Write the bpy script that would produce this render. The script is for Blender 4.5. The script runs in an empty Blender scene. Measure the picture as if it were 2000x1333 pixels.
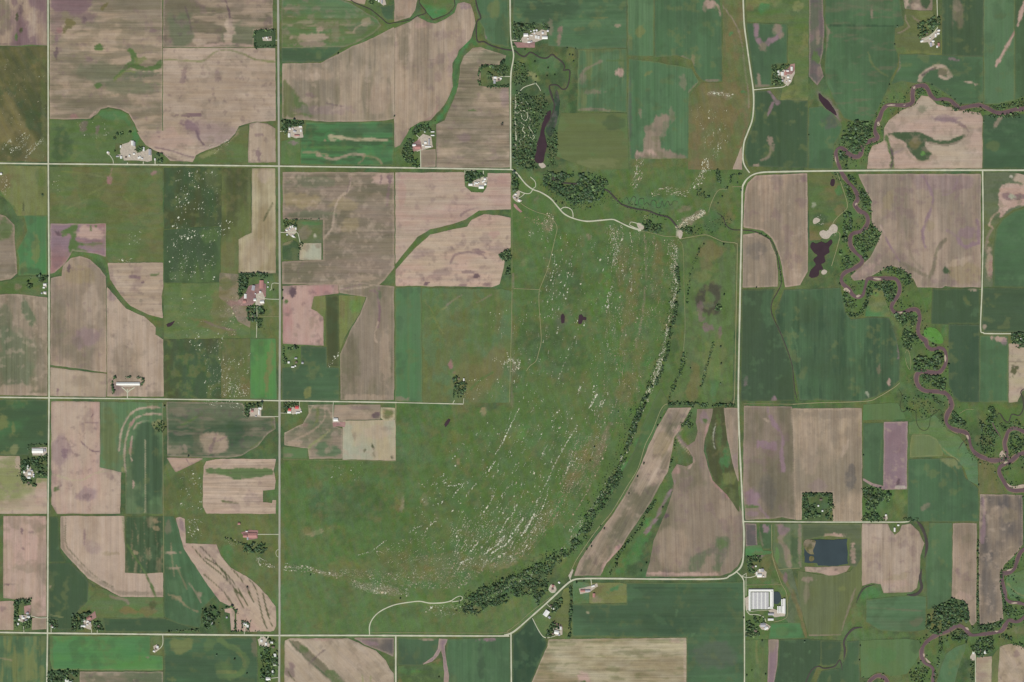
import bpy, bmesh, math, random
import numpy as np
from mathutils import Vector
from mathutils.geometry import delaunay_2d_cdt

# ------------------------------------------------------------------ camera, sky, sun, exposure
S = 3.5                                   # metres per map unit; the map is 2000 x 1333 units
SC = bpy.context.scene
COL = SC.collection
CAM_H = 15000.0
cam_data = bpy.data.cameras.new("camera")
cam = bpy.data.objects.new("camera", cam_data)
COL.objects.link(cam)
cam.location = (0.0, 0.0, CAM_H)
cam_data.sensor_fit = 'HORIZONTAL'
cam_data.angle = 2 * math.atan(1000 * S / CAM_H)
cam_data.clip_start = 10.0
cam_data.clip_end = 200000.0
SC.camera = cam

SUN_EL, SUN_AZ = 54.0, 198.0              # degrees; azimuth clockwise from north (top of the picture)
world = bpy.data.worlds.new("World")
SC.world = world
world.use_nodes = True
wn = world.node_tree.nodes
wl = world.node_tree.links
sky = wn.new("ShaderNodeTexSky")
sky.sky_type = 'NISHITA'
sky.sun_disc = False
sky.sun_elevation = math.radians(SUN_EL)
sky.sun_rotation = math.radians(SUN_AZ)
wn["Background"].inputs[1].default_value = 0.06
wl.new(sky.outputs[0], wn["Background"].inputs[0])
sun_data = bpy.data.lights.new("sun", 'SUN')
sun_data.energy = 3.6
sun_data.angle = math.radians(0.53)
sun_data.color = (1.0, 0.96, 0.9)
sun = bpy.data.objects.new("sun", sun_data)
COL.objects.link(sun)
sun.location = (0, 0, 6000)
_az, _el = math.radians(SUN_AZ), math.radians(SUN_EL)
_d = Vector((math.sin(_az) * math.cos(_el), math.cos(_az) * math.cos(_el), math.sin(_el)))
sun.rotation_euler = _d.to_track_quat('Z', 'Y').to_euler()
SC.view_settings.view_transform = 'Standard'
SC.view_settings.look = 'None'
SC.view_settings.exposure = 0.0
SC.view_settings.gamma = 1.0
SC.view_settings.use_curve_mapping = False

LIT = np.array([1.11, 1.09, 1.13])         # how bright open level ground of albedo 1 renders under this sun and sky
RND = random.Random(7)
NPR = np.random.default_rng(11)

# ------------------------------------------------------------------ maths helpers
def W(p):
    return ((p[0] - 1000.0) * S, (666.5 - p[1]) * S)

def lin(c):
    c = np.asarray(c, float) / 255.0
    return np.where(c <= 0.04045, c / 12.92, ((c + 0.055) / 1.055) ** 2.4)

def ss(a, b, x):
    t = np.clip((x - a) / (b - a), 0, 1)
    return t * t * (3 - 2 * t)

def _hash(ix, iy, seed):
    n = (ix.astype(np.int64) * 374761393 + iy.astype(np.int64) * 668265263 + seed * 982451653) & 0xFFFFFFFF
    n = ((n ^ (n >> 13)) * 1274126177) & 0xFFFFFFFF
    n = ((n ^ (n >> 16)) * 2246822519) & 0xFFFFFFFF
    return ((n ^ (n >> 15)) & 0xFFFFFF) / float(0xFFFFFF)

def vnoise(x, y, seed=0):
    ix, iy = np.floor(x), np.floor(y)
    fx, fy = x - ix, y - iy
    fx, fy = fx * fx * (3 - 2 * fx), fy * fy * (3 - 2 * fy)
    a, b = _hash(ix, iy, seed), _hash(ix + 1, iy, seed)
    c, d = _hash(ix, iy + 1, seed), _hash(ix + 1, iy + 1, seed)
    return (a * (1 - fx) + b * fx) * (1 - fy) + (c * (1 - fx) + d * fx) * fy

def fbm(x, y, sc, seed=0, octs=4):
    v, amp, tot, f = 0, 1.0, 0, 1.0 / sc
    for o in range(octs):
        v = v + amp * vnoise(x * f + 17.3 * o, y * f - 9.1 * o, seed + o)
        tot += amp
        amp *= 0.55
        f *= 2.03
    return v / tot                       # 0..1, mean .5

def parse(s):
    return [tuple(float(v) for v in q.split(',')) for q in s.split()]

def catmull(P, closed, step=3.0):
    P = [np.array(p, float) for p in P]
    n = len(P)
    out = []
    rng = range(n) if closed else range(n - 1)
    for i in rng:
        if closed:
            p0, p1, p2, p3 = P[i - 1], P[i], P[(i + 1) % n], P[(i + 2) % n]
        else:
            p0, p1, p2, p3 = P[max(i - 1, 0)], P[i], P[i + 1], P[min(i + 2, n - 1)]
        m = max(1, int(np.hypot(*(p2 - p1)) / step))
        for k in range(m):
            t = k / m
            out.append(0.5 * ((2 * p1) + (-p0 + p2) * t + (2 * p0 - 5 * p1 + 4 * p2 - p3) * t * t + (-p0 + 3 * p1 - 3 * p2 + p3) * t ** 3))
    if not closed:
        out.append(P[-1])
    return np.array(out)

def densify(P, closed, step=3.0):
    out = []
    n = len(P)
    for i in range(n if closed else n - 1):
        a, b = np.array(P[i], float), np.array(P[(i + 1) % n], float)
        m = max(1, int(np.hypot(*(b - a)) / step))
        for k in range(m):
            out.append(a + (b - a) * k / m)
    if not closed:
        out.append(np.array(P[-1], float))
    return np.array(out)

def outline(s, closed=True, step=3.0):
    s = s.strip()
    if s.startswith('~'):
        return catmull(parse(s[1:]), closed, step)
    return densify(parse(s), closed, step)

def dist_poly(x, y, P, closed):
    """distance from points to a polyline"""
    d = np.full(x.shape, 1e9)
    n = len(P)
    for i in range(n if closed else n - 1):
        ax, ay = P[i]
        bx, by = P[(i + 1) % n]
        vx, vy = bx - ax, by - ay
        L = vx * vx + vy * vy + 1e-12
        t = np.clip(((x - ax) * vx + (y - ay) * vy) / L, 0, 1)
        d = np.minimum(d, (x - ax - t * vx) ** 2 + (y - ay - t * vy) ** 2)
    return np.sqrt(d)

def inside(x, y, P):
    r = np.zeros(x.shape, bool)
    n = len(P)
    j = n - 1
    for i in range(n):
        xi, yi = P[i]
        xj, yj = P[j]
        if yi != yj:
            c = ((yi > y) != (yj > y)) & (x < (xj - xi) * (y - yi) / (yj - yi) + xi)
            r ^= c
        j = i
    return r

# ------------------------------------------------------------------ the lie of the land: a rock mound with a cliff on its east and south side
CLIFF = parse("1322,430 1326,480 1320,560 1306,650 1272,750 1242,830 1202,930 1152,1020 1106,1088 1040,1128 960,1168 900,1186 800,1176 700,1150 620,1122 548,1108")
MOUND = CLIFF + parse("548,440 1000,420")
def height(x, y):
    x, y = np.asarray(x, float), np.asarray(y, float)
    h = np.zeros(x.shape)
    m = (x > 530) & (x < 1345) & (y > 410) & (y < 1210)
    if m.any():
        xx, yy = x[m], y[m]
        d = dist_poly(xx, yy, CLIFF, False)
        d = np.where(inside(xx, yy, MOUND), d, -d)
        steep = ss(650, 950, xx)
        up = ss(-5, 9, d) * steep + ss(-10, 70, d) * (1 - steep)
        hh = 27 * up * (1 - ss(40, 430, d)) * ss(430, 620, yy) * ss(560, 760, xx)
        h[m] = hh
    return h

# ------------------------------------------------------------------ colours as they look in daylight on open ground
PAL = dict(
    t=(165,144,124), T=(178,157,138), p=(180,151,137), P=(128,104,106), d=(98,80,86), w=(141,126,109), g=(117,110,89),
    G=(101,110,84), k=(70,91,67), K=(82,112,78), c=(92,120,84), b=(78,124,76), B=(94,138,68), o=(102,110,69),
    O=(80,85,56), y=(136,138,94), m=(89,111,64), s=(177,164,134), a=(168,169,146), v=(141,117,123), r=(152,114,110),
    l=(206,196,178), q=(99,94,91), e=(118,110,74), n=(72,91,63), u=(112,82,94), x=(58,50,52), f=(172,134,126), h=(95,116,72),
    i=(118,124,76), j=(54,76,58), z=(150,134,104), E=(80,79,65), Q=(106,104,97))
def rgb(k):
    return lin(PAL[k]) / LIT

# ------------------------------------------------------------------ materials
def new_mat(name):
    m = bpy.data.materials.new(name)
    m.use_nodes = True
    nt = m.node_tree
    b = nt.nodes["Principled BSDF"]
    b.inputs["Roughness"].default_value = 0.95
    b.inputs["Specular IOR Level"].default_value = 0.1
    return m, nt, b

def sheet_mat(name, streak=1.0, mott=1.0, fine=1.0, bands=1.0, sat=0.94):
    """ground cover: its own colour from the mesh, streaked along the rows, mottled and grainy"""
    m, nt, b = new_mat(name)
    N, L = nt.nodes, nt.links
    def node(t, **kw):
        n = N.new(t)
        for k, v in kw.items():
            setattr(n, k, v)
        return n
    def math_(op, a, c=None):
        n = node("ShaderNodeMath", operation=op)
        for i, v in enumerate((a, c)):
            if v is None: continue
            if isinstance(v, (int, float)): n.inputs[i].default_value = v
            else: L.new(v, n.inputs[i])
        return n.outputs[0]
    geo = node("ShaderNodeNewGeometry")
    px = node("ShaderNodeVectorMath", operation='SCALE')
    L.new(geo.outputs["Position"], px.inputs[0])
    px.inputs["Scale"].default_value = 1.0 / S
    ra = node("ShaderNodeAttribute", attribute_type='OBJECT', attribute_name="row_angle")
    am = node("ShaderNodeAttribute", attribute_type='OBJECT', attribute_name="row_strength")
    rot = node("ShaderNodeVectorRotate", rotation_type='Z_AXIS')
    L.new(px.outputs[0], rot.inputs["Vector"])
    L.new(ra.outputs["Fac"], rot.inputs["Angle"])
    def noise(src, sx, sy, det, rough=0.6, off=0.0):
        mp = node("ShaderNodeMapping")
        mp.inputs["Scale"].default_value = (sx, sy, 1)
        mp.inputs["Location"].default_value = (off, off * 1.7, off)
        L.new(src, mp.inputs["Vector"])
        n = node("ShaderNodeTexNoise")
        n.inputs["Scale"].default_value = 1.0
        n.inputs["Detail"].default_value = det
        n.inputs["Roughness"].default_value = rough
        L.new(mp.outputs[0], n.inputs["Vector"])
        return math_('SUBTRACT', n.outputs["Fac"], 0.5)
    A = noise(rot.outputs[0], 0.006, 0.16, 3, off=3.1)
    Bn = noise(rot.outputs[0], 0.01, 0.3, 3, off=8.7)
    C = noise(px.outputs[0], 0.05, 0.05, 6, 0.65, off=1.3)
    D = noise(px.outputs[0], 0.55, 0.55, 3, 0.7, off=5.9)
    st = math_('MULTIPLY', math_('ADD', math_('MULTIPLY', A, 0.42 * streak), math_('MULTIPLY', Bn, 0.5 * streak)), am.outputs["Fac"])
    sep = node("ShaderNodeSeparateXYZ")
    L.new(rot.outputs[0], sep.inputs[0])
    band = None
    for bw, k in ((7.3, 0.075), (19.0, 0.06)):
        wno = node("ShaderNodeTexWhiteNoise", noise_dimensions='1D')
        L.new(math_('FLOOR', math_('DIVIDE', sep.outputs["Y"], bw)), wno.inputs["W"])
        bb = math_('MULTIPLY', math_('SUBTRACT', wno.outputs["Value"], 0.5), k * bands)
        band = bb if band is None else math_('ADD', band, bb)
    st = math_('ADD', st, math_('MULTIPLY', band, am.outputs["Fac"]))
    mo = math_('ADD', math_('MULTIPLY', C, 0.45 * mott), math_('MULTIPLY', D, 0.34 * fine))
    val = math_('ADD', math_('ADD', st, mo), 1.0)
    at = node("ShaderNodeAttribute", attribute_type='GEOMETRY', attribute_name="cover")
    hsv = node("ShaderNodeHueSaturation")
    L.new(at.outputs["Color"], hsv.inputs["Color"])
    L.new(val, hsv.inputs["Value"])
    E_ = noise(rot.outputs[0], 0.02, 0.11, 4, off=13.0)
    L.new(math_('ADD', math_('MULTIPLY', E_, 0.4 * mott), sat), hsv.inputs["Saturation"])
    L.new(math_('ADD', math_('MULTIPLY', C, 0.018 * mott), 0.5), hsv.inputs["Hue"])
    L.new(hsv.outputs[0], b.inputs["Base Color"])
    return m

def plain_mat(name, col, rough=0.9, var=0.25, scale=0.08, spec=0.1, tint=False, metallic=0.0):
    m, nt, b = new_mat(name)
    N, L = nt.nodes, nt.links
    c = lin(col) / LIT
    tc = N.new("ShaderNodeNewGeometry")
    no = N.new("ShaderNodeTexNoise")
    no.inputs["Scale"].default_value = scale
    no.inputs["Detail"].default_value = 5
    L.new(tc.outputs["Position"], no.inputs["Vector"])
    ma = N.new("ShaderNodeMapRange")
    ma.inputs["To Min"].default_value = 1 - var
    ma.inputs["To Max"].default_value = 1 + var
    L.new(no.outputs["Fac"], ma.inputs["Value"])
    hsv = N.new("ShaderNodeHueSaturation")
    if tint:
        at = N.new("ShaderNodeAttribute")
        at.attribute_name = "cover"
        L.new(at.outputs["Color"], hsv.inputs["Color"])
    else:
        hsv.inputs["Color"].default_value = (*c, 1)
    L.new(ma.outputs[0], hsv.inputs["Value"])
    L.new(hsv.outputs[0], b.inputs["Base Color"])
    b.inputs["Roughness"].default_value = rough
    b.inputs["Specular IOR Level"].default_value = spec
    b.inputs["Metallic"].default_value = metallic
    return m

M = {}
M['soil'] = sheet_mat("tilled_soil", 1.0, 0.9, 1.1)
M['crop'] = sheet_mat("leafy_crop", 0.9, 0.55, 1.0, 1.6)
M['grass'] = sheet_mat("rough_grass", 0.5, 1.4, 2.2, 0.3, 0.95)
M['prairie'] = sheet_mat("prairie_turf", 0.4, 1.5, 2.8, 0.0, 1.0)
M['gravel'] = plain_mat("pale_gravel", (196,195,172), 0.95, 0.3, 0.03)
M['dirt'] = plain_mat("worn_track", (154,150,114), 0.95, 0.2, 0.04)
M['asphalt'] = plain_mat("grey_asphalt", (166,163,150), 0.9, 0.1, 0.03)
M['yard'] = plain_mat("pale_yard_gravel", (186,174,160), 0.95, 0.35, 0.08)
M['river'] = plain_mat("silty_purple_water", (107,86,89), 0.3, 0.4, 0.012, 0.3)
M['darkwater'] = plain_mat("dark_peaty_water", (66,50,56), 0.3, 0.25, 0.02, 0.3)
M['slough'] = plain_mat("overgrown_channel", (72,80,58), 0.9, 0.3, 0.03)
M['creek'] = plain_mat("dark_creek_water", (72,66,62), 0.4, 0.25, 0.02, 0.3)
M['lagoon'] = plain_mat("slate_blue_water", (60,72,76), 0.3, 0.25, 0.01, 0.3)
M['bank'] = plain_mat("muddy_bank", (128,114,94), 0.95, 0.4, 0.03)
M['sand'] = plain_mat("pale_river_sand", (182,164,148), 0.95, 0.4, 0.06)
M['leaf'] = plain_mat("leaf_mass", (60,84,52), 0.8, 0.35, 0.25, 0.15, tint=True)
M['bark'] = plain_mat("bark", (84,74,62), 0.95, 0.2, 0.8)
M['rock'] = plain_mat("pale_quartzite", (214,208,190), 0.95, 0.22, 0.12, tint=True)
M['W'] = plain_mat("white_metal_roof", (236,234,230), 0.6, 0.05, 0.2, 0.3)
M['G'] = plain_mat("grey_metal_roof", (176,174,180), 0.6, 0.1, 0.2, 0.3)
M['R'] = plain_mat("red_metal_roof", (206,92,92), 0.6, 0.08, 0.2, 0.2)
M['P'] = plain_mat("rusty_pink_roof", (182,134,128), 0.8, 0.15, 0.2)
M['H'] = plain_mat("brown_shingle_roof", (128,112,104), 0.9, 0.15, 0.3)
M['S'] = plain_mat("galvanised_bin_roof", (226,224,226), 0.5, 0.06, 0.2, 0.3)
M['glass'] = plain_mat("whitewashed_glazing", (206,203,205), 0.5, 0.2, 0.1, 0.3)
M['wallW'] = plain_mat("white_siding", (220,218,210), 0.8, 0.06, 0.3)
M['wallG'] = plain_mat("grey_siding", (160,156,150), 0.8, 0.08, 0.3)

# ------------------------------------------------------------------ mesh builders
def tag(o, label=None, cat=None, group=None, kind=None):
    if label: o['label'] = label
    if cat: o['category'] = cat
    if group: o['group'] = group
    if kind: o['kind'] = kind
    return o

def mesh_np(name, V, F, mat, cols=None, smooth=False):
    """V (n,3), F list or (m,3|4) array"""
    me = bpy.data.meshes.new(name)
    V = np.ascontiguousarray(V, np.float32)
    F = np.asarray(F, np.int32)
    k = F.shape[1]
    me.vertices.add(len(V))
    me.vertices.foreach_set('co', V.ravel())
    me.loops.add(F.size)
    me.loops.foreach_set('vertex_index', F.ravel())
    me.polygons.add(len(F))
    me.polygons.foreach_set('loop_start', np.arange(len(F), dtype=np.int32) * k)
    me.update(calc_edges=True)
    me.shade_flat() if not smooth else me.shade_smooth()
    if cols is not None:
        a = me.attributes.new("cover", 'FLOAT_COLOR', 'POINT')
        c = np.ones((len(V), 4), np.float32)
        c[:, :3] = cols
        a.data.foreach_set('color', c.ravel())
    me.materials.append(mat)
    return me

def link(name, me, parent=None, loc=None):
    o = bpy.data.objects.new(name, me)
    COL.objects.link(o)
    if parent is not None: o.parent = parent
    if loc is not None: o.location = loc
    return o

def empty(name, loc, rz=0.0):
    o = bpy.data.objects.new(name, None)
    COL.objects.link(o)
    o.location = loc
    o.rotation_euler = (0, 0, rz)
    o.empty_display_size = 5
    return o

def apply_marks(x, y, col, marks, outl, ang=20.0):
    """lasting differences of soil and cover inside one field, each with a shape of its own"""
    th = math.radians(ang)
    U, Vv = (x * math.cos(th) + y * math.sin(th)) / 3.2, -x * math.sin(th) + y * math.cos(th)
    FR = fbm(U, Vv, 5.5, 97, 3) - 0.5       # edges fray along the rows
    for mk in marks:
        q = mk.split()
        if not q: continue
        k = q[0]
        if k == 'b':      # b cx cy rx ry rot colour strength
            cx, cy, rx, ry, ro = map(float, q[1:6])
            R = max(rx, ry) * 1.6
            s_ = np.where((abs(x - cx) < R) & (abs(y - cy) < R))[0]
            if not len(s_): continue
            X, Y = x[s_] - cx, y[s_] - cy
            a = math.radians(ro)
            u, v = X * math.cos(a) + Y * math.sin(a), -X * math.sin(a) + Y * math.cos(a)
            n = fbm(x[s_], y[s_], max(min(rx, ry) * 0.9, 4), 31, 4) - 0.5
            d = np.sqrt((u / rx) ** 2 + (v / ry) ** 2) + n * 1.1 + FR[s_] * min(1.0, 5.0 / max(min(rx, ry), 3)) * 1.3
            w = float(q[7]) * (1 - ss(0.72, 1.12, d))
            c = rgb(q[6])
        elif k == 's':    # s width colour strength pts
            P = np.array(parse(' '.join(q[4:])))
            if len(P) > 2: P = catmull(P, False, 6)
            wd = float(q[1])
            lo, hi = P.min(0) - wd - 8, P.max(0) + wd + 8
            s_ = np.where((x > lo[0]) & (x < hi[0]) & (y > lo[1]) & (y < hi[1]))[0]
            if not len(s_): continue
            n = fbm(x[s_], y[s_], 9, 47, 3) - 0.5
            d = dist_poly(x[s_], y[s_], P, False) + n * min(wd, 6) * 0.8 + FR[s_] * min(wd, 6) * 0.9
            w = float(q[3]) * (1 - ss(wd * 0.3, wd * 0.5 + 1.0, d))
            c = rgb(q[2])
        elif k == 'p':    # p soft colour strength pts (closed)
            P = catmull(parse(' '.join(q[4:])), True, 6)
            so = float(q[1])
            lo, hi = P.min(0) - so - 6, P.max(0) + so + 6
            s_ = np.where((x > lo[0]) & (x < hi[0]) & (y > lo[1]) & (y < hi[1]))[0]
            if not len(s_): continue
            d = dist_poly(x[s_], y[s_], P, True)
            d = np.where(inside(x[s_], y[s_], P), -d, d) + (fbm(x[s_], y[s_], 10, 53, 4) - 0.5) * (so * 1.6 + 2) + FR[s_] * (so * 2.0 + 3)
            w = float(q[3]) * (1 - ss(-so * 0.5, so * 0.5 + 0.6, d))
            c = rgb(q[2])
        elif k == 'e':    # e width colour strength: headland along the outline
            d = dist_poly(x, y, outl, True)
            wd = float(q[1])
            s_ = np.arange(len(x))
            w = float(q[3]) * (1 - ss(wd * 0.6, wd * 1.1, d + (fbm(x, y, 20, 61, 3) - .5) * wd * 0.6))
            c = rgb(q[2])
        elif k == 'n':    # n scale colour strength [threshold]: scattered patches
            th = float(q[4]) if len(q) > 4 else 0.5
            s_ = np.arange(len(x))
            w = float(q[3]) * ss(th, th + 0.12, fbm(x, y, float(q[1]), 71, 5))
            c = rgb(q[2])
        elif k == 'r':    # r scale colour strength angle thr: patches drawn out along the rows
            a = math.radians(float(q[4]))
            u, v = x * math.cos(a) + y * math.sin(a), -x * math.sin(a) + y * math.cos(a)
            th = float(q[5]) if len(q) > 5 else 0.5
            s_ = np.arange(len(x))
            w = float(q[3]) * ss(th, th + 0.15, fbm(u / 5.0, v, float(q[1]), 83, 4))
            c = rgb(q[2])
        else:
            continue
        w = np.clip(w * 1.12, 0, .98)[:, None]
        col[s_] = col[s_] * (1 - w) + c * w
    return col

def sheet(name, pts, z, c1, c2, ang, amp, marks, mat, spacing=2.6, wob=0.7, parent=None, grow=0.0, calm=False):
    O = outline(pts)
    if grow:
        T_ = np.roll(O, -1, 0) - np.roll(O, 1, 0)
        T_ /= np.linalg.norm(T_, axis=1)[:, None] + 1e-9
        ar = np.sum(O[:, 0] * np.roll(O[:, 1], -1) - np.roll(O[:, 0], -1) * O[:, 1])
        O = O + np.stack([T_[:, 1], -T_[:, 0]], 1) * (grow if ar > 0 else -grow)
    O = O + wob * np.stack([fbm(O[:, 0], O[:, 1], 14, 5, 3) - .5, fbm(O[:, 0], O[:, 1], 14, 6, 3) - .5], 1) * 3
    lo, hi = O.min(0), O.max(0)
    xs = np.arange(lo[0], hi[0], spacing)
    ys = np.arange(lo[1], hi[1], spacing * 0.9)
    gx, gy = np.meshgrid(xs, ys)
    gx = gx + (np.arange(len(ys)) % 2)[:, None] * spacing * 0.5
    gx, gy = gx.ravel(), gy.ravel()
    k = inside(gx, gy, O)
    gx, gy = gx[k], gy[k]
    if len(gx):
        k = dist_poly(gx, gy, O, True) > spacing * 0.45
        gx, gy = gx[k], gy[k]
    V2 = [Vector(p) for p in O] + [Vector(p) for p in zip(gx, gy)]
    r = delaunay_2d_cdt(V2, [], [list(range(len(O)))], 1, 1e-5)
    vv = np.array([tuple(v) for v in r[0]])
    ff = np.array(r[2])
    x, y = vv[:, 0], vv[:, 1]
    # triangles must face up after the map's y axis is flipped
    a, b, c = vv[ff[:, 0]], vv[ff[:, 1]], vv[ff[:, 2]]
    cr = (b[:, 0] - a[:, 0]) * (c[:, 1] - a[:, 1]) - (b[:, 1] - a[:, 1]) * (c[:, 0] - a[:, 0])
    ff = np.where((cr > 0)[:, None], ff[:, ::-1], ff)
    th = math.radians(ang)
    u, v = x * math.cos(th) + y * math.sin(th), -x * math.sin(th) + y * math.cos(th)
    n = fbm(u / 2.2, v, 42, abs(hash_s(pts)) % 997, 5)
    w = ss(0.36, 0.66, n)[:, None]
    if calm: w = 0.3 + (w - 0.5) * 0.45
    col = rgb(c1) * (1 - w) + rgb(c2) * w
    hs = hash_s(pts[::-1])
    col = col * (1 + np.array([(hs % 97) / 97 - .5, (hs // 97 % 89) / 89 - .5, (hs // 8633 % 83) / 83 - .5]) * 0.05 + ((hs // 7 % 101) / 101 - .5) * 0.09)
    col = apply_marks(x, y, col, marks, O, ang)
    Z = height(x, y) + z
    V = np.stack([(x - 1000) * S, (666.5 - y) * S, Z], 1)
    # a low skirt closes the edge of the cover down to the soil
    nb = len(O)
    E = {}
    for f in ff:
        for i in range(3):
            e = (f[i], f[(i + 1) % 3])
            if (e[1], e[0]) in E: del E[(e[1], e[0])]
            else: E[e] = 1
    be = np.array(list(E.keys()))
    ub, inv = np.unique(be.ravel(), return_inverse=True)
    inv = inv.reshape(be.shape)
    nV = len(V)
    low = V[ub].copy()
    low[:, 2] -= 3.0
    V = np.vstack([V, low])
    col = np.vstack([col, col[ub]])
    l0, l1 = nV + inv[:, 0], nV + inv[:, 1]
    sk = np.concatenate([np.stack([be[:, 1], be[:, 0], l0], 1), np.stack([be[:, 1], l0, l1], 1)])
    F = np.concatenate([ff, sk])
    c0 = V.mean(0); c0[2] = 0
    me = mesh_np(name, V - c0, F, mat, np.clip(col, 0, 1))
    o = link(name, me, parent, tuple(c0))
    o['row_angle'] = math.radians(ang)
    o['row_strength'] = float(amp)
    return o

def hash_s(s):
    h = 5381
    for ch in s: h = (h * 33 + ord(ch)) & 0x7FFFFFFF
    return h

def ribbon(name, pts, width, z, mat, closed=False, wvar=0.0, thick=0.5, parent=None, drape=True, smooth_path=True, taper=False):
    P0 = parse(pts)
    P = catmull(P0, closed, 3.0) if smooth_path and len(P0) > 2 else densify(P0, closed, 6.0)
    T = np.gradient(P, axis=0)
    if closed:
        T = np.roll(P, -1, 0) - np.roll(P, 1, 0)
    T /= np.linalg.norm(T, axis=1)[:, None] + 1e-9
    Nn = np.stack([-T[:, 1], T[:, 0]], 1)
    wd = width * (1 + wvar * (fbm(P[:, 0], P[:, 1], 18, 91, 3) - 0.5) * 2)
    if taper:
        n_ = len(P)
        e_ = np.minimum(np.arange(n_), np.arange(n_)[::-1]) / 5.0
        wd = wd * (0.25 + 0.75 * ss(0, 1, e_))
    rows = []
    for f, dz in ((-.5, -thick), (-.5, 0), (0, 0.15), (.5, 0), (.5, -thick)):
        q = P + Nn * (wd * f)[:, None]
        zz = (height(P[:, 0], P[:, 1]) if drape else 0) + z + dz
        rows.append(np.stack([(q[:, 0] - 1000) * S, (666.5 - q[:, 1]) * S, zz + 0 * q[:, 0]], 1))
    n = len(P)
    V = np.stack(rows, 1).reshape(-1, 3)
    F = []
    for i in range(n if closed else n - 1):
        j = (i + 1) % n
        for k in range(4):
            F.append((i * 5 + k, i * 5 + k + 1, j * 5 + k + 1, j * 5 + k))
    F = np.array(F)
    # face up
    a, b, c = V[F[len(F) // 2 // 4 * 4 + 1][0]], V[F[len(F) // 2 // 4 * 4 + 1][1]], V[F[len(F) // 2 // 4 * 4 + 1][2]]
    if np.cross(b - a, c - a)[2] < 0: F = F[:, ::-1]
    c0 = V.mean(0); c0[2] = 0
    return link(name, mesh_np(name, V - c0, F, mat), parent, tuple(c0))

def ico(sub):
    bm = bmesh.new()
    bmesh.ops.create_icosphere(bm, subdivisions=sub, radius=1)
    V = np.array([v.co[:] for v in bm.verts])
    F = np.array([[v.index for v in f.verts] for f in bm.faces])
    bm.free()
    return V, F

# ------------------------------------------------------------------ the survey: outlines in map units, colours by letter

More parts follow.
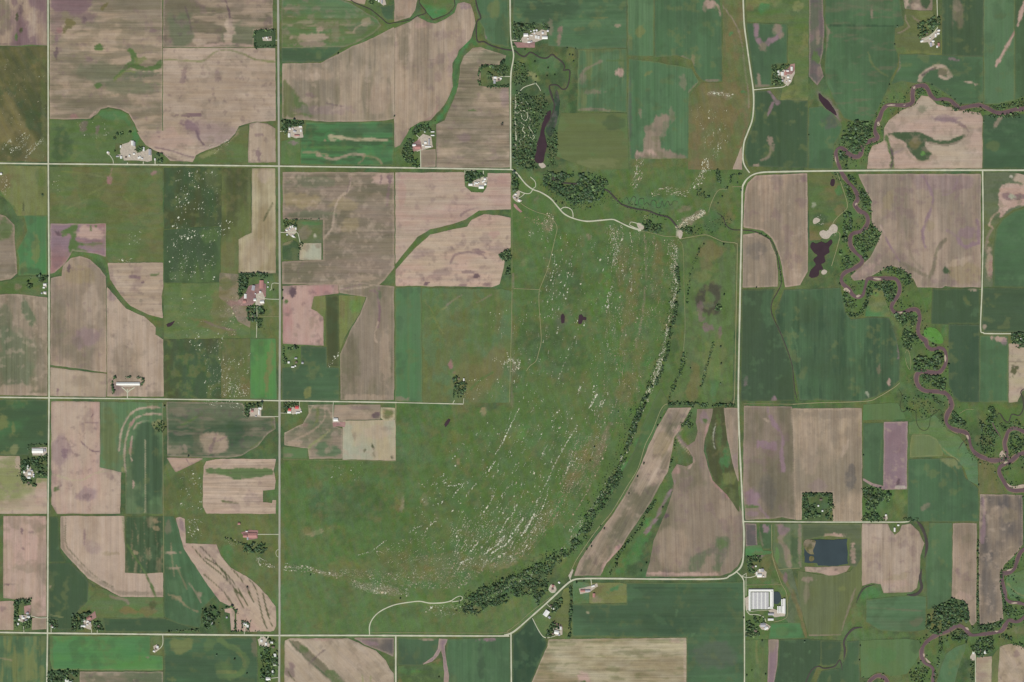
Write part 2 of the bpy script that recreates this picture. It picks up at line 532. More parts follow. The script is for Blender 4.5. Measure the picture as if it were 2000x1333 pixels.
FIELDS_TXT = """
# ---- north-west
bare_field|mottled tan and purple ploughed field in the top left corner|-6,-6 91,-6 91,89 60,87 30,89 -6,89|t P|90 1|b 8 30 14 40 0 g .6;b 78 6 22 16 0 P .8;b 42 18 5 12 0 d .5;b 28 4 6 10 0 P .7;b 62 45 10 30 0 T .5;b 33 36 4 8 10 O .9;b 41 61 3.5 6 0 O .9;b 32 73 4 8 0 m .9;s 2 d .5 0,87 90,88
pasture|dark olive pasture strewn with pale rocks at left edge above crossroads|-6,92 91,92 91,316 -6,314|O e|60 .5|n 30 n .5 .55;n 50 O .5 .5;b 85 200 5 110 0 o .5;b 80 290 16 30 30 o .6
bare_field|large tan field with purple stains and bright green swale, upper left|98,-6 316,-6 316,255 272,258 262,238 252,222 236,214 212,209 196,213 191,221 176,231 140,233 98,232|t w|0 1.2|r 14 g .55 0 .46;b 140 8 45 20 0 P .9;b 160 28 30 14 20 P .6;b 110 40 12 50 0 P .5;b 116 60 7 6 0 r .7;b 136 44 9 11 30 e .95;b 128 56 4 10 20 e .8;b 205 12 4 12 40 e .9;b 110 104 4 10 0 d .7;b 110 75 4 10 0 P .7;b 165 38 5 7 0 d .5;b 190 96 4 2 0 P .6;b 300 60 8 3 0 P .6;b 175 116 8 6 0 P .5;s 4 T .8 186,160 222,155 244,130 258,118;b 122 180 14 4 0 T .8;b 145 229 8 5 0 r .7;s 3 p .8 175,229 195,212 212,209 240,216 254,228 266,252;b 200 140 60 20 0 G .5;b 260 170 60 16 0 G .5;b 190 200 80 18 0 g .6;b 280 145 30 6 0 G .7;p 1.5 m .95 249,94 256,92 266,105 272,128 290,132 316,117 316,132 275,139 255,130 225,158 222,154 245,128 258,115;b 192 93 10 6 0 m .9;b 192 167 8 6 0 m .9;b 272 118 14 6 -20 i .7;s 3 i .8 222,158 245,140 262,140
pasture|green pasture patched with rocks west of the white-yarded dairy farm|98,236 180,236 196,216 215,213 238,218 252,226 262,244 268,262 282,276 268,284 225,278 224,316 98,316|m h|0 .3|b 120 280 20 40 0 n .6;p 2 b .5 196,217 236,219 250,228 256,250 240,236 200,232;b 164 246 7 12 10 P .5;b 190 255 5 12 10 P .5;b 265 265 8 18 0 b .7
bare_field|grey-green sprouting field with a pale tan streak, west of highway top|320,-6 532,-6 532,57 496,58 495,92 319,92|g w|0 1|r 10 t .6 0 .5;b 350 60 30 40 0 G .7;b 470 70 40 30 0 G .6;b 448 62 9 30 0 T .8;s 3 d .7 440,0 447,22 449,34;s 2 d .5 362,15 370,40 374,60;s 4 p .7 400,90 440,86 470,88 492,90;b 500 15 30 20 0 t .6;b 388 82 12 8 0 T .7
bare_field|wide pinkish-tan field with a dark dendritic stain west of the highway|319,95 537,95 538,236 500,237 487,240 466,246 459,261 446,274 428,284 402,293 382,303 376,316 332,314 318,300 300,292 285,283 276,270 269,259 319,256|t T|0 .8|b 440 110 110 6 0 T .3;s 3 i .7 320,117 380,120 400,118 420,102 445,98 475,106 500,117 538,121;b 360 145 6 18 10 P .5;b 425 146 5 14 0 P .5;b 370 226 28 4 0 P .9;b 372 246 22 10 30 P .8;s 3.5 d .8 384,255 388,270 398,283;b 420 260 60 30 0 v .4;b 330 275 50 22 0 p .6;s 3 d .7 316,300 340,312 352,316;s 2 P .7 302,288 335,295 365,305 380,308;b 309 258 5 4 0 P .6;b 310 268 5 4 0 P .5
bare_field|small tan block in the highway corner with a purple smudge|488,243 504,239 522,243 537,252 538,317 485,317|t T|90 .6|b 504 302 6 12 0 P .7;b 508 264 14 4 0 P .5;s 2 P .5 488,241 506,238 524,243 534,250
pasture|yellowish rocky pasture wedge left of the small tan block|384,306 403,296 429,287 448,277 461,264 467,250 484,246 484,317 377,317|o m|0 .3|b 445 270 30 7 -35 z .6;b 410 300 25 5 -20 y .6;b 465 300 25 20 0 h .6
pasture|short green paddock around trees enclosed by a square windbreak beside highway|498,61 537,60 538,93 498,94|n h|0 .2|e 4 j .4
bare_field|greenish hay field with tan scrapes, right of highway at the top|551,-6 645,-6 678,4 692,12 716,26 736,38 744,50 728,66 714,73 690,86 668,92 551,94|h c|0 .9|r 10 o .6 0 .46;r 8 t .45 0 .58;b 650 15 60 22 0 c .6;b 604 74 34 9 0 t .75;b 606 87 36 5 0 w .8;b 625 58 7 6 0 t .8;b 700 55 18 16 0 G .6;b 715 45 12 10 0 t .5;s 2.5 t .6 690,66 695,55 715,45;b 725 62 22 6 -30 m .7
crop_field|dark green strip tapering to the creek right of the highway|551,95 666,93 655,104 638,116 622,121 551,121|k K|0 .5|b 590 108 40 12 0 n .4;r 6 g .3 0 .6
bare_field|tan field with a green diagonal wedge south of the creek|552,125 626,124 656,109 690,91 730,75 769,54 769,232 740,236 640,238 600,234 552,231|w t|90 .9|r 20 g .5 90 .5;b 600 145 60 14 0 t .6;b 615 150 12 8 0 T .6;b 740 190 26 40 0 t .7;p 4 o .75 553,160 575,180 596,205 610,226 585,226 553,224;p 4 h .6 570,182 590,200 608,225 596,228 582,210;s 2 T .5 666,120 666,205;s 2 T .4 717,90 717,220;b 606 186 12 5 10 P .5;s 2 d .5 638,202 655,206 672,208;b 630 215 60 10 0 v .35
bare_field|tall tan strip between field fence and the green grassed waterway|771,56 800,44 815,33 835,45 850,47 870,39 888,26 894,8 906,5 918,9 925,26 928,46 920,74 905,90 896,98 892,110 883,124 882,150 883,170 873,195 867,205 858,216 841,234 820,238 801,249 794,262 781,283 771,288|t w|90 1.1|r 16 T .5 90 .5;b 908 12 12 8 0 v .6;b 820 50 14 6 0 p .6;b 885 130 10 40 0 v .3;s 2 r .5 856,205 846,226 830,236;b 790 90 12 50 0 g .4
bare_field|narrow tan wedge cut by the top edge left of the looped creek|771,-6 816,-6 810,20 800,34 771,42|t w|90 .7|b 780 36 20 5 0 g .5
crop_field|small dark green plot beside the farm on the top edge|741,14 769,9 769,38 757,41 748,34|k K|0 .4|
bare_field|greyish fallow sliver on the top edge beside the creek|652,-6 716,-6 711,9 690,3|w t|0 .6|
pasture|bright green meadow inside the looped creek at the top|826,-6 884,-6 887,14 874,27 846,36 839,30 829,14 820,4|m b|0 .3|b 855 8 20 10 0 o .4
crop_field|green field between the winding creek and gravel road at the top|929,-6 993,-6 993,92 962,86 948,76 946,56 937,42 931,20|K c|90 .6|b 965 18 12 16 0 i .5;b 980 60 14 30 0 n .4;s 3 v .6 936,45 942,60 950,75
bare_field|striped brown field beside the gravel road, treed homestead in its corner|924,95 938,93 975,105 988,110 984,119 974,127 938,130 938,170 993,172 995,327 853,327 853,243 869,236 881,206 893,180 898,150 899,130 907,110|w t|0 1.5|b 915 150 30 50 0 g .7;b 950 112 40 14 0 G .6;r 8 T .4 0 .5;r 7 g .4 0 .5;b 924 216 8 2 0 m .8;b 981 241 4 3.5 0 x .9;b 905 270 12 8 0 v .4;b 985 190 10 20 0 v .4;s 3 s .6 936,92 955,98 972,104;s 2 P .5 853,245 853,325
bare_field|small tan paddock south of the pink-roofed farm by the road|823,294 850,293 850,326 822,326|t w|0 .8|
crop_field|green strip-cut field with sandy washouts east of the highway|598,239 640,241 740,239 768,241 768,323 588,321 587,268 595,262|b K|0 .9|r 8 n .6 0 .48;s 5 s .75 645,266 660,268 690,272 720,272 755,274;b 648 273 8 4 0 s .6;b 634 275 3 3 0 z .7;s 3 z .6 592,298 620,299 640,303;s 6 t .7 622,303 636,308 650,312 664,308 690,301 712,303;s 2.5 z .6 712,303 708,314 700,320;s 3 z .6 712,304 734,308 746,320;b 740 295 30 12 0 b .7;b 650 290 60 4 0 B .3;b 700 255 70 8 0 K .5
pasture|plain green paddock beside the highway below the small farmyard|550,276 585,272 585,321 550,320|h m|90 .3|b 576 280 10 4 0 v .6
# ---- north, creek and park side
crop_field|broad dark green field at the top beside the silo farm|1004,-6 1223,-6 1223,94 1131,96 1124,95 1118,92 1072,89 1072,47 1003,44|K k|0 .7|b 1080 20 60 30 0 k .7;b 1170 35 18 2 0 i .6;b 1130 57 14 5 0 i .5;b 1093 70 4 20 10 w .7;b 1094 62 4 10 0 r .4;b 1180 98 60 6 0 i .3;r 8 c .5 0 .55;b 1206 51 6 4 0 t .6;b 1075 55 5 18 0 w .5
crop_field|thin green field with tan wheel streaks west of a hedge line|1131,98 1223,97 1224,219 1129,217 1129,150|K c|90 1|r 12 i .5 90 .55;s 5 w .6 1134,150 1150,132 1175,120;b 1140 155 8 12 30 w .5;b 1160 180 20 4 0 w .5;s 5 w .7 1130,215 1160,213 1190,217;b 1211 142 8 11 0 p .9;s 3 m .7 1185,119 1222,119;b 1160 98 40 4 0 i .4
crop_field|slim lighter green strip between two faint tracks at the top|1226,-6 1276,-6 1276,110 1227,108|c K|90 1.2|b 1250 60 10 14 20 i .7;b 1232 85 4 20 0 i .6;s 3 w .6 1225,30 1225,108
crop_field|large even dark green field with a weedy island in its south|1279,-6 1404,-6 1408,30 1409,158 1385,160 1372,156 1360,142 1351,117 1322,108 1279,112|K k|90 .7|b 1385 10 10 9 30 p .8;b 1376 14 5 10 0 w .6;s 4 p .7 1390,3 1402,12 1408,30;b 1390 158 16 3 0 w .7;p 2 n .9 1284,122 1300,120 1325,114 1342,118 1348,130 1284,131;s 5 w .8 1275,118 1300,116 1322,116 1332,111 1345,118;s 4 w .8 1280,134 1310,134 1352,134;b 1353 120 4 12 0 z .6
crop_field|green field broken by a large pink-brown bare washout|1229,116 1282,122 1350,135 1364,160 1346,180 1344,309 1231,311 1226,220|K c|90 .9|p 4 w .95 1258,248 1275,245 1282,228 1304,227 1308,234 1294,244 1290,275 1300,292 1342,306 1342,311 1240,311 1240,303 1254,298 1260,272;b 1262 300 20 8 0 p .8;b 1250 222 3 8 0 w .5;b 1300 245 6 20 10 w .6;b 1313 225 5 14 0 w .4;b 1335 160 8 14 0 w .4;s 3 w .6 1345,180 1360,165 1375,158;b 1229 225 5 70 0 q .4;b 1264 145 10 3 -30 i .6;b 1262 304 6 2 0 r .6
hay_field|olive mown hay field east of the narrow purple reservoir|1096,222 1224,222 1227,329 1165,332 1088,306 1090,250|h o|0 .5|n 40 o .7 .45;b 1200 240 20 16 0 n .5;b 1160 320 50 10 0 y .3
bare_field|thin tan triangle squeezed against the curving gravel road|1448,286 1449,331 1431,331|t T|90 .5|
pasture|yellow-green rough pasture with a scrubby draw at top right of road|1456,-6 1578,-6 1578,196 1525,195 1530,172 1552,165 1552,130 1540,124 1540,46 1460,42|i h|0 .4|b 1500 18 26 14 0 m .9;b 1490 15 12 12 0 b .7;b 1560 60 12 30 0 m .5;b 1465 16 8 8 0 e .7;n 25 m .5 .5;b 1520 35 30 8 0 o .6;b 1560 12 12 10 0 y .6
crop_field|dark green field with a horseshoe of bare purple soil|1458,46 1537,48 1537,123 1507,127 1506,168 1475,172 1468,125|K k|90 .5|s 9 v .9 1476,48 1478,70;s 11 v .9 1480,78 1490,88 1505,80 1520,72 1523,55;b 1490 92 8 8 0 w .9;b 1518 58 10 12 0 w .8;b 1526 70 6 8 0 w .7;b 1482 155 4 12 0 w .8;b 1490 168 16 3 0 w .7
crop_field|very dark green field north of the eastern crossroads with purple gully|1474,179 1504,178 1518,196 1577,198 1577,327 1463,325 1455,300 1457,283 1466,258 1476,235|k n|90 .6|s 10 v .95 1503,178 1512,190 1518,200;s 5 v .8 1510,200 1504,215 1500,226;b 1504 276 6 8 0 w .9;s 4 w .7 1506,285 1502,305 1485,314;s 3 w .6 1511,283 1510,295;b 1478 325 8 4 0 p .7;b 1576 320 3 10 0 K .3
bare_field|narrow grey-purple fallow strip at the top right of the scrubby pasture|1581,-6 1606,-6 1609,60 1607,100 1601,124 1608,150 1596,166 1581,150|Q q|90 .5|n 30 G .5 .5;b 1598 75 4 16 0 w .7;b 1594 112 8 12 -30 m .8;b 1585 75 6 10 0 P .5;b 1602 140 6 10 0 w .6
crop_field|big dark green field west of the olive farm pasture, top right|1613,-6 1756,-6 1760,19 1766,48 1748,56 1746,92 1752,105 1754,118 1752,132 1740,152 1735,170 1715,212 1702,236 1668,238 1648,230 1632,200 1614,160 1611,130 1615,80 1612,40|K k|90 .6|s 5 g .8 1695,0 1740,0;b 1703 25 3 14 0 w .8;r 7 g .4 0 .58;s 3 i .5 1695,102 1702,122 1715,138 1735,150;s 2 j .6 1620,50 1745,51;b 1690 10 60 14 0 G .4;s 2.5 c .5 1615,152 1630,185 1640,200 1655,220;s 4 w .6 1612,50 1618,60 1612,100
crop_field|green field in the angle of the river below the dark oxbow|1580,212 1604,208 1625,222 1644,244 1640,262 1628,282 1626,329 1580,329|K n|90 .4|b 1625 240 18 14 30 q .6
pasture|olive pasture west of the wooded farm at the top right|1769,21 1821,23 1824,36 1820,60 1836,66 1838,104 1757,104 1748,86 1749,57 1766,50|i o|0 .3|s 2 w .7 1764,22 1770,42 1776,52 1766,60 1755,65;s 2 w .6 1780,30 1788,38 1795,42;b 1760 100 16 8 0 h .6
bare_field|fallow patch with tan swirls at the top above the olive pasture|1764,-6 1821,-6 1820,20 1795,20 1768,17|w G|90 .7|b 1770 10 5 14 10 T .8;b 1790 14 10 8 40 T .7;b 1808 4 10 12 0 n .9
crop_field|dark green field with a grey sandy streak near the top right|1841,-6 1920,-6 1920,110 1841,107|k n|90 .7|b 1872 25 12 36 0 g .7;b 1868 10 10 16 0 w .5;b 1850 90 14 30 0 n .5
crop_field|paler green strip crossed by a pink gully, near the right edge|1922,-6 1981,-6 1981,196 1950,203 1922,203|c K|90 .5|s 5 p .9 2000,-4 1994,25 1988,50 1980,68 1968,88 1958,106 1945,130;s 3 r .6 1984,60 1972,76
crop_field|dark strip along the right edge above the river|1983,-6 2010,-6 2010,185 1998,190 1983,195|n K|90 .5|s 5 p .9 2003,-4 1996,20 1988,50
crop_field|green field holding a crescent of bare pale soil above the river|1757,107 1840,109 1919,112 1920,200 1890,203 1872,203 1858,188 1842,178 1812,160 1790,163 1762,158 1742,164 1756,132|K k|0 .4|s 9 T .95 1795,156 1802,146 1814,136 1830,130 1845,134 1855,148;s 4 d .8 1802,147 1814,138 1826,134;b 1842 142 10 8 40 g .9;s 4 T .8 1836,150 1848,154 1858,150;b 1862 116 12 3 8 v .9;b 1893 161 10 2.5 8 T .8;b 1907 165 4 3 0 T .7;s 3 w .6 1752,108 1756,120 1758,132 1748,142 1740,150;b 1910 160 6 40 0 n .4
bare_field|pale pinkish field with a green oxbow scar inside the river bend|1800,188 1814,190 1830,205 1865,213 1890,218 1914,222 1918,230 1918,329 1694,329 1697,302 1704,286 1726,276 1728,250 1736,236 1762,216 1786,207|T p|0 .7|e 3 t .6;s 7 P .7 1828,232 1860,236 1882,246 1892,258;b 1845 232 30 8 0 v .5;b 1802 212 12 8 0 G .5;b 1740 245 8 8 0 w .5;p 2 n .98 1734,262 1760,258 1790,257 1812,268 1845,277 1870,270 1888,262 1886,267 1868,278 1850,284 1825,279 1806,276 1808,290 1816,300 1814,312 1800,315 1787,308 1775,290 1762,275;b 1786 280 12 12 0 e .8;s 3 w .8 1815,279 1845,284 1870,278 1890,264;s 4 t .7 1740,266 1760,280 1772,298 1785,312 1800,318 1816,314;b 1802 300 5 4 0 B .9;s 8 m .9 1730,268 1738,290 1743,310 1740,332;s 3 d .8 1740,290 1744,312 1738,332;b 1755 290 10 14 0 w .5;b 1752 298 14 3 -30 v .5
crop_field|dark green field in the right corner below the river|1921,226 1990,223 2010,226 2010,329 1920,329|k K|0 .4|b 1948 240 5 12 35 w .9;b 1940 285 14 12 0 i .3
# ---- west, second row
pasture|yellow-olive striped pasture left of the gravel road, below crossroads|-6,324 91,326 92,420 34,421 22,400 8,386 -6,378|i o|90 .6|b 6 355 14 22 30 e .9;s 9 m .8 -4,375 12,392 28,412;b 80 345 10 20 0 m .4;b 83 381 4 4 0 n .8;s 2 O .8 46,397 46,412
crop_field|bright green field on the left beside the gravel road|47,422 91,422 91,536 37,537 38,510 34,490 44,472 54,452 51,436|b K|90 .6|b 69 490 8 34 0 i .6;b 45 525 8 12 0 i .5;b 60 530 24 8 0 n .5
bare_field|curved brown and green field cut by the left edge|-6,419 10,423 27,440 29,480 33,534 20,545 -6,549|g w|0 1|b 10 445 18 24 30 m .7;b 12 480 14 18 0 w .7;e 3 t .7;b 14 515 14 14 0 w .5
pasture|green lawn and weedy hollow around the roadside farm at left edge|-6,553 20,549 36,541 91,540 91,575 60,578 36,573 -6,573|m h|0 .2|b 35 562 8 7 0 w .5
bare_field|brown vertical-striped field at the left edge above the crossroads|-6,577 35,575 72,580 92,582 92,773 -6,771|w g|90 1.2|b 55 610 10 30 -25 G .8;b 30 700 40 60 0 G .7;b 10 640 14 50 0 G .5;b 75 690 20 40 0 g .5;b 30 760 50 10 0 t .6;s 3 t .7 0,768 92,771
pasture|large olive pasture with cattle trails east of the western gravel road|98,327 317,329 318,511 214,512 208,505 207,437 98,436|o m|0 .3|n 45 h .5 .48;n 30 e .4 .52;s 2 i .6 174,380 200,366 208,360;s 2 i .5 130,408 165,392 172,388;s 2 i .6 120,335 170,340 200,346;s 2 i .5 240,382 262,408 275,415;b 214 351 5.5 10 0 r .9;b 300 338 7 4 -30 r .9;s 1.6 r .7 219,328 215,345;b 285 425 30 10 0 h .4
bare_field|purple-red bare field with green weedy channels|99,438 206,438 206,501 186,495 162,492 142,490 127,514 106,533 99,535|v r|0 .8|p 2 m .95 140,440 152,438 150,452 146,463 152,474 170,476 200,475 200,479 160,480 152,482 170,492 140,495 134,480 140,460 122,462 118,455;b 115 457 8 4 30 d .8;b 175 455 28 14 0 p .8;s 2 r .7 150,470 200,473;b 180 470 16 3 0 P .6;s 3 m .8 177,440 178,450;b 187 442 3 2 0 m .8;b 112 500 12 30 0 P .4
bare_field|large tan field with a rounded top below the purple field|100,544 121,540 124,520 138,506 156,501 175,508 195,526 206,541 207,660 207,727 150,719 99,713|t w|90 .9|b 158 538 28 20 0 z .6;b 135 524 3 8 10 d .7;b 115 620 14 40 0 g .5;b 130 580 24 20 0 w .6;b 170 660 30 20 0 v .5;b 180 600 20 40 0 T .5
bare_field|small tan block under a green diagonal strip near crossroads|99,719 150,725 207,731 207,775 99,773|t T|90 .5|b 112 765 2.5 8 0 P .8;b 160 745 20 14 0 w .4
bare_field|pale tan hay-striped field with curved western side|211,515 318,514 318,560 315,580 316,600 318,621 290,614 256,598 236,576 216,546|T t|0 1.1|b 262 542 12 4 8 P .8;b 279 552 4 2 0 d .8;b 300 537 10 3 0 m .7;b 275 588 3 3 0 w .7;e 4 t .7
bare_field|tan field around the long white barn near the gravel road|209,562 226,582 246,604 282,620 304,640 303,654 318,664 319,774 210,774|t T|90 .9|b 220 575 10 14 30 v .5;b 240 700 20 40 0 w .4;s 2 w .6 265,670 267,735;b 250 732 34 6 0 w .6;b 230 760 16 14 0 v .5;b 300 770 22 6 0 w .5
pasture|very dark olive pasture dotted with white rocks, north-west block|321,329 432,329 432,441 321,447|O n|90 .4|n 30 n .6 .5;b 420 350 20 30 0 o .4
pasture|olive slope pasture left of the pale straw field|434,330 489,330 490,455 467,466 465,534 432,540|o O|90 .3|b 455 380 16 60 0 O .5;b 445 500 14 30 0 e .4;s 4 i .3 486,335 488,450
pasture|dark green pasture full of white rocks, middle of the western hills|321,450 430,444 430,551 321,552|n m|90 .3|b 410 460 20 16 0 m .6;b 350 540 26 10 0 h .4
pasture|lighter green hillside pasture crossed by a brown draw|321,555 430,554 442,545 452,590 464,626 488,640 489,659 321,661|h m|0 .3|b 430 600 20 40 0 e .5;b 420 640 50 10 20 e .6;s 3 P .5 400,628 430,640 460,645;b 455 600 14 24 40 w .4;n 20 i .3 .52
pasture|dark mottled pasture north of the road with rocky rows|321,664 431,663 431,778 321,777|O n|90 .3|n 12 m .5 .5
pasture|olive rocky pasture beside the bright green highway field|433,662 488,662 488,779 433,778|o e|90 .4|n 20 m .4 .5
stubble_field|pale straw stubble field with a stepped left edge beside the highway|493,330 537,330 538,533 467,533 467,468 492,455|s z|90 1|b 515 345 20 14 0 T .5;s 2.5 z .9 502,475 514,432;s 1.8 O .9 514,432 533,397;b 500 500 30 30 0 T .3;s 3 s .6 470,530 535,531
crop_field|vivid green strip west of the highway above the crossroads|490,663 538,662 540,780 489,778|b B|90 .5|b 527 710 6 22 0 i .8;b 521 745 5 25 0 i .8;b 531 690 4 20 0 i .5
pasture|bare trampled brown slope left of the red-soiled feedlot farm|430,534 465,536 466,590 490,605 488,640 466,628 452,600 428,580|e w|0 .3|b 455 600 16 14 40 r .6;b 440 555 14 14 0 o .6;b 468 612 16 12 30 w .6
# ---- highway block
bare_field|huge grey-brown sprouting field right of the highway, second row|553,337 769,338 770,522 750,548 737,560 552,554 552,512 632,508 631,429 553,428|g w|0 1|r 12 g .5 0 .48;b 590 393 36 16 0 z .8;b 565 385 16 8 0 z .6;b 670 400 30 14 0 z .7;b 685 440 22 14 -20 z .7;b 735 395 22 16 0 w .7;s 3.5 T .7 686,345 680,372 662,388 654,410 650,440 642,455 626,470;s 2 d .5 686,347 678,375;b 748 350 24 12 0 p .8;b 762 350 6 10 0 P .8;b 758 380 3 24 8 P .6;b 744 352 2.5 8 10 P .7;b 610 355 50 12 0 G .5;b 600 420 50 10 0 G .5;b 720 480 70 30 0 w .4;b 700 545 50 6 -8 t .6;e 4 t .5;b 622 540 12 8 -20 w .8;s 2.5 P .6 585,545 582,530 592,515;b 590 530 30 18 0 g .6
pasture|green paddock with worn cattle paths behind the small highway farm|582,431 629,431 629,474 587,474 583,450|G o|0 .3|b 595 455 14 12 -30 w .5;b 610 436 24 4 0 b .5;b 615 460 5 4 0 l .5
bare_field|pale ash-grey square lot below the small highway farm|586,476 627,476 627,507 586,507|a s|90 .4|b 598 484 7 8 0 w .5;b 618 482 4 4 0 w .5
pasture|dark grassy plot below the small highway farm|553,476 572,470 582,476 584,508 553,507|n G|0 .3|b 562 474 10 4 -30 z .5
bare_field|pink soil field above the curving grass waterway|773,338 906,338 907,364 920,376 944,377 952,366 953,339 997,340 997,408 960,409 935,411 910,428 880,438 840,448 815,462 795,487 773,515|p T|0 .9|r 9 T .5 0 .5;b 810 345 40 6 0 f .4;s 4 P .6 900,422 912,412 932,407;b 785 380 8 40 0 f .4;b 940 372 30 6 0 T .3;b 985 350 14 12 0 f .4
bare_field|pink soil field below the curving grass waterway, darkly veined|773,528 790,510 815,482 840,460 880,450 912,444 922,430 945,420 970,421 997,426 997,483 988,489 972,498 985,510 984,520 975,555 960,560 773,558|p T|0 .9|r 9 T .5 0 .5;s 4 P .6 880,515 886,500 905,494 925,494 942,498 948,504;b 936 492 12 5 15 P .7;b 930 540 6 5 0 d .8;b 912 532 14 3 0 P .6;b 833 555 8 4 -30 d .8;b 860 535 24 10 -25 P .45;b 835 494 16 8 0 P .35;b 950 556 8 4 0 P .6;b 905 558 8 3 0 P .7;b 815 465 30 10 -35 f .3;b 965 460 12 8 0 f .5
bare_field|rosy bare field beside the highway with one dark stain|553,559 660,557 661,573 632,577 613,579 608,603 618,608 632,622 632,675 553,671|f p|90 .4|b 571 571 7 10 0 d .85;b 640 573 10 4 0 P .4;b 560 565 8 14 0 v .5;b 558 590 5 5 0 m .95;b 600 630 30 30 0 p .5
pasture|weedy green notch biting into the rosy field|614,580 635,579 635,640 633,676 632,620 620,608 609,603|m i|90 .4|b 628 590 8 10 0 i .6
crop_field|dark olive strip right of the rosy field|637,579 661,579 662,660 661,716 639,716 637,660|O n|90 .4|
pasture|yellow-green striped weedy triangle right of the dark olive strip|663,578 714,579 702,612 686,636 672,660 664,682|i o|90 .9|b 695 600 14 16 0 B .4;b 668 600 5 24 0 e .6
bare_field|grey-tan field with a forked purple gully, beside the light green strip|740,558 769,560 769,781 666,781 665,692 688,640 704,614 717,580 664,572 662,558 700,552|w g|90 .9|s 4 P .9 741,560 738,580 742,610 738,640;s 6 P .7 722,568 734,570 740,580;b 741 576 5 14 0 G .7;s 3 T .7 738,630 732,655 735,668;s 4 T .6 664,565 720,560 760,540;b 752 700 12 60 0 t .6;b 690 700 14 60 0 g .5;b 720 776 50 6 0 t .6;s 2 P .6 665,566 690,560 716,552
crop_field|smooth light green strip north of the mid-map road|773,562 822,562 824,785 773,784|c b|90 .4|s 3 h .5 797,565 798,783;b 780 780 20 4 0 w .6
pasture|olive pasture with faint grid of trails west of the rocky mound|825,564 980,566 999,570 998,640 1000,700 996,786 826,786|o h|90 .3|n 30 c .5 .5;b 955 620 14 60 10 m .6;b 965 715 24 40 20 e .6;b 920 740 40 40 0 e .5;s 1.8 i .7 828,588 842,605 852,630 865,652;s 2.2 w .6 872,597 888,585 902,577;s 2 y .7 872,600 864,605;s 2 w .5 930,592 950,582 960,576;b 881 713 6 9 0 r .8;b 886 728 4 3 0 r .6;s 2 m .5 918,640 920,700;s 4 m .7 920,760 935,745 950,735 962,728
crop_field|dark blue-green field in the highway corner above the road|588,678 637,679 638,719 661,720 661,781 552,780 552,720 570,718 589,712|k K|0 .5|p 2 i .9 600,758 607,753 606,775 596,778 593,768;b 580 700 14 6 0 o .3
bare_field|contour-striped brown and green field below the mid-map road|602,792 650,791 652,834 668,838 668,895 604,896 602,876 556,869 556,846 592,828 604,808|G w|0 .9|s 6 t .7 615,795 640,800 648,815;s 4 t .7 634,795 634,815 625,830 605,845 575,860;s 4 y .8 645,840 625,858 605,872 602,892;s 3 s .6 612,792 606,800 600,815 580,832 556,846;b 640 880 26 14 0 K .7;b 620 810 6 16 10 o .7;b 575 865 18 5 0 t .7;b 596 831 6 4 0 r .4;b 655 855 8 16 0 w .6;s 3 i .6 618,798 622,815 612,832
bare_field|brown fallow plot with a dark purple smear south of the road|654,792 742,791 742,819 676,820 668,826 652,822|w t|0 .6|b 735 811 10 6 -20 d .8;b 705 797 20 4 0 P .4;b 665 800 14 10 0 t .6
bare_field|pale ash-grey trampled square at the edge of the green mound|670,823 772,821 772,899 670,897|a s|90 .5|b 735 845 30 14 0 T .5;b 680 860 10 34 0 a .6;b 692 850 5 8 0 w .5;b 728 872 3 8 -20 O .8;b 712 880 2.5 5 30 O .7;b 730 887 2.5 6 -20 O .6;b 767 894 3 4 0 O .8;b 755 838 16 4 0 w .3
pasture|scruffy enclosure with brown weeds beside the ash-grey square|744,797 771,797 771,819 752,822 744,816|e z|0 .4|e 4 s .9;b 758 808 8 7 0 i .7
crop_field|small green plot at the highway below the contour stripes|554,874 600,876 600,895 554,896|h c|0 .4|b 562 890 10 4 0 w .5
# ---- west, third row
crop_field|rich dark green field at the left edge below the crossroads|-6,782 92,782 92,867 60,867 55,888 -6,889|n b|0 .5|b 6 825 12 16 0 i .7;b 26 838 4 12 0 i .6;b 28 880 8 10 0 y .6;b 12 886 12 4 0 i .5;b 70 800 30 14 0 k .5
bare_field|pale yellowish-tan field wrapping the wooded farm at the left edge|-6,892 38,892 40,930 44,944 70,950 72,935 91,935 91,1003 -6,1003|T y|0 .5|b 80 960 12 24 0 p .6;b 30 985 30 10 0 t .5;b 36 905 5 14 0 T .7
bare_field|pinkish field south-east of the western crossroads, veined with dark cracks|101,785 194,786 195,914 236,923 234,1003 112,1003 101,985|p T|90 .6|s 2 P .8 157,862 168,872 180,881 195,882;b 126 888 5 14 0 P .8;b 118 880 22 30 0 v .5;b 181 812 3 6 30 P .8;s 1.6 P .5 160,829 170,826 192,826;s 2.5 s .7 98,926 115,930 140,938 160,938 185,925 205,921 230,921;b 112 955 6 4 -40 m .8;s 2 P .6 112,955 120,948;b 170 968 20 14 0 v .5;b 120 795 20 5 0 T .6
crop_field|green contour-farmed field with tan arcs beside the western gravel road|197,786 317,787 317,1003 246,1003 246,924 234,921 196,913|c G|90 1|b 214 860 18 60 0 o .6;b 285 900 34 100 0 k .8;s 2.6 T .8 233,880 236,848 244,826 256,808 275,798 314,796;s 3 T .8 246,930 243,892 246,860 252,838 262,820 280,811 300,808 314,810;s 2.2 T .7 262,838 268,828 278,824 290,822;s 3 r .6 252,835 262,820;s 3 T .8 258,900 254,885 257,862 258,852;b 256 875 3 14 0 r .5;b 300 795 14 4 0 t .7;b 308 830 10 10 0 y .8;b 312 832 7 8 0 m .8;s 6 y .7 240,915 245,945 240,1000;b 261 945 2.5 10 0 p .8;b 240 935 5 8 0 t .7;s 1.6 s .5 284,860 284,1000;b 290 820 22 6 0 c .7;b 236 800 20 12 0 c .4
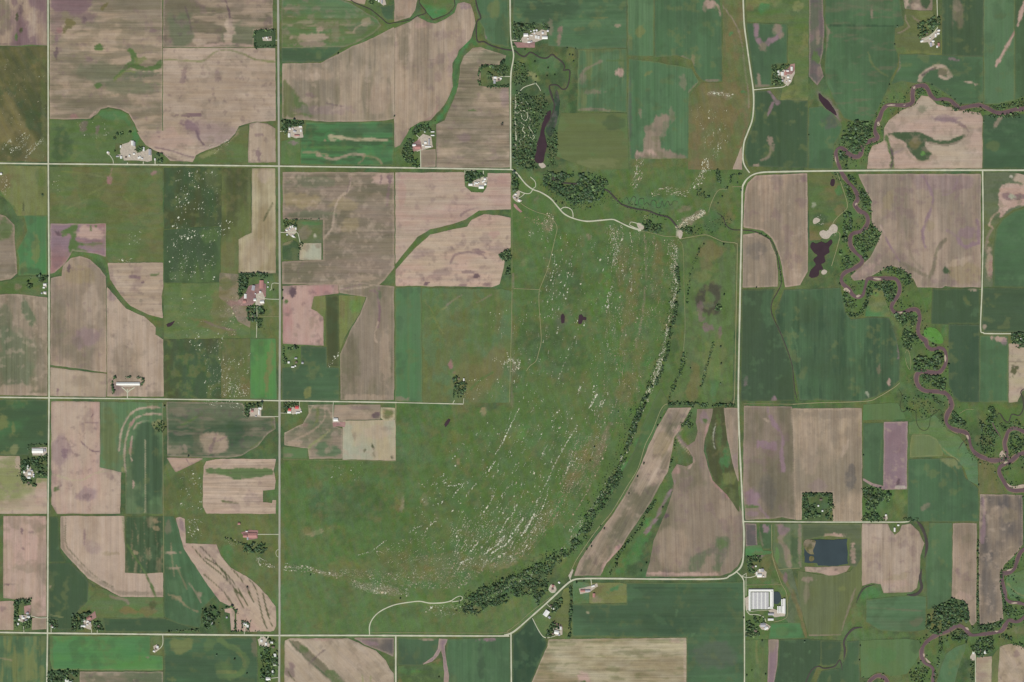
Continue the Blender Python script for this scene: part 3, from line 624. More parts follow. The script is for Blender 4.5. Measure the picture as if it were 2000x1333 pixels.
bare_field|grey-green field with a trampled brown corner west of highway|326,786 470,788 478,795 477,812 536,816 538,838 524,846 502,872 470,890 440,894 328,891|G k|0 .8|b 420 868 28 22 0 t .85;b 415 870 4 22 20 P .7;b 432 858 14 2 -30 P .6;b 350 805 20 10 0 w .4;s 5 m .7 355,830 372,822 395,808;b 362 878 4 10 0 w .7;b 340 880 20 8 0 t .4;b 500 838 16 3 0 w .5;b 450 830 6 10 30 n .7;s 2.5 o .7 538,800 530,825 534,840 515,858 490,875;r 9 w .4 0 .54
bare_field|small pinkish wedge beside the dry stream draw|327,895 396,896 374,908 356,916 343,922 334,908|p t|0 .4|s 2 P .7 364,897 370,908;e 2 r .5
bare_field|horizontally striped tan field with rounded corners west of highway|399,912 404,902 420,899 455,897 538,898 534,918 538,940 536,956 513,958 513,982 532,984 533,978 539,978 538,1003 404,1003 397,990 397,930|t T|0 1.6|e 3 p .6;p 1.5 h .97 402,918 452,915 529,916 529,929 478,934 458,937 444,929 402,927;s 2 T .8 400,925 444,932 458,940 530,932;p 1 o .9 432,978 446,979 468,984 464,985 436,981;b 430 1000 60 3 0 p .6
crop_field|vivid green strip at the foot of left block below bottom road|99,1243 293,1243 293,1280 318,1282 318,1309 102,1308 99,1290|b B|0 .5|s 3 h .8 101,1245 103,1305;b 200 1275 80 14 0 b .4;b 288 1284 6 3 0 w .7;s 2 y .6 103,1309 318,1309
# ---- west, fourth row
bare_field|long tan field beside the western gravel road, upper bottom left|7,1009 90,1009 90,1204 62,1204 61,1178 46,1168 28,1170 7,1168|t p|90 .7|b 43 1037 3 7 0 P .8;b 60 1040 8 3 0 P .5;b 14 1142 6 2 0 d .6;b 25 1142 5 1.5 0 P .6;b 45 1072 3 4 0 P .6;b 50 1130 30 30 0 T .4;b 80 1100 10 90 0 w .4;b 75 1195 14 8 0 T .5
bare_field|small tan field cut by the left edge beside a windbreak|-6,1176 26,1175 26,1230 -6,1230|t p|90 .6|b 4 1190 6 6 0 P .5
bare_field|tan plot in the crossroads corner beside the lower-left farm|64,1208 90,1207 90,1229 63,1230|t w|90 .5|
crop_field|narrow dark green strip right of the western gravel road|97,1010 111,1010 115,1018 115,1075 124,1089 128,1097 97,1098|n k|90 .3|
crop_field|dark green field with a pointed eastern side by the gravel road|97,1102 137,1101 160,1122 172,1136 172,1174 158,1186 146,1202 140,1229 112,1229 112,1210 97,1210|n k|90 .4|b 98 1147 3 4 0 t .7;s 1.5 y .6 100,1202 122,1206
bare_field|tan field with a swept curved edge, lower left block|119,1009 242,1009 244,1119 279,1120 318,1120 318,1166 235,1165 214,1154 172,1129 130,1084 119,1070|t T|90 .7|s 7 w .7 122,1012 122,1066 134,1084 175,1124 216,1148 238,1158 316,1160;s 1.5 g .8 129,1012 129,1062 150,1090 185,1125 220,1146;b 165 1050 3 14 0 P .6;b 215 1082 18 4 0 z .5;s 2 m .7 240,1010 244,1060;s 4 m .85 284,1120 294,1142 304,1166;b 180 1068 20 14 20 v .3
crop_field|dark crop block with pale drill rows and grassy diagonal|246,1010 319,1009 319,1118 284,1120 246,1118|n k|90 1.4|r 6 z .5 90 .56;b 305 1018 8 5 0 z .8;b 305 1032 12 5 20 z .7;s 2.5 m .9 247,1062 258,1080 275,1105 284,1120;b 265 1080 8 4 20 z .7
pasture|green pasture with brown wet hollows above the bottom-left crop|174,1139 200,1151 235,1167 318,1168 319,1206 190,1206 178,1196 158,1190 172,1175|h o|0 .3|b 248 1193 18 8 10 e .9;b 290 1195 18 10 0 e .7;b 297 1182 8 7 0 O .6;s 5 w .7 215,1165 240,1170 250,1178;s 2 n .7 178,1140 188,1155 175,1170;b 188 1160 16 10 -40 o .5
crop_field|dark green wedge just above the bottom-left road|203,1208 319,1207 350,1218 386,1230 320,1235 205,1234|k n|0 .4|
crop_field|green field with wandering pale drill marks beside contour terraces|321,1010 338,1009 346,1024 358,1066 380,1105 402,1136 424,1160 394,1188 391,1226 350,1219 321,1205|K n|80 .7|s 2 z .6 334,1060 336,1090 340,1125;s 2 z .6 345,1105 358,1135 365,1150;b 335 1080 14 3 0 t .7;b 340 1110 14 3 0 t .6;s 3 z .6 330,1162 350,1170 365,1185 385,1195;s 2.5 t .6 370,1140 385,1162 392,1176;b 328 1030 6 12 0 g .6;b 390 1160 5 5 0 t .6;b 345 1150 20 14 40 c .4;b 345 1168 14 5 20 z .5
bare_field|pale tan terraced field with curved dark contour lines by the highway|344,1013 352,1011 360,1014 362,1062 422,1064 432,1088 450,1110 480,1126 500,1142 522,1164 538,1186 539,1222 534,1231 528,1233 463,1233 462,1190 446,1182 430,1174 402,1136 360,1072|T p|45 .5|b 355 1025 4 10 -10 v .6;s 1.6 O .85 376,1068 400,1096 430,1120 455,1146 472,1165 484,1182;s 1.6 O .85 392,1068 420,1098 445,1130 462,1160 475,1188;s 1.6 O .85 400,1090 425,1105 450,1130 470,1158 482,1180;s 1.6 O .85 440,1098 465,1125 482,1148 490,1165 495,1176;s 1.6 O .85 487,1132 500,1152 508,1185 514,1210 522,1229;s 1.6 O .85 513,1156 518,1180 525,1205 532,1224;s 1.6 O .7 398,1122 425,1145 440,1160 453,1180;b 483 1147 3 3 0 x .8;e 2 p .5
pasture|narrow tan lane between tree rows beside the terraced field|439,1190 452,1188 458,1196 457,1231 452,1231 450,1198 440,1195|p T|90 .3|
crop_field|mottled green and yellow field in the bottom left corner|-6,1243 91,1243 91,1340 -6,1340|c k|90 1|r 10 i .7 90 .45;b 30 1290 24 20 0 i .5;b 50 1322 26 12 0 i .5;s 3 z .5 0,1286 24,1290;b 82 1320 6 24 0 i .6
bare_field|brown field on the bottom edge right of the shelterbelt farm|157,1313 318,1313 318,1340 157,1340|w G|0 .8|b 190 1328 30 12 0 G .5
crop_field|dark green field with a pale winding swale, bottom edge west of highway|321,1246 500,1246 503,1280 503,1340 321,1340|k K|0 .6|p 4 i .7 332,1250 375,1250 374,1265 352,1276 335,1268;s 12 h .9 430,1250 445,1262 470,1275 482,1290 475,1310 450,1325;s 7 i .6 462,1275 475,1285 478,1300;b 436 1305 18 20 0 h .7;b 410 1262 12 12 0 h .6;s 5 i .7 425,1312 460,1312;b 497 1262 6 20 0 g .6;b 335 1328 10 5 0 i .4
bare_field|big tan field with green terrace strips on the bottom edge|557,1252 566,1248 680,1248 704,1259 734,1272 752,1290 760,1306 769,1316 769,1340 556,1340|t T|45 .6|p 2 g .9 566,1252 584,1252 600,1266 622,1286 648,1310 674,1335 660,1340 640,1325 618,1304 588,1278;p 1 m .6 582,1262 594,1258 602,1272 592,1276;p 1 m .6 634,1312 650,1310 672,1332 650,1332;s 1.6 n .7 566,1252 588,1276 612,1298 640,1322;s 3 d .5 605,1296 616,1284 634,1270;b 566 1314 10 12 0 d .5;b 570 1300 8 8 0 P .6;s 1.6 O .7 562,1312 575,1330;s 1.8 y .7 707,1318 710,1340;s 1.8 y .7 724,1322 724,1340;b 690 1290 40 24 0 T .4;b 634 1249 40 2 0 f .5
bare_field|grey-mauve fallow corner east of the tan terrace-strip field|692,1247 769,1247 768,1282 740,1270 712,1258|w q|90 .5|b 720 1256 24 4 10 v .6;b 755 1265 12 10 0 q .5
# ---- bottom middle
crop_field|dark blue-green field below the road near the bottom, with pink inlet|777,1247 862,1248 856,1272 842,1288 826,1299 777,1300|k K|90 .4|b 836 1249 14 2.5 0 p .6;s 4 P .6 857,1265 848,1285 828,1297
crop_field|dark green field east of the branching pink gully, bottom edge|874,1250 996,1246 997,1340 879,1340 872,1300|K k|90 .6|b 952 1249 18 4 0 v .9;b 940 1290 6 40 0 k .7;b 925 1295 4 40 0 c .4;b 900 1300 30 30 0 K .4;b 885 1325 8 14 0 o .4
bare_field|forked pink-grey bare gully between two dark fields at the bottom|858,1248 874,1249 868,1262 871,1290 876,1320 875,1340 867,1340 868,1310 866,1285 862,1268 855,1280 844,1292 826,1298 846,1284 856,1268|v p|90 .3|
pasture|bright green scrub meadow on the bottom edge left of the pink gully|778,1302 826,1300 845,1294 862,1285 866,1310 866,1340 778,1340|h m|0 .3|b 800 1310 20 8 0 b .4;b 850 1290 20 5 -10 e .8;b 780 1330 6 12 0 e .7;n 14 n .5 .5
crop_field|blackish-green triangular field below the diagonal road|1002,1242 1022,1226 1040,1206 1052,1228 1063,1247 1068,1256 1034,1340 1001,1340|j k|90 .3|
stubble_field|pale straw field with fine horizontal stripes on the bottom edge|1072,1250 1340,1247 1340,1340 1036,1340 1070,1262|s z|0 1.6|b 1100 1258 30 6 0 o .4;b 1280 1300 50 14 0 z .4;s 3 T .7 1068,1260 1037,1338;b 1140 1328 12 14 0 p .9;b 1140 1335 5 5 0 m .9;s 2 T .6 1337,1250 1337,1340;b 1320 1253 14 3 0 p .7;r 5 o .35 0 .55
crop_field|huge L-shaped dark blue-green field left of the greenhouse complex|1117,1181 1224,1181 1224,1140 1452,1138 1453,1340 1342,1340 1342,1245 1118,1243|k K|0 .6|b 1400 1280 50 30 0 q .35;b 1400 1330 60 14 0 K .6;b 1230 1160 30 12 0 K .5;b 1322 1194 2.5 10 10 c .6;b 1290 1212 20 5 40 c .4;b 1353 1240 6 3 -40 c .6;b 1148 1197 3 2 0 s .7;s 2 j .4 1240,1149 1440,1149;b 1300 1220 60 20 0 j .3
pasture|yellowish pasture triangle east of the pink scrapyard, above the dark field|1152,1140 1210,1139 1223,1142 1223,1177 1152,1178|i y|0 .3|b 1165 1150 16 10 0 e .6;b 1200 1150 16 5 -30 b .8;b 1165 1170 10 8 0 w .5
pasture|green yard lawn west of the pink scrapyard|1120,1136 1150,1140 1150,1178 1120,1180|h c|0 .2|b 1130 1160 10 16 0 m .5
pasture|olive meadow triangle beside the diagonal road and tall tree row|1102,1152 1112,1148 1113,1240 1100,1232 1082,1220 1088,1195 1096,1170|i o|0 .3|
pasture|lawn between the white shed and the diagonal road|1062,1196 1082,1216 1072,1236 1062,1246 1050,1226 1042,1206|h m|0 .2|
# ---- valley east of the cliff
crop_field|long smooth dark green meadow at the foot of the cliff|1303,795 1296,800 1282,836 1268,864 1255,910 1232,942 1200,990 1178,1018 1160,1040 1150,1046 1158,1022 1190,975 1215,925 1240,880 1256,832 1275,790 1290,760 1302,780|m n|-60 .3|b 1270 850 18 30 20 b .3
bare_field|slanting tan field running along the footpath below the cliff|1306,798 1350,797 1342,810 1332,830 1322,846 1316,856 1312,880 1304,920 1290,945 1272,978 1244,1020 1226,1046 1212,1070 1184,1100 1172,1124 1122,1124 1132,1096 1158,1058 1200,1002 1228,956 1250,915 1268,870 1284,836|t g|118 1|b 1320 815 18 12 0 w .5;b 1292 870 16 30 20 z .6;b 1265 930 18 40 30 T .5;b 1300 900 10 24 20 g .5;p 2 f .9 1213,1060 1202,1070 1194,1086 1178,1104 1176,1122 1190,1102 1206,1086 1215,1068;b 1188 1104 8 14 35 p .7;b 1208 1068 4 4 0 P .5;b 1172 1080 20 40 35 t .4;b 1326 842 8 10 0 p .6
bare_field|large brown field filling the inside of the road curve|1362,800 1392,799 1384,838 1376,856 1374,880 1384,920 1392,940 1420,965 1442,985 1449,1002 1450,1085 1440,1106 1426,1118 1405,1125 1262,1126 1270,1096 1276,1060 1288,1030 1302,1000 1310,975 1318,948 1312,925 1322,908 1340,912 1354,905 1354,892 1340,874 1358,862 1364,842 1360,825|w g|88 1|b 1345 930 30 40 0 g .6;p 5 G .75 1345,1112 1352,1086 1376,1076 1397,1064 1402,1050 1420,1052 1421,1076 1413,1100 1406,1118 1396,1112 1400,1086 1386,1084 1373,1096 1366,1113;b 1410 1062 9 10 0 h .6;b 1320 1070 40 40 0 t .5;s 5 p .8 1265,1120 1330,1122 1400,1122;s 4 f .8 1383,830 1378,856 1384,915 1396,945 1425,972;b 1375 815 10 12 0 v .6;b 1377 822 4 6 0 m .9;b 1320 918 10 8 0 f .5;s 4 p .7 1326,838 1330,860 1348,885 1354,902 1345,914;s 3 v .7 1318,940 1312,955 1295,985 1280,1010;b 1301 1007 5 5 0 d .8;b 1420 1000 20 30 0 t .4
pasture|green and brown grassy swale between brown field and road|1394,798 1413,798 1418,850 1428,890 1440,935 1444,1000 1420,966 1398,944 1388,920 1380,880 1382,850|O h|85 .5|b 1405 850 6 40 0 m .6;b 1420 890 10 30 15 b .6;b 1395 860 5 50 0 O .7;b 1422 935 14 14 0 i .6;b 1430 975 8 18 0 o .6;s 1.6 a .8 1398,828 1393,855 1396,876
bare_field|thin mauve-tan sliver left of the valley road|1414,798 1441,798 1441,900 1442,940 1432,905 1422,860|w t|88 .8|b 1425 860 8 40 10 t .6;b 1436 900 6 20 0 v .4
pasture|wet green pasture below the park with a dark reedy patch|1332,470 1356,466 1378,463 1396,470 1412,476 1432,478 1436,486 1434,600 1431,700 1429,782 1415,786 1330,785 1308,780 1320,740 1335,690 1338,600 1336,520|m h|85 .4|p 7 E .85 1395,548 1405,566 1400,600 1400,612 1378,612 1362,596 1362,575 1374,560;n 8 E .25 .5;b 1386 582 12 12 0 h .7;b 1382 596 12 8 0 G .6;b 1368 605 6 14 0 P .5;b 1380 640 12 9 20 P .7;b 1370 622 6 8 0 P .5;b 1406 650 4 14 0 P .6;b 1388 490 26 20 0 e .7;b 1380 515 14 14 0 e .5;b 1355 750 14 40 10 e .6;b 1395 730 10 60 0 b .4;b 1420 560 10 80 0 m .5;b 1395 700 24 40 0 i .4;b 1340 560 10 60 -10 m .7;b 1372 540 16 12 0 i .5
# ---- east, second row
bare_field|tan striped field tucked inside the eastern road curve|1455,378 1461,358 1476,344 1576,340 1577,530 1562,557 1534,560 1528,520 1520,490 1508,466 1490,450 1453,444|t w|90 1.1|r 12 w .5 90 .5;b 1570 350 7 10 0 P .4;b 1500 440 30 8 0 w .5;e 3 p .4
bare_field|greyish-purple small field between road and hedged ditch|1452,459 1480,456 1502,470 1514,496 1519,530 1518,560 1451,561|w w|90 1|b 1478 490 24 20 0 q .4;b 1465 460 10 3 20 T .6;r 8 t .4 90 .55
crop_field|dark green field west of the winding ditch, east of the road|1450,566 1512,566 1507,590 1505,612 1518,640 1534,680 1548,720 1552,782 1447,784|k n|90 .5|b 1456 748 4 12 0 v .4;b 1513 781 8 6 0 v .9;b 1500 600 14 40 0 K .4
crop_field|wide dark green field with tramline stripes west of the wooded river|1532,567 1600,565 1641,563 1646,585 1650,610 1662,625 1694,622 1736,622 1750,660 1756,690 1756,742 1740,758 1712,773 1680,783 1562,781 1556,740 1546,705 1530,665 1518,632 1514,610 1524,590|k K|90 1|r 9 j .4 90 .52;s 4 v .8 1738,622 1750,640 1755,668 1755,700;b 1717 722 4 14 0 g .7;b 1736 747 3 7 0 p .8;b 1694 770 3 6 -30 a .6;s 2.5 c .5 1546,640 1556,680 1562,720;b 1670 640 20 60 0 K .4;b 1570 600 30 30 0 n .5
bare_field|large brown-mauve field with purple flow lines, right of river|1677,341 1915,341 1915,561 1862,561 1846,558 1840,562 1792,561 1785,545 1762,525 1744,519 1712,533 1690,546 1668,548 1662,540 1680,522 1700,504 1712,480 1722,456 1704,438 1702,390 1690,370|w t|90 .9|b 1840 355 80 20 0 v .4;s 6 v .8 1800,340 1815,365 1822,390 1818,410 1806,440 1802,460 1808,482;b 1735 395 12 25 15 z .6;s 4 v .5 1870,350 1860,375 1840,382;b 1890 455 22 12 0 v .6;s 6 v .8 1908,430 1912,450 1912,475;s 6 v .8 1850,450 1868,462 1882,482 1900,478 1912,475;b 1815 440 10 12 0 z .4;s 3 v .8 1720,440 1735,475 1755,508 1770,522;s 8 g .6 1760,515 1790,530 1810,540;s 8 g .7 1845,470 1830,490 1822,530 1815,545;b 1885 530 36 24 0 z .6;b 1880 510 30 8 -15 T .5;b 1849 530 7 7 -30 n .95;s 3 T .6 1718,440 1730,462;b 1690 530 30 8 -30 p .4;b 1808 552 12 10 0 w .8;b 1860 430 12 50 0 w .5;s 5 g .3 1770,380 1768,440 1780,500 1800,525;b 1905 565 10 3 10 r .6
crop_field|dark green block with a pale smear east of the river scrub|1822,565 1913,565 1912,632 1853,632 1853,634 1820,632 1820,600|k n|90 .4|b 1890 590 5 10 -30 i .6;b 1900 566 12 3 8 T .7
crop_field|tall blackish-green strip between river scrub and faint field line|1854,635 1912,635 1912,785 1876,785 1862,772 1854,750 1853,700|k j|90 .4|
crop_field|dark green strip left of the pale straw lot at right edge|1914,656 1968,657 1969,680 1968,785 1913,785|K k|90 .4|b 1952 662 16 5 10 p .8;b 1960 668 6 6 0 v .6
crop_field|green field with a rounded corner at the right edge, second row|2010,404 1982,412 1958,428 1946,448 1940,490 1940,561 2010,562|K k|0 .4|e 4 o .4
crop_field|dark green block inside the corner of the eastern gravel road|1921,564 2010,564 2010,648 1924,648 1919,640|k n|0 .4|b 1922 638 5 4 0 T .6
pasture|grey-green weedy lot with bare scars beside the eastern gravel road|1923,338 1980,338 2010,345 2010,400 1980,408 1955,426 1944,446 1938,490 1938,560 1922,560 1921,450|G o|0 .4|p 1 p .95 1955,366 2010,364 2010,395 1985,404 1966,412 1954,424;b 1975 345 4 3 0 l .6;b 1995 347 14 12 0 T .8;b 1968 384 10 8 0 P .7;b 1990 385 20 5 0 P .7;b 1976 385 7 7 0 a .8;s 2.5 t .8 1932,440 1936,428 1942,420 1950,414;s 2 t .8 1932,440 1940,446;b 1932 515 7 40 0 t .7;b 1935 530 4 24 0 r .4;s 4 w .6 1924,490 1930,460 1938,448
bare_field|pale straw-coloured trampled lot at the right edge|1971,672 2010,670 2010,756 1996,764 1990,776 1986,785 1971,786|s T|0 .4|b 1980 725 6 12 10 O .8;b 1986 718 5 5 0 O .8;s 1.6 w .6 1972,707 2005,708;b 1977 690 2 10 0 w .6
# ---- east, third row
bare_field|grey-brown field with a purple hooked stain east of road|1454,794 1546,795 1550,860 1553,1015 1528,1010 1500,1013 1457,1015 1452,960|w g|90 .8|b 1500 870 22 10 10 v .85;s 7 v .9 1505,815 1512,830 1525,845 1530,860 1526,885 1528,905 1530,920;b 1495 820 10 3 30 T .5;b 1468 972 13 20 0 v .95;s 6 v .8 1480,985 1490,1000 1500,1012;b 1468 1003 14 6 0 v .6;s 4 m .8 1456,990 1480,990;b 1480 930 20 40 0 g .6;b 1500 960 16 40 0 q .4;b 1500 797 3 10 0 v .6
bare_field|tall brown field with dark streaks, square grove in its foot|1548,799 1682,798 1683,900 1683,1018 1627,1018 1627,962 1566,961 1565,1015 1555,1015 1552,900|t w|90 1.1|b 1620 810 60 10 0 w .7;b 1630 845 10 40 -10 w .6;b 1665 860 14 50 0 w .7;b 1662 935 10 26 0 q .6;b 1650 880 5 20 20 T .5;b 1600 950 20 14 0 v .3;s 3 z .6 1680,820 1676,850;b 1580 870 20 60 0 t .5
crop_field|slim dark green rectangle left of the purple plot|1686,827 1725,827 1725,948 1705,945 1686,933|K k|90 .4|s 2 h .5 1722,860 1718,920
bare_field|solid mauve-purple rectangular plot near the river|1727,825 1772,824 1770,955 1726,956 1705,950 1686,938 1686,935 1706,946 1726,950|v v|90 .4|b 1754 945 4 10 20 d .8;b 1757 952 12 4 0 l .5;b 1750 860 16 30 0 P .3
hay_field|bright green strip above the purple plot|1687,791 1752,788 1762,800 1768,818 1686,820|h b|90 .4|b 1738 805 20 14 0 h .5
hay_field|pale lime-green hay plot west of the river meadow|1782,850 1814,850 1828,858 1842,876 1840,890 1778,893 1778,870|i c|90 .5|e 2 y .5
crop_field|dark slate-green field west of the river with a clipped corner|1775,898 1862,896 1876,906 1884,934 1900,946 1910,956 1911,1018 1773,1018|K k|90 .6|b 1855 903 22 8 20 y .6;s 3 o .5 1855,908 1868,925 1872,945;b 1808 990 14 5 -30 w .5;b 1800 920 20 10 0 c .4;s 2 c .5 1838,900 1838,940
bare_field|greyish striped field right of the tree line, lower right edge|1915,966 1996,968 1997,1064 1980,1085 1962,1102 1957,1112 1955,1160 1959,1210 1935,1216 1914,1220 1912,1100|w q|90 1|s 6 v .7 1920,970 1922,1010 1918,1060;b 1925 985 3 20 0 T .5;b 1950 1000 20 14 0 t .4;b 1930 1150 14 50 -10 q .5;b 1970 1005 18 14 0 z .3
# ---- south-east
bare_field|tan striped field east of the lagoon beside the gravel road|1684,1024 1734,1024 1738,1036 1748,1046 1758,1038 1762,1026 1778,1024 1794,1040 1804,1062 1797,1085 1796,1120 1790,1148 1780,1156 1726,1158 1720,1141 1702,1138 1684,1144|t T|90 1.1|e 2 T .5;b 1750 1130 30 8 -15 z .4;b 1742 1140 40 8 0 p .4
crop_field|smooth green strip between the dark oxbow and a tan strip|1816,1022 1859,1022 1858,1166 1840,1178 1826,1186 1812,1190 1811,1150 1808,1110 1812,1070 1814,1045|K c|90 .5|
bare_field|tall narrow tan strip left of the long tree line|1862,1023 1907,1023 1906,1214 1898,1222 1893,1212 1892,1186 1882,1172 1860,1167|t w|90 .9|b 1880 1061 4 4 0 w .7;b 1870 1115 4 6 0 P .5;b 1885 1165 20 8 20 p .4
crop_field|pale blue-green field left of the big round wood|1692,1172 1750,1166 1780,1164 1808,1166 1807,1230 1780,1234 1722,1232 1692,1215|K G|0 .8|b 1790 1215 14 8 -40 g .6;s 3 g .5 1700,1187 1800,1194;s 4 w .6 1722,1236 1770,1237;b 1720 1190 30 14 0 c .4
hay_field|olive-green field south of the lagoon|1560,1116 1600,1124 1660,1118 1676,1100 1681,1090 1683,1146 1672,1166 1664,1180 1650,1212 1642,1240 1580,1242 1568,1200 1558,1160|o G|90 .9|b 1645 1150 8 6 0 i .6;b 1578 1132 12 5 0 w .8;s 3 w .7 1580,1242 1642,1241;s 3 w .6 1670,1150 1660,1182 1645,1230;b 1575 1160 5 20 0 w .4
crop_field|green field with grey stripes wrapping the lagoon|1567,1024 1681,1024 1682,1088 1672,1108 1658,1104 1660,1052 1620,1046 1568,1056|G n|0 .7|b 1630 1047 20 5 0 p .9;b 1666 1080 5 20 0 p .9
bare_field|pink bare bank along the south side of the lagoon|1572,1108 1600,1109 1660,1106 1652,1116 1636,1122 1618,1124 1596,1118 1574,1116|p T|0 .3|b 1632 1113 5 2 0 d .6
crop_field|green and pinkish strip field west of the lagoon|1512,1024 1566,1024 1566,1108 1540,1110 1516,1110 1510,1070|G m|90 .6|s 12 w .9 1520,1024 1532,1040 1524,1052 1536,1075 1542,1105;b 1530 1035 12 10 0 v .7;b 1552 1070 8 34 0 n .7;s 3 o .7 1515,1030 1518,1060;b 1562 1060 4 40 0 w .7;b 1516 1085 5 14 0 B .5
bare_field|dark grey fallow square beside the gravel road north of the farm|1456,1023 1477,1024 1478,1067 1457,1067|q q|90 .4|
crop_field|green plot with purple top between fallow square and fence line|1484,1024 1506,1024 1507,1071 1490,1072 1484,1050|n K|90 .4|b 1496 1032 7 10 0 v .8;s 3 w .5 1483,1030 1488,1065
pasture|bright green lot below the dark grey fallow square|1457,1068 1485,1066 1490,1076 1507,1078 1505,1082 1457,1086|b h|0 .3|
pasture|long diagonal grass meadow right of the greenhouse complex|1506,1082 1520,1108 1546,1112 1556,1150 1566,1200 1576,1240 1574,1246 1562,1216 1540,1216 1530,1200 1545,1160 1530,1135 1514,1112|o G|60 .5|s 8 e .8 1508,1085 1516,1110 1540,1145 1560,1190 1574,1245;b 1534 1130 4 10 0 P .7;b 1545 1135 6 24 0 G .5
crop_field|dark green field on the bottom edge, south of greenhouse complex|1522,1250 1572,1249 1640,1252 1638,1272 1616,1288 1596,1300 1580,1340 1510,1340 1520,1300|k n|90 .5|b 1580 1275 3 6 0 c .6
bare_field|mauve strip on the bottom edge, left of the dark field|1502,1250 1520,1250 1517,1300 1510,1340 1500,1340|v w|90 .4|
pasture|green meadow with a curved track on the bottom edge by the road|1457,1252 1500,1250 1498,1340 1456,1340|m h|90 .3|s 3 i .7 1478,1252 1477,1275 1480,1295;b 1490 1300 8 40 0 o .5
crop_field|vivid green strip south of the greenhouse sheds|1506,1218 1562,1217 1570,1246 1502,1248|b c|0 .4|b 1525 1232 16 10 0 h .5
crop_field|dark green field cupped by the dark oxbow creek, bottom edge|1655,1254 1678,1252 1678,1340 1592,1340 1604,1312 1640,1306 1650,1292 1655,1275|k K|90 .4|
crop_field|small dark field west of the dark oxbow creek|1603,1252 1643,1252 1643,1272 1636,1296 1612,1302 1603,1298|k n|90 .3|
hay_field|light green hay field left of the lower river|1682,1252 1770,1249 1796,1252 1798,1276 1786,1294 1776,1308 1772,1316 1740,1320 1726,1314 1712,1312 1696,1324 1682,1322|h c|90 .4|b 1790 1262 12 12 0 n .5;b 1720 1280 30 20 0 b .3
crop_field|curving green field between two lower river tree lines|1848,1278 1872,1262 1886,1258 1884,1272 1872,1300 1862,1340 1828,1340 1836,1310|K c|70 .5|b 1875 1280 6 20 20 h .6
bare_field|tan striped plot right of the tree-lined lane, bottom right|1908,1285 1936,1283 1936,1306 1935,1340 1906,1340|s t|0 .6|s 3 s .5 1933,1290 1932,1340
bare_field|pale tan field in the bottom right corner|1953,1264 1974,1258 1992,1262 2010,1272 2010,1340 1949,1340|T z|60 .5|b 1985 1278 6 8 0 P .5;e 3 s .6
pasture|olive grass strip between two tan plots at bottom right|1938,1284 1950,1268 1948,1340 1937,1340|i o|90 .3|
pasture|green river meadow at the lower right edge inside the loop|1966,1128 1976,1122 1990,1118 2010,1108 2010,1170 1992,1168 1974,1168 1966,1150|c h|0 .3|s 2 y .6 1968,1140 1985,1158 2005,1166
pasture|green river meadow north of the clipped-corner field|1776,826 1810,820 1826,812 1838,824 1850,842 1872,852 1884,868 1892,886 1908,900 1910,948 1892,938 1884,915 1866,894 1845,888 1830,858 1814,848 1776,848|h c|0 .3|s 2 y .8 1784,850 1814,852 1830,866 1852,886 1872,900;b 1890 890 14 20 0 c .4
pasture|olive meadow by the sandbar bend at right edge|1912,900 1936,904 1944,915 1946,930 1956,950 1962,962 1912,962|o e|90 .3|
pasture|bright green wedge meadow ringed by river woods|1703,567 1724,566 1730,590 1740,618 1690,618 1696,590|b i|0 .3|b 1712 602 14 12 0 i .5;b 1712 575 10 6 0 B .5
pasture|oval bright green plot beside the river scrub|~1806,645 1816,640 1830,645 1840,658 1841,670 1830,671 1814,664 1806,655|c B|20 .4|
pasture|rocky prairie between north hay field and winding gravel road|1352,180 1372,162 1412,162 1412,-6 1449,-6 1451,40 1457,90 1463,140 1468,176 1468,206 1464,236 1455,262 1448,284 1430,331 1345,331 1346,200|o e|80 .5|b 1430 100 14 60 0 e .7;b 1428 66 6 4 -30 b .7;b 1452 180 8 3 0 b .7;s 1.8 w .8 1408,8 1425,30 1440,55 1450,90 1455,140 1461,176 1463,210;b 1400 182 20 5 0 w .5;b 1420 190 8 6 0 w .6;b 1380 220 30 30 0 e .5;b 1440 260 10 40 15 m .5;n 25 h .4 .52
pasture|olive scrub prairie left of the dark pond and quarry tracks|1580,338 1622,338 1634,350 1655,402 1642,420 1628,440 1624,450 1602,468 1582,470|m e|0 .3|b 1595 350 16 14 0 o .6;b 1640 372 10 12 0 b .7;b 1640 410 12 12 0 e .7;b 1600 430 16 14 0 n .6;b 1590 400 5 5 0 a .5
"""

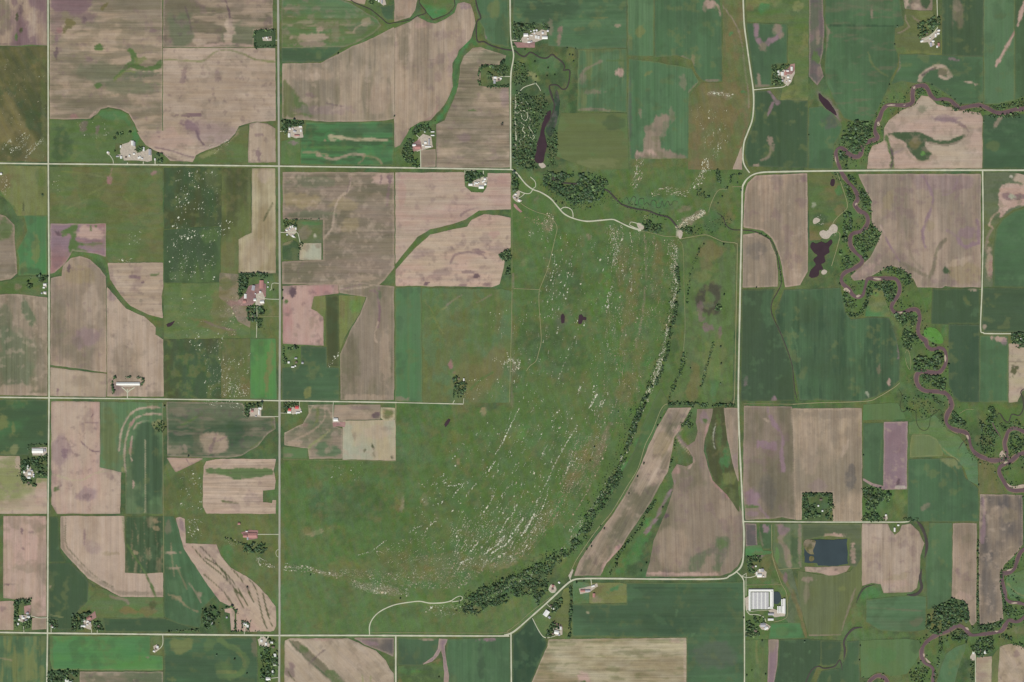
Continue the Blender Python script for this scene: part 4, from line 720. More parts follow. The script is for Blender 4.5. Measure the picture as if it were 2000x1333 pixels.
ROADS_TXT = """
road|94,-30 94.5,320 96,560 96,776 94,1000 93,1237 91,1370|3.2|gravel|L
road|-30,319 95,320.5 300,322.3 545,325 775,328 998,331.5|3.2|gravel|L
road|-30,776 96,777.5 320,780 546,783 775,786.5|2.9|gravel|L
path|775,786.6 880,789 905,789.5|2|gravel|L
road|-30,1235 93,1237 320,1239.5 546,1241.5|3.6|gravel|L
highway|543,-30 545,325 547,600 546,780 546,1000 546,1240 545,1370|4.6|asphalt|L
road|998,331 1004,334 1013,343 1026,359 1040,370 1056,376 1075,388 1090,405 1102,418 1120,427 1145,432.5 1170,431 1195,429 1205,432 1228,443 1252,451|3|gravel|C
road|996,-30 997,60 999,85 1003,105 1002,120 998,145 997,200 997.5,331|3.2|gravel|C
road|1451,-30 1453,40 1459,90 1466,140 1471,175 1472,205 1469,235 1460,260 1453,280 1451,310 1455,325 1464,338|3.2|gravel|C
road|2030,333 1850,333 1700,333.5 1600,334.5 1520,336 1490,337 1472,341 1460,349 1453,359 1450,370 1449,420 1447,500 1445,600 1443,700 1442,790 1445,880 1449,960 1451,1010 1453,1040 1452,1085 1448,1105 1438,1117 1425,1125 1405,1131 1300,1131.5 1200,1130.5 1140,1130.5 1120,1133 1105,1143 1085,1162 1060,1185 1035,1207 1010,1229 998,1237 985,1241 970,1242.5 700,1241.5 546,1241.5|3.6|gravel|C
road|1438,1117 1446,1124 1452,1133 1453,1150 1454,1250 1454,1370|2.6|gravel|C
road|773,1243 773,1370|3.6|gravel|L
road|998,1238 999,1370|3|gravel|L
road|1452,1019 1600,1020 1700,1020 1766,1020 1778,1017|2.6|gravel|C
road|1919,334 1920,450 1918,560 1915,640 1920,650 1935,652 2030,652|2.8|gravel|C
driveway|1829,-30 1831,47 1829,57 1822,66 1814,74 1806,78|2|gravel|C
driveway|1472,176 1500,173 1530,170 1537,163|2|gravel|C
driveway|998,150 980,150 972,153|1.6|gravel|C
driveway|1000,79 1018,80|2|gravel|L
driveway|221,323 221,314 215,304 211,299|1.4|gravel|C
driveway|249,318 249,323|2|gravel|L
driveway|280,316 280,323|2|gravel|L
driveway|303,310 303,323|2|gravel|L
driveway|545,79 538,79|1.4|gravel|L
driveway|546,257 562,257|1.6|gravel|L
driveway|822,329 821,288|2|gravel|L
driveway|810,248 812,262 820,270|1.6|gravel|C
driveway|929,333 910,333|1|gravel|L
driveway|944,334 944,345 940,352|1.8|gravel|C
driveway|908,333 908,345|1.4|gravel|L
driveway|546,454 566,455 580,454 584,464 586,474|1.6|gravel|C
driveway|546,554 532,554 530,565 527,568|1.2|gravel|C
driveway|546,585 520,584 505,579|1.4|gravel|C
driveway|501,575 502,610 501,660|1.5|gravel|C
driveway|546,619 502,618|1|dirt|L
driveway|249,778 249,760|2|gravel|L
driveway|238,757 247,764 249,768 252,764 263,757|2|gravel|C
driveway|546,814 508,814|1.6|gravel|L
driveway|513,783 512,800|1.6|gravel|L
driveway|585,783 585,802|1.2|gravel|L
driveway|547,807 575,808|1.2|gravel|L
driveway|651,786 650,822|1.2|gravel|L
path|773,787 772,822|1.2|dirt|L
driveway|905,789 906,778|1.2|gravel|L
path|884,789 888,782|1.4|gravel|L
driveway|546,1044 503,1044|1.4|gravel|L
driveway|477,1241 478,1230 480,1222|1.4|gravel|C
driveway|510,1243 507,1258|2|gravel|L
driveway|524,1243 520,1262|2.4|gravel|L
driveway|546,1301 534,1300|1.4|gravel|L
driveway|546,1323 530,1325|1.4|gravel|L
driveway|47,1236 46,1222|1.6|gravel|L
driveway|92,1207 75,1207 64,1204 58,1203|1.6|gravel|C
driveway|100,1237 100,1224|1.6|gravel|L
driveway|179,1238 178,1228 170,1218|1.6|gravel|C
driveway|190,1239 190,1228|1.4|gravel|L
driveway|318,1241 318,1258 312,1267 302,1272|1.6|gravel|C
driveway|95,925 70,922|1.4|gravel|L
path|1040,1208 1050,1228 1060,1243 1070,1246 1085,1242|1.6|gravel|C
driveway|1066,1178 1074,1186|1.4|gravel|L
driveway|1115,1134 1112,1128|1.6|gravel|L
driveway|1154,1131 1156,1145|1.6|gravel|L
driveway|1085,1156 1078,1158 1072,1152 1076,1145 1084,1150|1.8|gravel|C
driveway|1441,1119 1452,1127 1466,1128 1478,1124|1.6|gravel|C
driveway|1458,1122 1457,1133 1457,1164|1|gravel|C
driveway|1450,1125 1458,1120|1.2|gravel|L
path|1456,1143 1525,1142|1|dirt|L
path|1507,1025 1508,1080 1516,1112 1526,1140 1536,1160 1538,1200 1530,1210 1512,1215|1.2|dirt|C
path|1520,1113 1540,1111 1562,1110|1.2|dirt|C
driveway|1457,1190 1464,1200 1480,1201 1492,1206 1496,1215|1.6|gravel|C
driveway|1458,1196 1480,1193 1500,1192|1|gravel|C
path|1328,467 1350,463 1378,459 1395,465 1412,472 1430,474 1438,476 1440,488 1438,600 1436,700 1434,780 1428,789 1415,790|1.5|dirt|C
path|1308,790 1300,790 1290,802 1275,840 1260,870 1246,915 1225,950 1195,1000 1170,1030 1155,1050 1140,1072 1125,1095 1117,1112|1.4|dirt|C
path|1017,397 1030,406 1050,415 1067,420 1080,430 1088,445 1083,470 1075,505 1068,530 1058,555 1053,570 1053,600 1056,640 1057,667 1053,685 1047,705 1035,715 1028,725|1.3|dirt|C
path|1053,566 1030,565 1003,564|1.2|dirt|L
driveway|1041,370 1035,378 1025,378 1015,374|2|gravel|C
driveway|1012,388 1020,383 1025,378|1.6|gravel|C
driveway|1040,369 1046,365 1045,355 1036,346|1.6|gravel|C
driveway|1094,410 1098,407 1104,405 1115,409 1119,418 1119,427|1.8|gravel|C
driveway|1252,449 1240,445 1229,439 1232,434 1245,437 1254,442|1.6|gravel|C
path|1252,451 1275,456 1300,462 1320,462 1328,467|1.1|dirt|C
road|722,1241 722,1222 730,1206 745,1193 770,1182 800,1176.5 820,1174.5 840,1178 865,1177 882,1173|2.4|gravel|C
driveway|882,1173 890,1167 899,1163.5 904,1166 901,1172 890,1174 883,1175|1.6|gravel|C
path|724,1236 800,1236 975,1236.5 992,1232 1010,1219 1040,1193 1076,1166|1|dirt|C
path|1635,338 1645,365 1655,400 1650,412 1638,422 1627,436 1625,450 1640,456 1636,480 1624,520|1.4|dirt|C
path|1912,565 1919,566|1|dirt|L
path|1011,185 1022,172 1040,165 1048,163|1.6|gravel|C
path|1046,163 1052,170 1056,178|1.4|gravel|C
path|1007,185 1006,230 1008,290|1.4|gravel|C
path|1003,312 1015,303 1030,308 1046,314|1.2|dirt|C
path|1452,450 1449,452|1|dirt|L
path|995,786 999,640 1000,566|1|dirt|L
path|1548,790 1600,787 1690,784 1715,776 1745,758 1757,748|1.8|dirt|C
path|1452,789 1500,789 1548,790|1|dirt|C
path|1430,365 1449,365|1.2|dirt|L
path|1384,415 1390,395 1403,372 1420,370|1.2|dirt|C
path|1768,690 1771,683 1776,690 1779,710 1777,722 1772,715 1768,700|.9|dirt|C
path|1905,1340 1905,1280 1903,1272|1.8|gravel|C
path|1874,808 1888,800 1902,800|.9|dirt|C
path|318,787 319,1003 320,1120|.9|dirt|L
driveway|546,1072 540,1076 539,1082 541,1087 546,1089|1|gravel|C
path|1006,195 1009,205 1005,215 1010,222 1018,216 1026,218 1031,226 1027,236 1020,232 1018,222|1.3|gravel|C
path|1008,240 1007,255 1009,270 1006,285 1010,292|1.4|gravel|C
path|1018,240 1024,246 1020,254 1026,262 1022,270 1014,276 1018,284|1.3|gravel|C
path|1034,230 1037,240 1033,248 1038,256 1042,262 1038,270 1032,264|1.3|gravel|C
path|1009,208 1014,206 1016,200|1.2|gravel|C
path|1040,262 1044,268 1040,274|1.4|gravel|C
path|774,790 773,845 773,901|.9|dirt|L
path|553,898 660,899 772,901|.7|dirt|L
path|999,338 1000,420 1000,565|.8|dirt|L
path|1325,470 1334,485 1336,560 1338,640 1334,690|.7|dirt|C
"""

WATER_TXT = """
river|2030,211 1985,214 1965,220 1945,220 1925,210 1910,206 1890,209 1875,212 1865,205 1855,196 1840,194 1828,195 1818,187 1812,175 1805,168 1795,168 1785,172 1782,185 1782,200 1772,206 1755,206 1735,206 1724,215 1718,230 1710,245 1709,258 1714,270 1705,274 1690,280 1684,290 1680,303 1672,307 1660,303 1648,292 1640,289 1633,296 1634,312 1640,328 1645,340 1655,355 1665,365 1673,378 1675,390 1670,400 1678,412 1690,418 1695,428 1693,440 1682,452 1665,457 1660,468 1662,482 1672,495 1683,505 1682,515 1668,525 1650,533 1643,545 1647,556 1658,565 1665,576 1675,581 1685,577 1690,560 1695,545 1710,545 1735,544 1750,546 1757,560 1755,575 1745,590 1741,602 1750,612 1765,610 1780,605 1792,607 1796,622 1793,640 1795,655 1808,667 1810,675 1820,683 1835,680 1845,685 1848,700 1845,715 1835,727 1820,728 1800,726 1791,732 1790,745 1796,757 1808,764 1825,765 1845,768 1855,778 1858,795 1850,810 1848,825 1855,835 1868,841 1885,845 1892,855 1897,875 1908,888 1925,896 1940,900 1958,898 1968,895|7.4|river|.34
river|2030,885 2003,885 1990,888 1975,900 1960,907 1952,915 1952,925 1960,940 1968,952 1980,958 2030,957|8|river|.15
river|2030,860 1998,843 1982,837 1970,842 1965,855 1962,868 1966,885 1968,897|6.5|river|.2
river|2030,1060 2000,1073 1990,1085 1985,1100 1980,1113 1970,1119 1958,1121 1957,1135 1962,1155 1965,1170 1975,1177 1990,1178 2005,1184 2006,1196 1998,1208 1985,1215 1970,1212 1963,1223 1955,1233 1935,1237 1900,1241 1890,1235 1880,1225 1868,1223 1850,1232 1830,1240 1812,1252 1802,1265 1800,1280 1806,1295 1818,1302 1823,1315 1818,1370|7.4|river|.34
river|1690,1370 1697,1335 1705,1325 1715,1320 1728,1325 1738,1345 1745,1370|7|river|.1
creek|1073,172 1078,190 1083,205 1079,222 1070,240 1064,250|3.6|creek|.4
creek|926,-30 929,0 933,18 939,36 931,44 932,80 945,82 960,90 985,97 1005,100 1015,108 1025,111 1035,103 1045,107 1055,113 1068,114 1078,107 1085,112 1098,122 1103,132 1100,138 1112,138 1112,155 1107,172 1098,175 1088,167 1075,167 1073,173 1078,190 1084,205 1080,220 1072,235|2.6|creek|.3
creek|885,-30 887,0 888,12 875,27 858,35 845,39 838,30 832,25|1.3|creek|.3
creek|818,-10 820,8 832,25 815,32 800,40 770,45 757,46 745,36 725,20 705,11 690,4 660,-20|1.5|creek|.3
creek|1060,342 1078,346 1098,357 1130,360 1160,366 1185,372 1200,386 1215,400 1240,408 1265,412 1285,420 1305,425 1318,438 1327,450|3|creek|.3
creek|1400,416 1412,425 1418,440 1430,449 1450,450 1470,452 1488,459 1505,470 1515,490 1522,520 1526,552 1518,572 1509,588 1506,605 1512,625 1524,650 1540,690 1548,720 1552,760 1558,784|1.6|creek|.3
creek|1755,760 1762,775 1758,790 1762,805 1775,800 1788,805 1790,825 1797,838 1808,841 1815,832 1818,815 1830,805 1835,800 1842,810|1.2|slough|.4
creek|1946,815 1952,808 1962,822 1970,825 1976,810 1990,812 1998,800 1998,780 1994,765 2010,755|1.8|creek|.3
creek|1940,815 1938,825 1945,840 1952,850 1955,858|2|river|.3
creek|1872,878 1880,865 1888,860|1.8|creek|.3
creek|1645,1310 1640,1290 1630,1302 1610,1306 1598,1302 1585,1310 1575,1330 1570,1350|2.4|creek|.2
creek|1790,1018 1800,1030 1808,1050 1810,1070 1806,1090|5.5|creek|.25
creek|1800,1112 1797,1130 1800,1148 1792,1160 1780,1163 1771,1162|5|creek|.25
creek|1708,1142 1690,1148 1680,1160 1672,1178|2.2|creek|.2
creek|1684,1226 1668,1228 1655,1240 1648,1255 1650,1270 1648,1290|4|creek|.25
creek|1400,830 1395,850 1398,880|1|creek|.2
creek|1219,392 1224,386 1229,396 1233,390 1237,384 1242,388 1239,400 1246,401 1248,390 1257,389 1258,401 1263,396 1270,402 1273,392 1281,394 1282,406 1290,405 1293,393 1297,404 1304,393 1309,402 1316,393 1324,395|.8|creek|.2
pond|~1066,224 1060,240 1054,262 1048,288 1045,314 1053,320 1061,317 1064,300 1068,284 1063,264 1066,246 1076,226 1074,216|darkwater|purple narrow reservoir behind the dam in the wooded valley
pond|~1086,176 1092,190 1094,205 1090,225 1080,262 1072,268 1066,254 1074,236 1084,214 1083,196|marsh|x
pond|~1600,182 1608,190 1620,200 1630,214 1633,226 1626,222 1612,210 1600,196|darkwater|dark oxbow
pond|1571,1057 1600,1055 1654,1054 1656,1102 1630,1106 1598,1105 1596,1100 1580,1101 1571,1099|lagoon|lagoon
pond|~1586,474 1596,476 1604,472 1612,476 1622,468 1625,474 1618,486 1620,494 1610,500 1612,512 1604,516 1608,526 1600,528 1598,538 1584,544 1580,540 1584,528 1594,518 1588,508 1596,500 1588,492 1582,484|darkwater|quarry pond
pond|~1096,616 1099,613 1102,616 1103,631 1098,632 1096,624|darkwater|pair left
pond|~1131,616 1136,615 1140,620 1146,621 1145,626 1138,625 1135,632 1129,632|darkwater|pair right
pond|~876,818 880,820 876,828 870,835 868,830|darkwater|small pool
pond|~1624,350 1631,352 1628,364 1621,362|darkwater|scrub pool
pond|~1509,1160 1522,1157 1526,1170 1520,1180 1511,1178|lagoon|greenhouse pond
pond|~1066,340 1084,346 1096,354 1090,356 1072,348|creek|valley pool
pond|~325,635 333,630 342,627 338,633 332,639 327,640|darkwater|draw pool
sandbar|~1712,238 1716,236 1720,246 1715,250|sand
sandbar|~1645,566 1652,560 1662,570 1660,574|sand
sandbar|~1670,579 1678,574 1683,576 1678,582 1672,583|sand
sandbar|~1703,543 1712,542 1724,546 1716,549|sand
sandbar|~1750,612 1760,608 1766,609 1758,614|sand
sandbar|~1886,848 1890,848 1893,858 1891,861|sand
sandbar|~1952,882 1958,876 1962,884 1966,893 1958,896 1950,894|sand
sandbar|~1958,906 1966,899 1970,902 1962,908|sand
sandbar|~1962,940 1968,945 1978,950 2004,946 2004,955 1982,957 1968,950|sand
sandbar|~1964,1114 1972,1111 1980,1108 1976,1114 1966,1117|sand
sandbar|~1883,1225 1889,1224 1894,1233 1888,1231|sand
sandbar|~1806,1282 1812,1288 1820,1297 1812,1296|sand
sandbar|~1802,1276 1806,1275 1807,1283 1803,1284|sand
sandbar|~1972,1178 1984,1175 1990,1177 1980,1180|sand
sandbar|~1845,690 1849,700 1846,712 1844,700|sand
sandbar|~1668,398 1674,395 1675,398 1670,404|sand
sandbar|~1632,300 1634,320 1640,334 1636,326 1630,310|sand
sandbar|~1782,170 1788,168 1788,174 1784,176|sand
sandbar|~1940,1232 1952,1232 1946,1236|sand
sandbar|~1728,207 1740,204 1752,206 1742,208
sandbar|~1762,205 1770,204 1766,207
"""

YARDS_TXT = """
yard|235,294 240,283 252,278 255,274 264,276 265,292 270,296 278,296 279,288 282,289 283,295 290,290 296,293 296,314 288,316 272,314 242,314 240,308 228,306 228,303 236,302
yard|~208,299 211,294 215,298 212,303
yard|513,73 530,72 531,80 514,80
yard|564,248 590,247 592,268 578,270 562,266
yard|735,-6 752,-6 754,10 748,12 742,6
yard|1018,77 1022,72 1030,72 1040,64 1052,62 1058,58 1068,60 1068,74 1058,78 1048,82 1038,85 1020,84
yard|960,150 980,151 978,157 970,160 962,158
yard|812,282 818,270 826,262 842,268 846,288 830,292 815,296 806,290 804,284
yard|1518,140 1530,136 1546,136 1552,126 1552,145 1546,160 1538,168 1528,160 1520,150
yard|1800,75 1815,70 1828,60 1836,62 1834,68 1822,78 1826,88 1818,92 1812,82 1798,84
yard|914,358 925,354 940,346 952,346 950,362 935,366 915,364
yard|~1001,384 1008,376 1014,372 1015,380 1012,388 1020,392 1014,396 1006,393
yard|84,553 92,553 92,562 85,561
yard|83,570 92,570 91,576 86,575
yard|556,448 566,440 578,442 580,454 572,460 578,466 570,464 560,456
yard|502,575 512,570 518,580 516,594 508,598 499,596
yard|228,748 274,748 274,753 256,756 242,756 228,753
yard|62,874 92,874 92,890 64,890
yard|42,920 56,918 58,908 62,918 68,926 60,934 52,934
yard|486,798 510,798 510,814 490,814
yard|564,796 585,794 590,806 572,810
yard|650,815 658,815 664,825 650,826
yard|38,1202 58,1202 62,1206 52,1215 44,1216 36,1212
yard|160,1215 172,1210 180,1222 178,1230 164,1226
yard|300,1262 306,1258 312,1268 302,1276
yard|472,1216 484,1216 484,1224 474,1226
yard|503,1250 514,1244 530,1252 526,1264 506,1262
yard|1474,1120 1482,1112 1490,1112 1498,1118 1496,1128 1480,1130
yard|1454,1168 1466,1162 1464,1192 1456,1192
yard|1500,1192 1510,1190 1534,1198 1532,1204 1512,1206
yard|1482,1222 1492,1216 1506,1224 1500,1232 1488,1230
yard|1456,1232 1464,1230 1462,1238 1456,1238
yard|~1076,1142 1084,1144 1086,1154 1078,1158 1072,1152
yard|1110,1126 1117,1112 1120,1114 1114,1130
yard|1130,1150 1152,1146 1166,1140 1168,1146 1150,1158 1134,1160
yard|1080,1222 1098,1226 1098,1240 1086,1242 1080,1236
yard|1728,1008 1732,1005 1734,1014 1730,1018
yard|1894,1283 1902,1272 1906,1276 1904,1290 1896,1290
yard|~1244,436 1254,438 1258,446 1252,450 1246,446
pinkyard|486,560 510,552 520,555 520,580 505,585 490,598 470,598 464,590 478,575
pinkyard|1003,82 1030,85 1044,82 1044,93 1010,94
pinkyard|484,798 500,797 500,812 486,812
pinkyard|650,824 674,824 674,834 651,834
pinkyard|1544,126 1553,124 1552,138 1546,146 1530,146
pinkyard|470,1040 482,1036 504,1036 504,1052 484,1054
pinkyard|168,1208 186,1194 188,1206 176,1214
pinkyard|47,1184 60,1182 60,1200 48,1200
pinkyard|805,282 820,272 824,292 806,296
pinkyard|1003,398 1008,400 1020,414 1016,416 1004,404
pinkyard|1078,1214 1096,1220 1100,1228 1082,1220
yard|~1326,452 1333,449 1332,460 1327,467 1324,460
yard|~1600,456 1608,450 1616,452 1620,444 1628,438 1636,444 1634,454 1626,456 1618,466 1608,466
yard|~1588,430 1594,426 1602,430 1598,436 1590,438
yard|~1604,530 1610,526 1616,530 1612,536 1606,536
yard|~1610,484 1614,482 1616,488 1612,490
yard|~1052,321 1060,319 1066,326 1058,329
mud|~1573,1056 1584,1055 1594,1058 1592,1066 1588,1076 1590,1084 1580,1082 1574,1076 1570,1066
mud|~1580,1088 1588,1087 1590,1095 1584,1098 1579,1094
"""

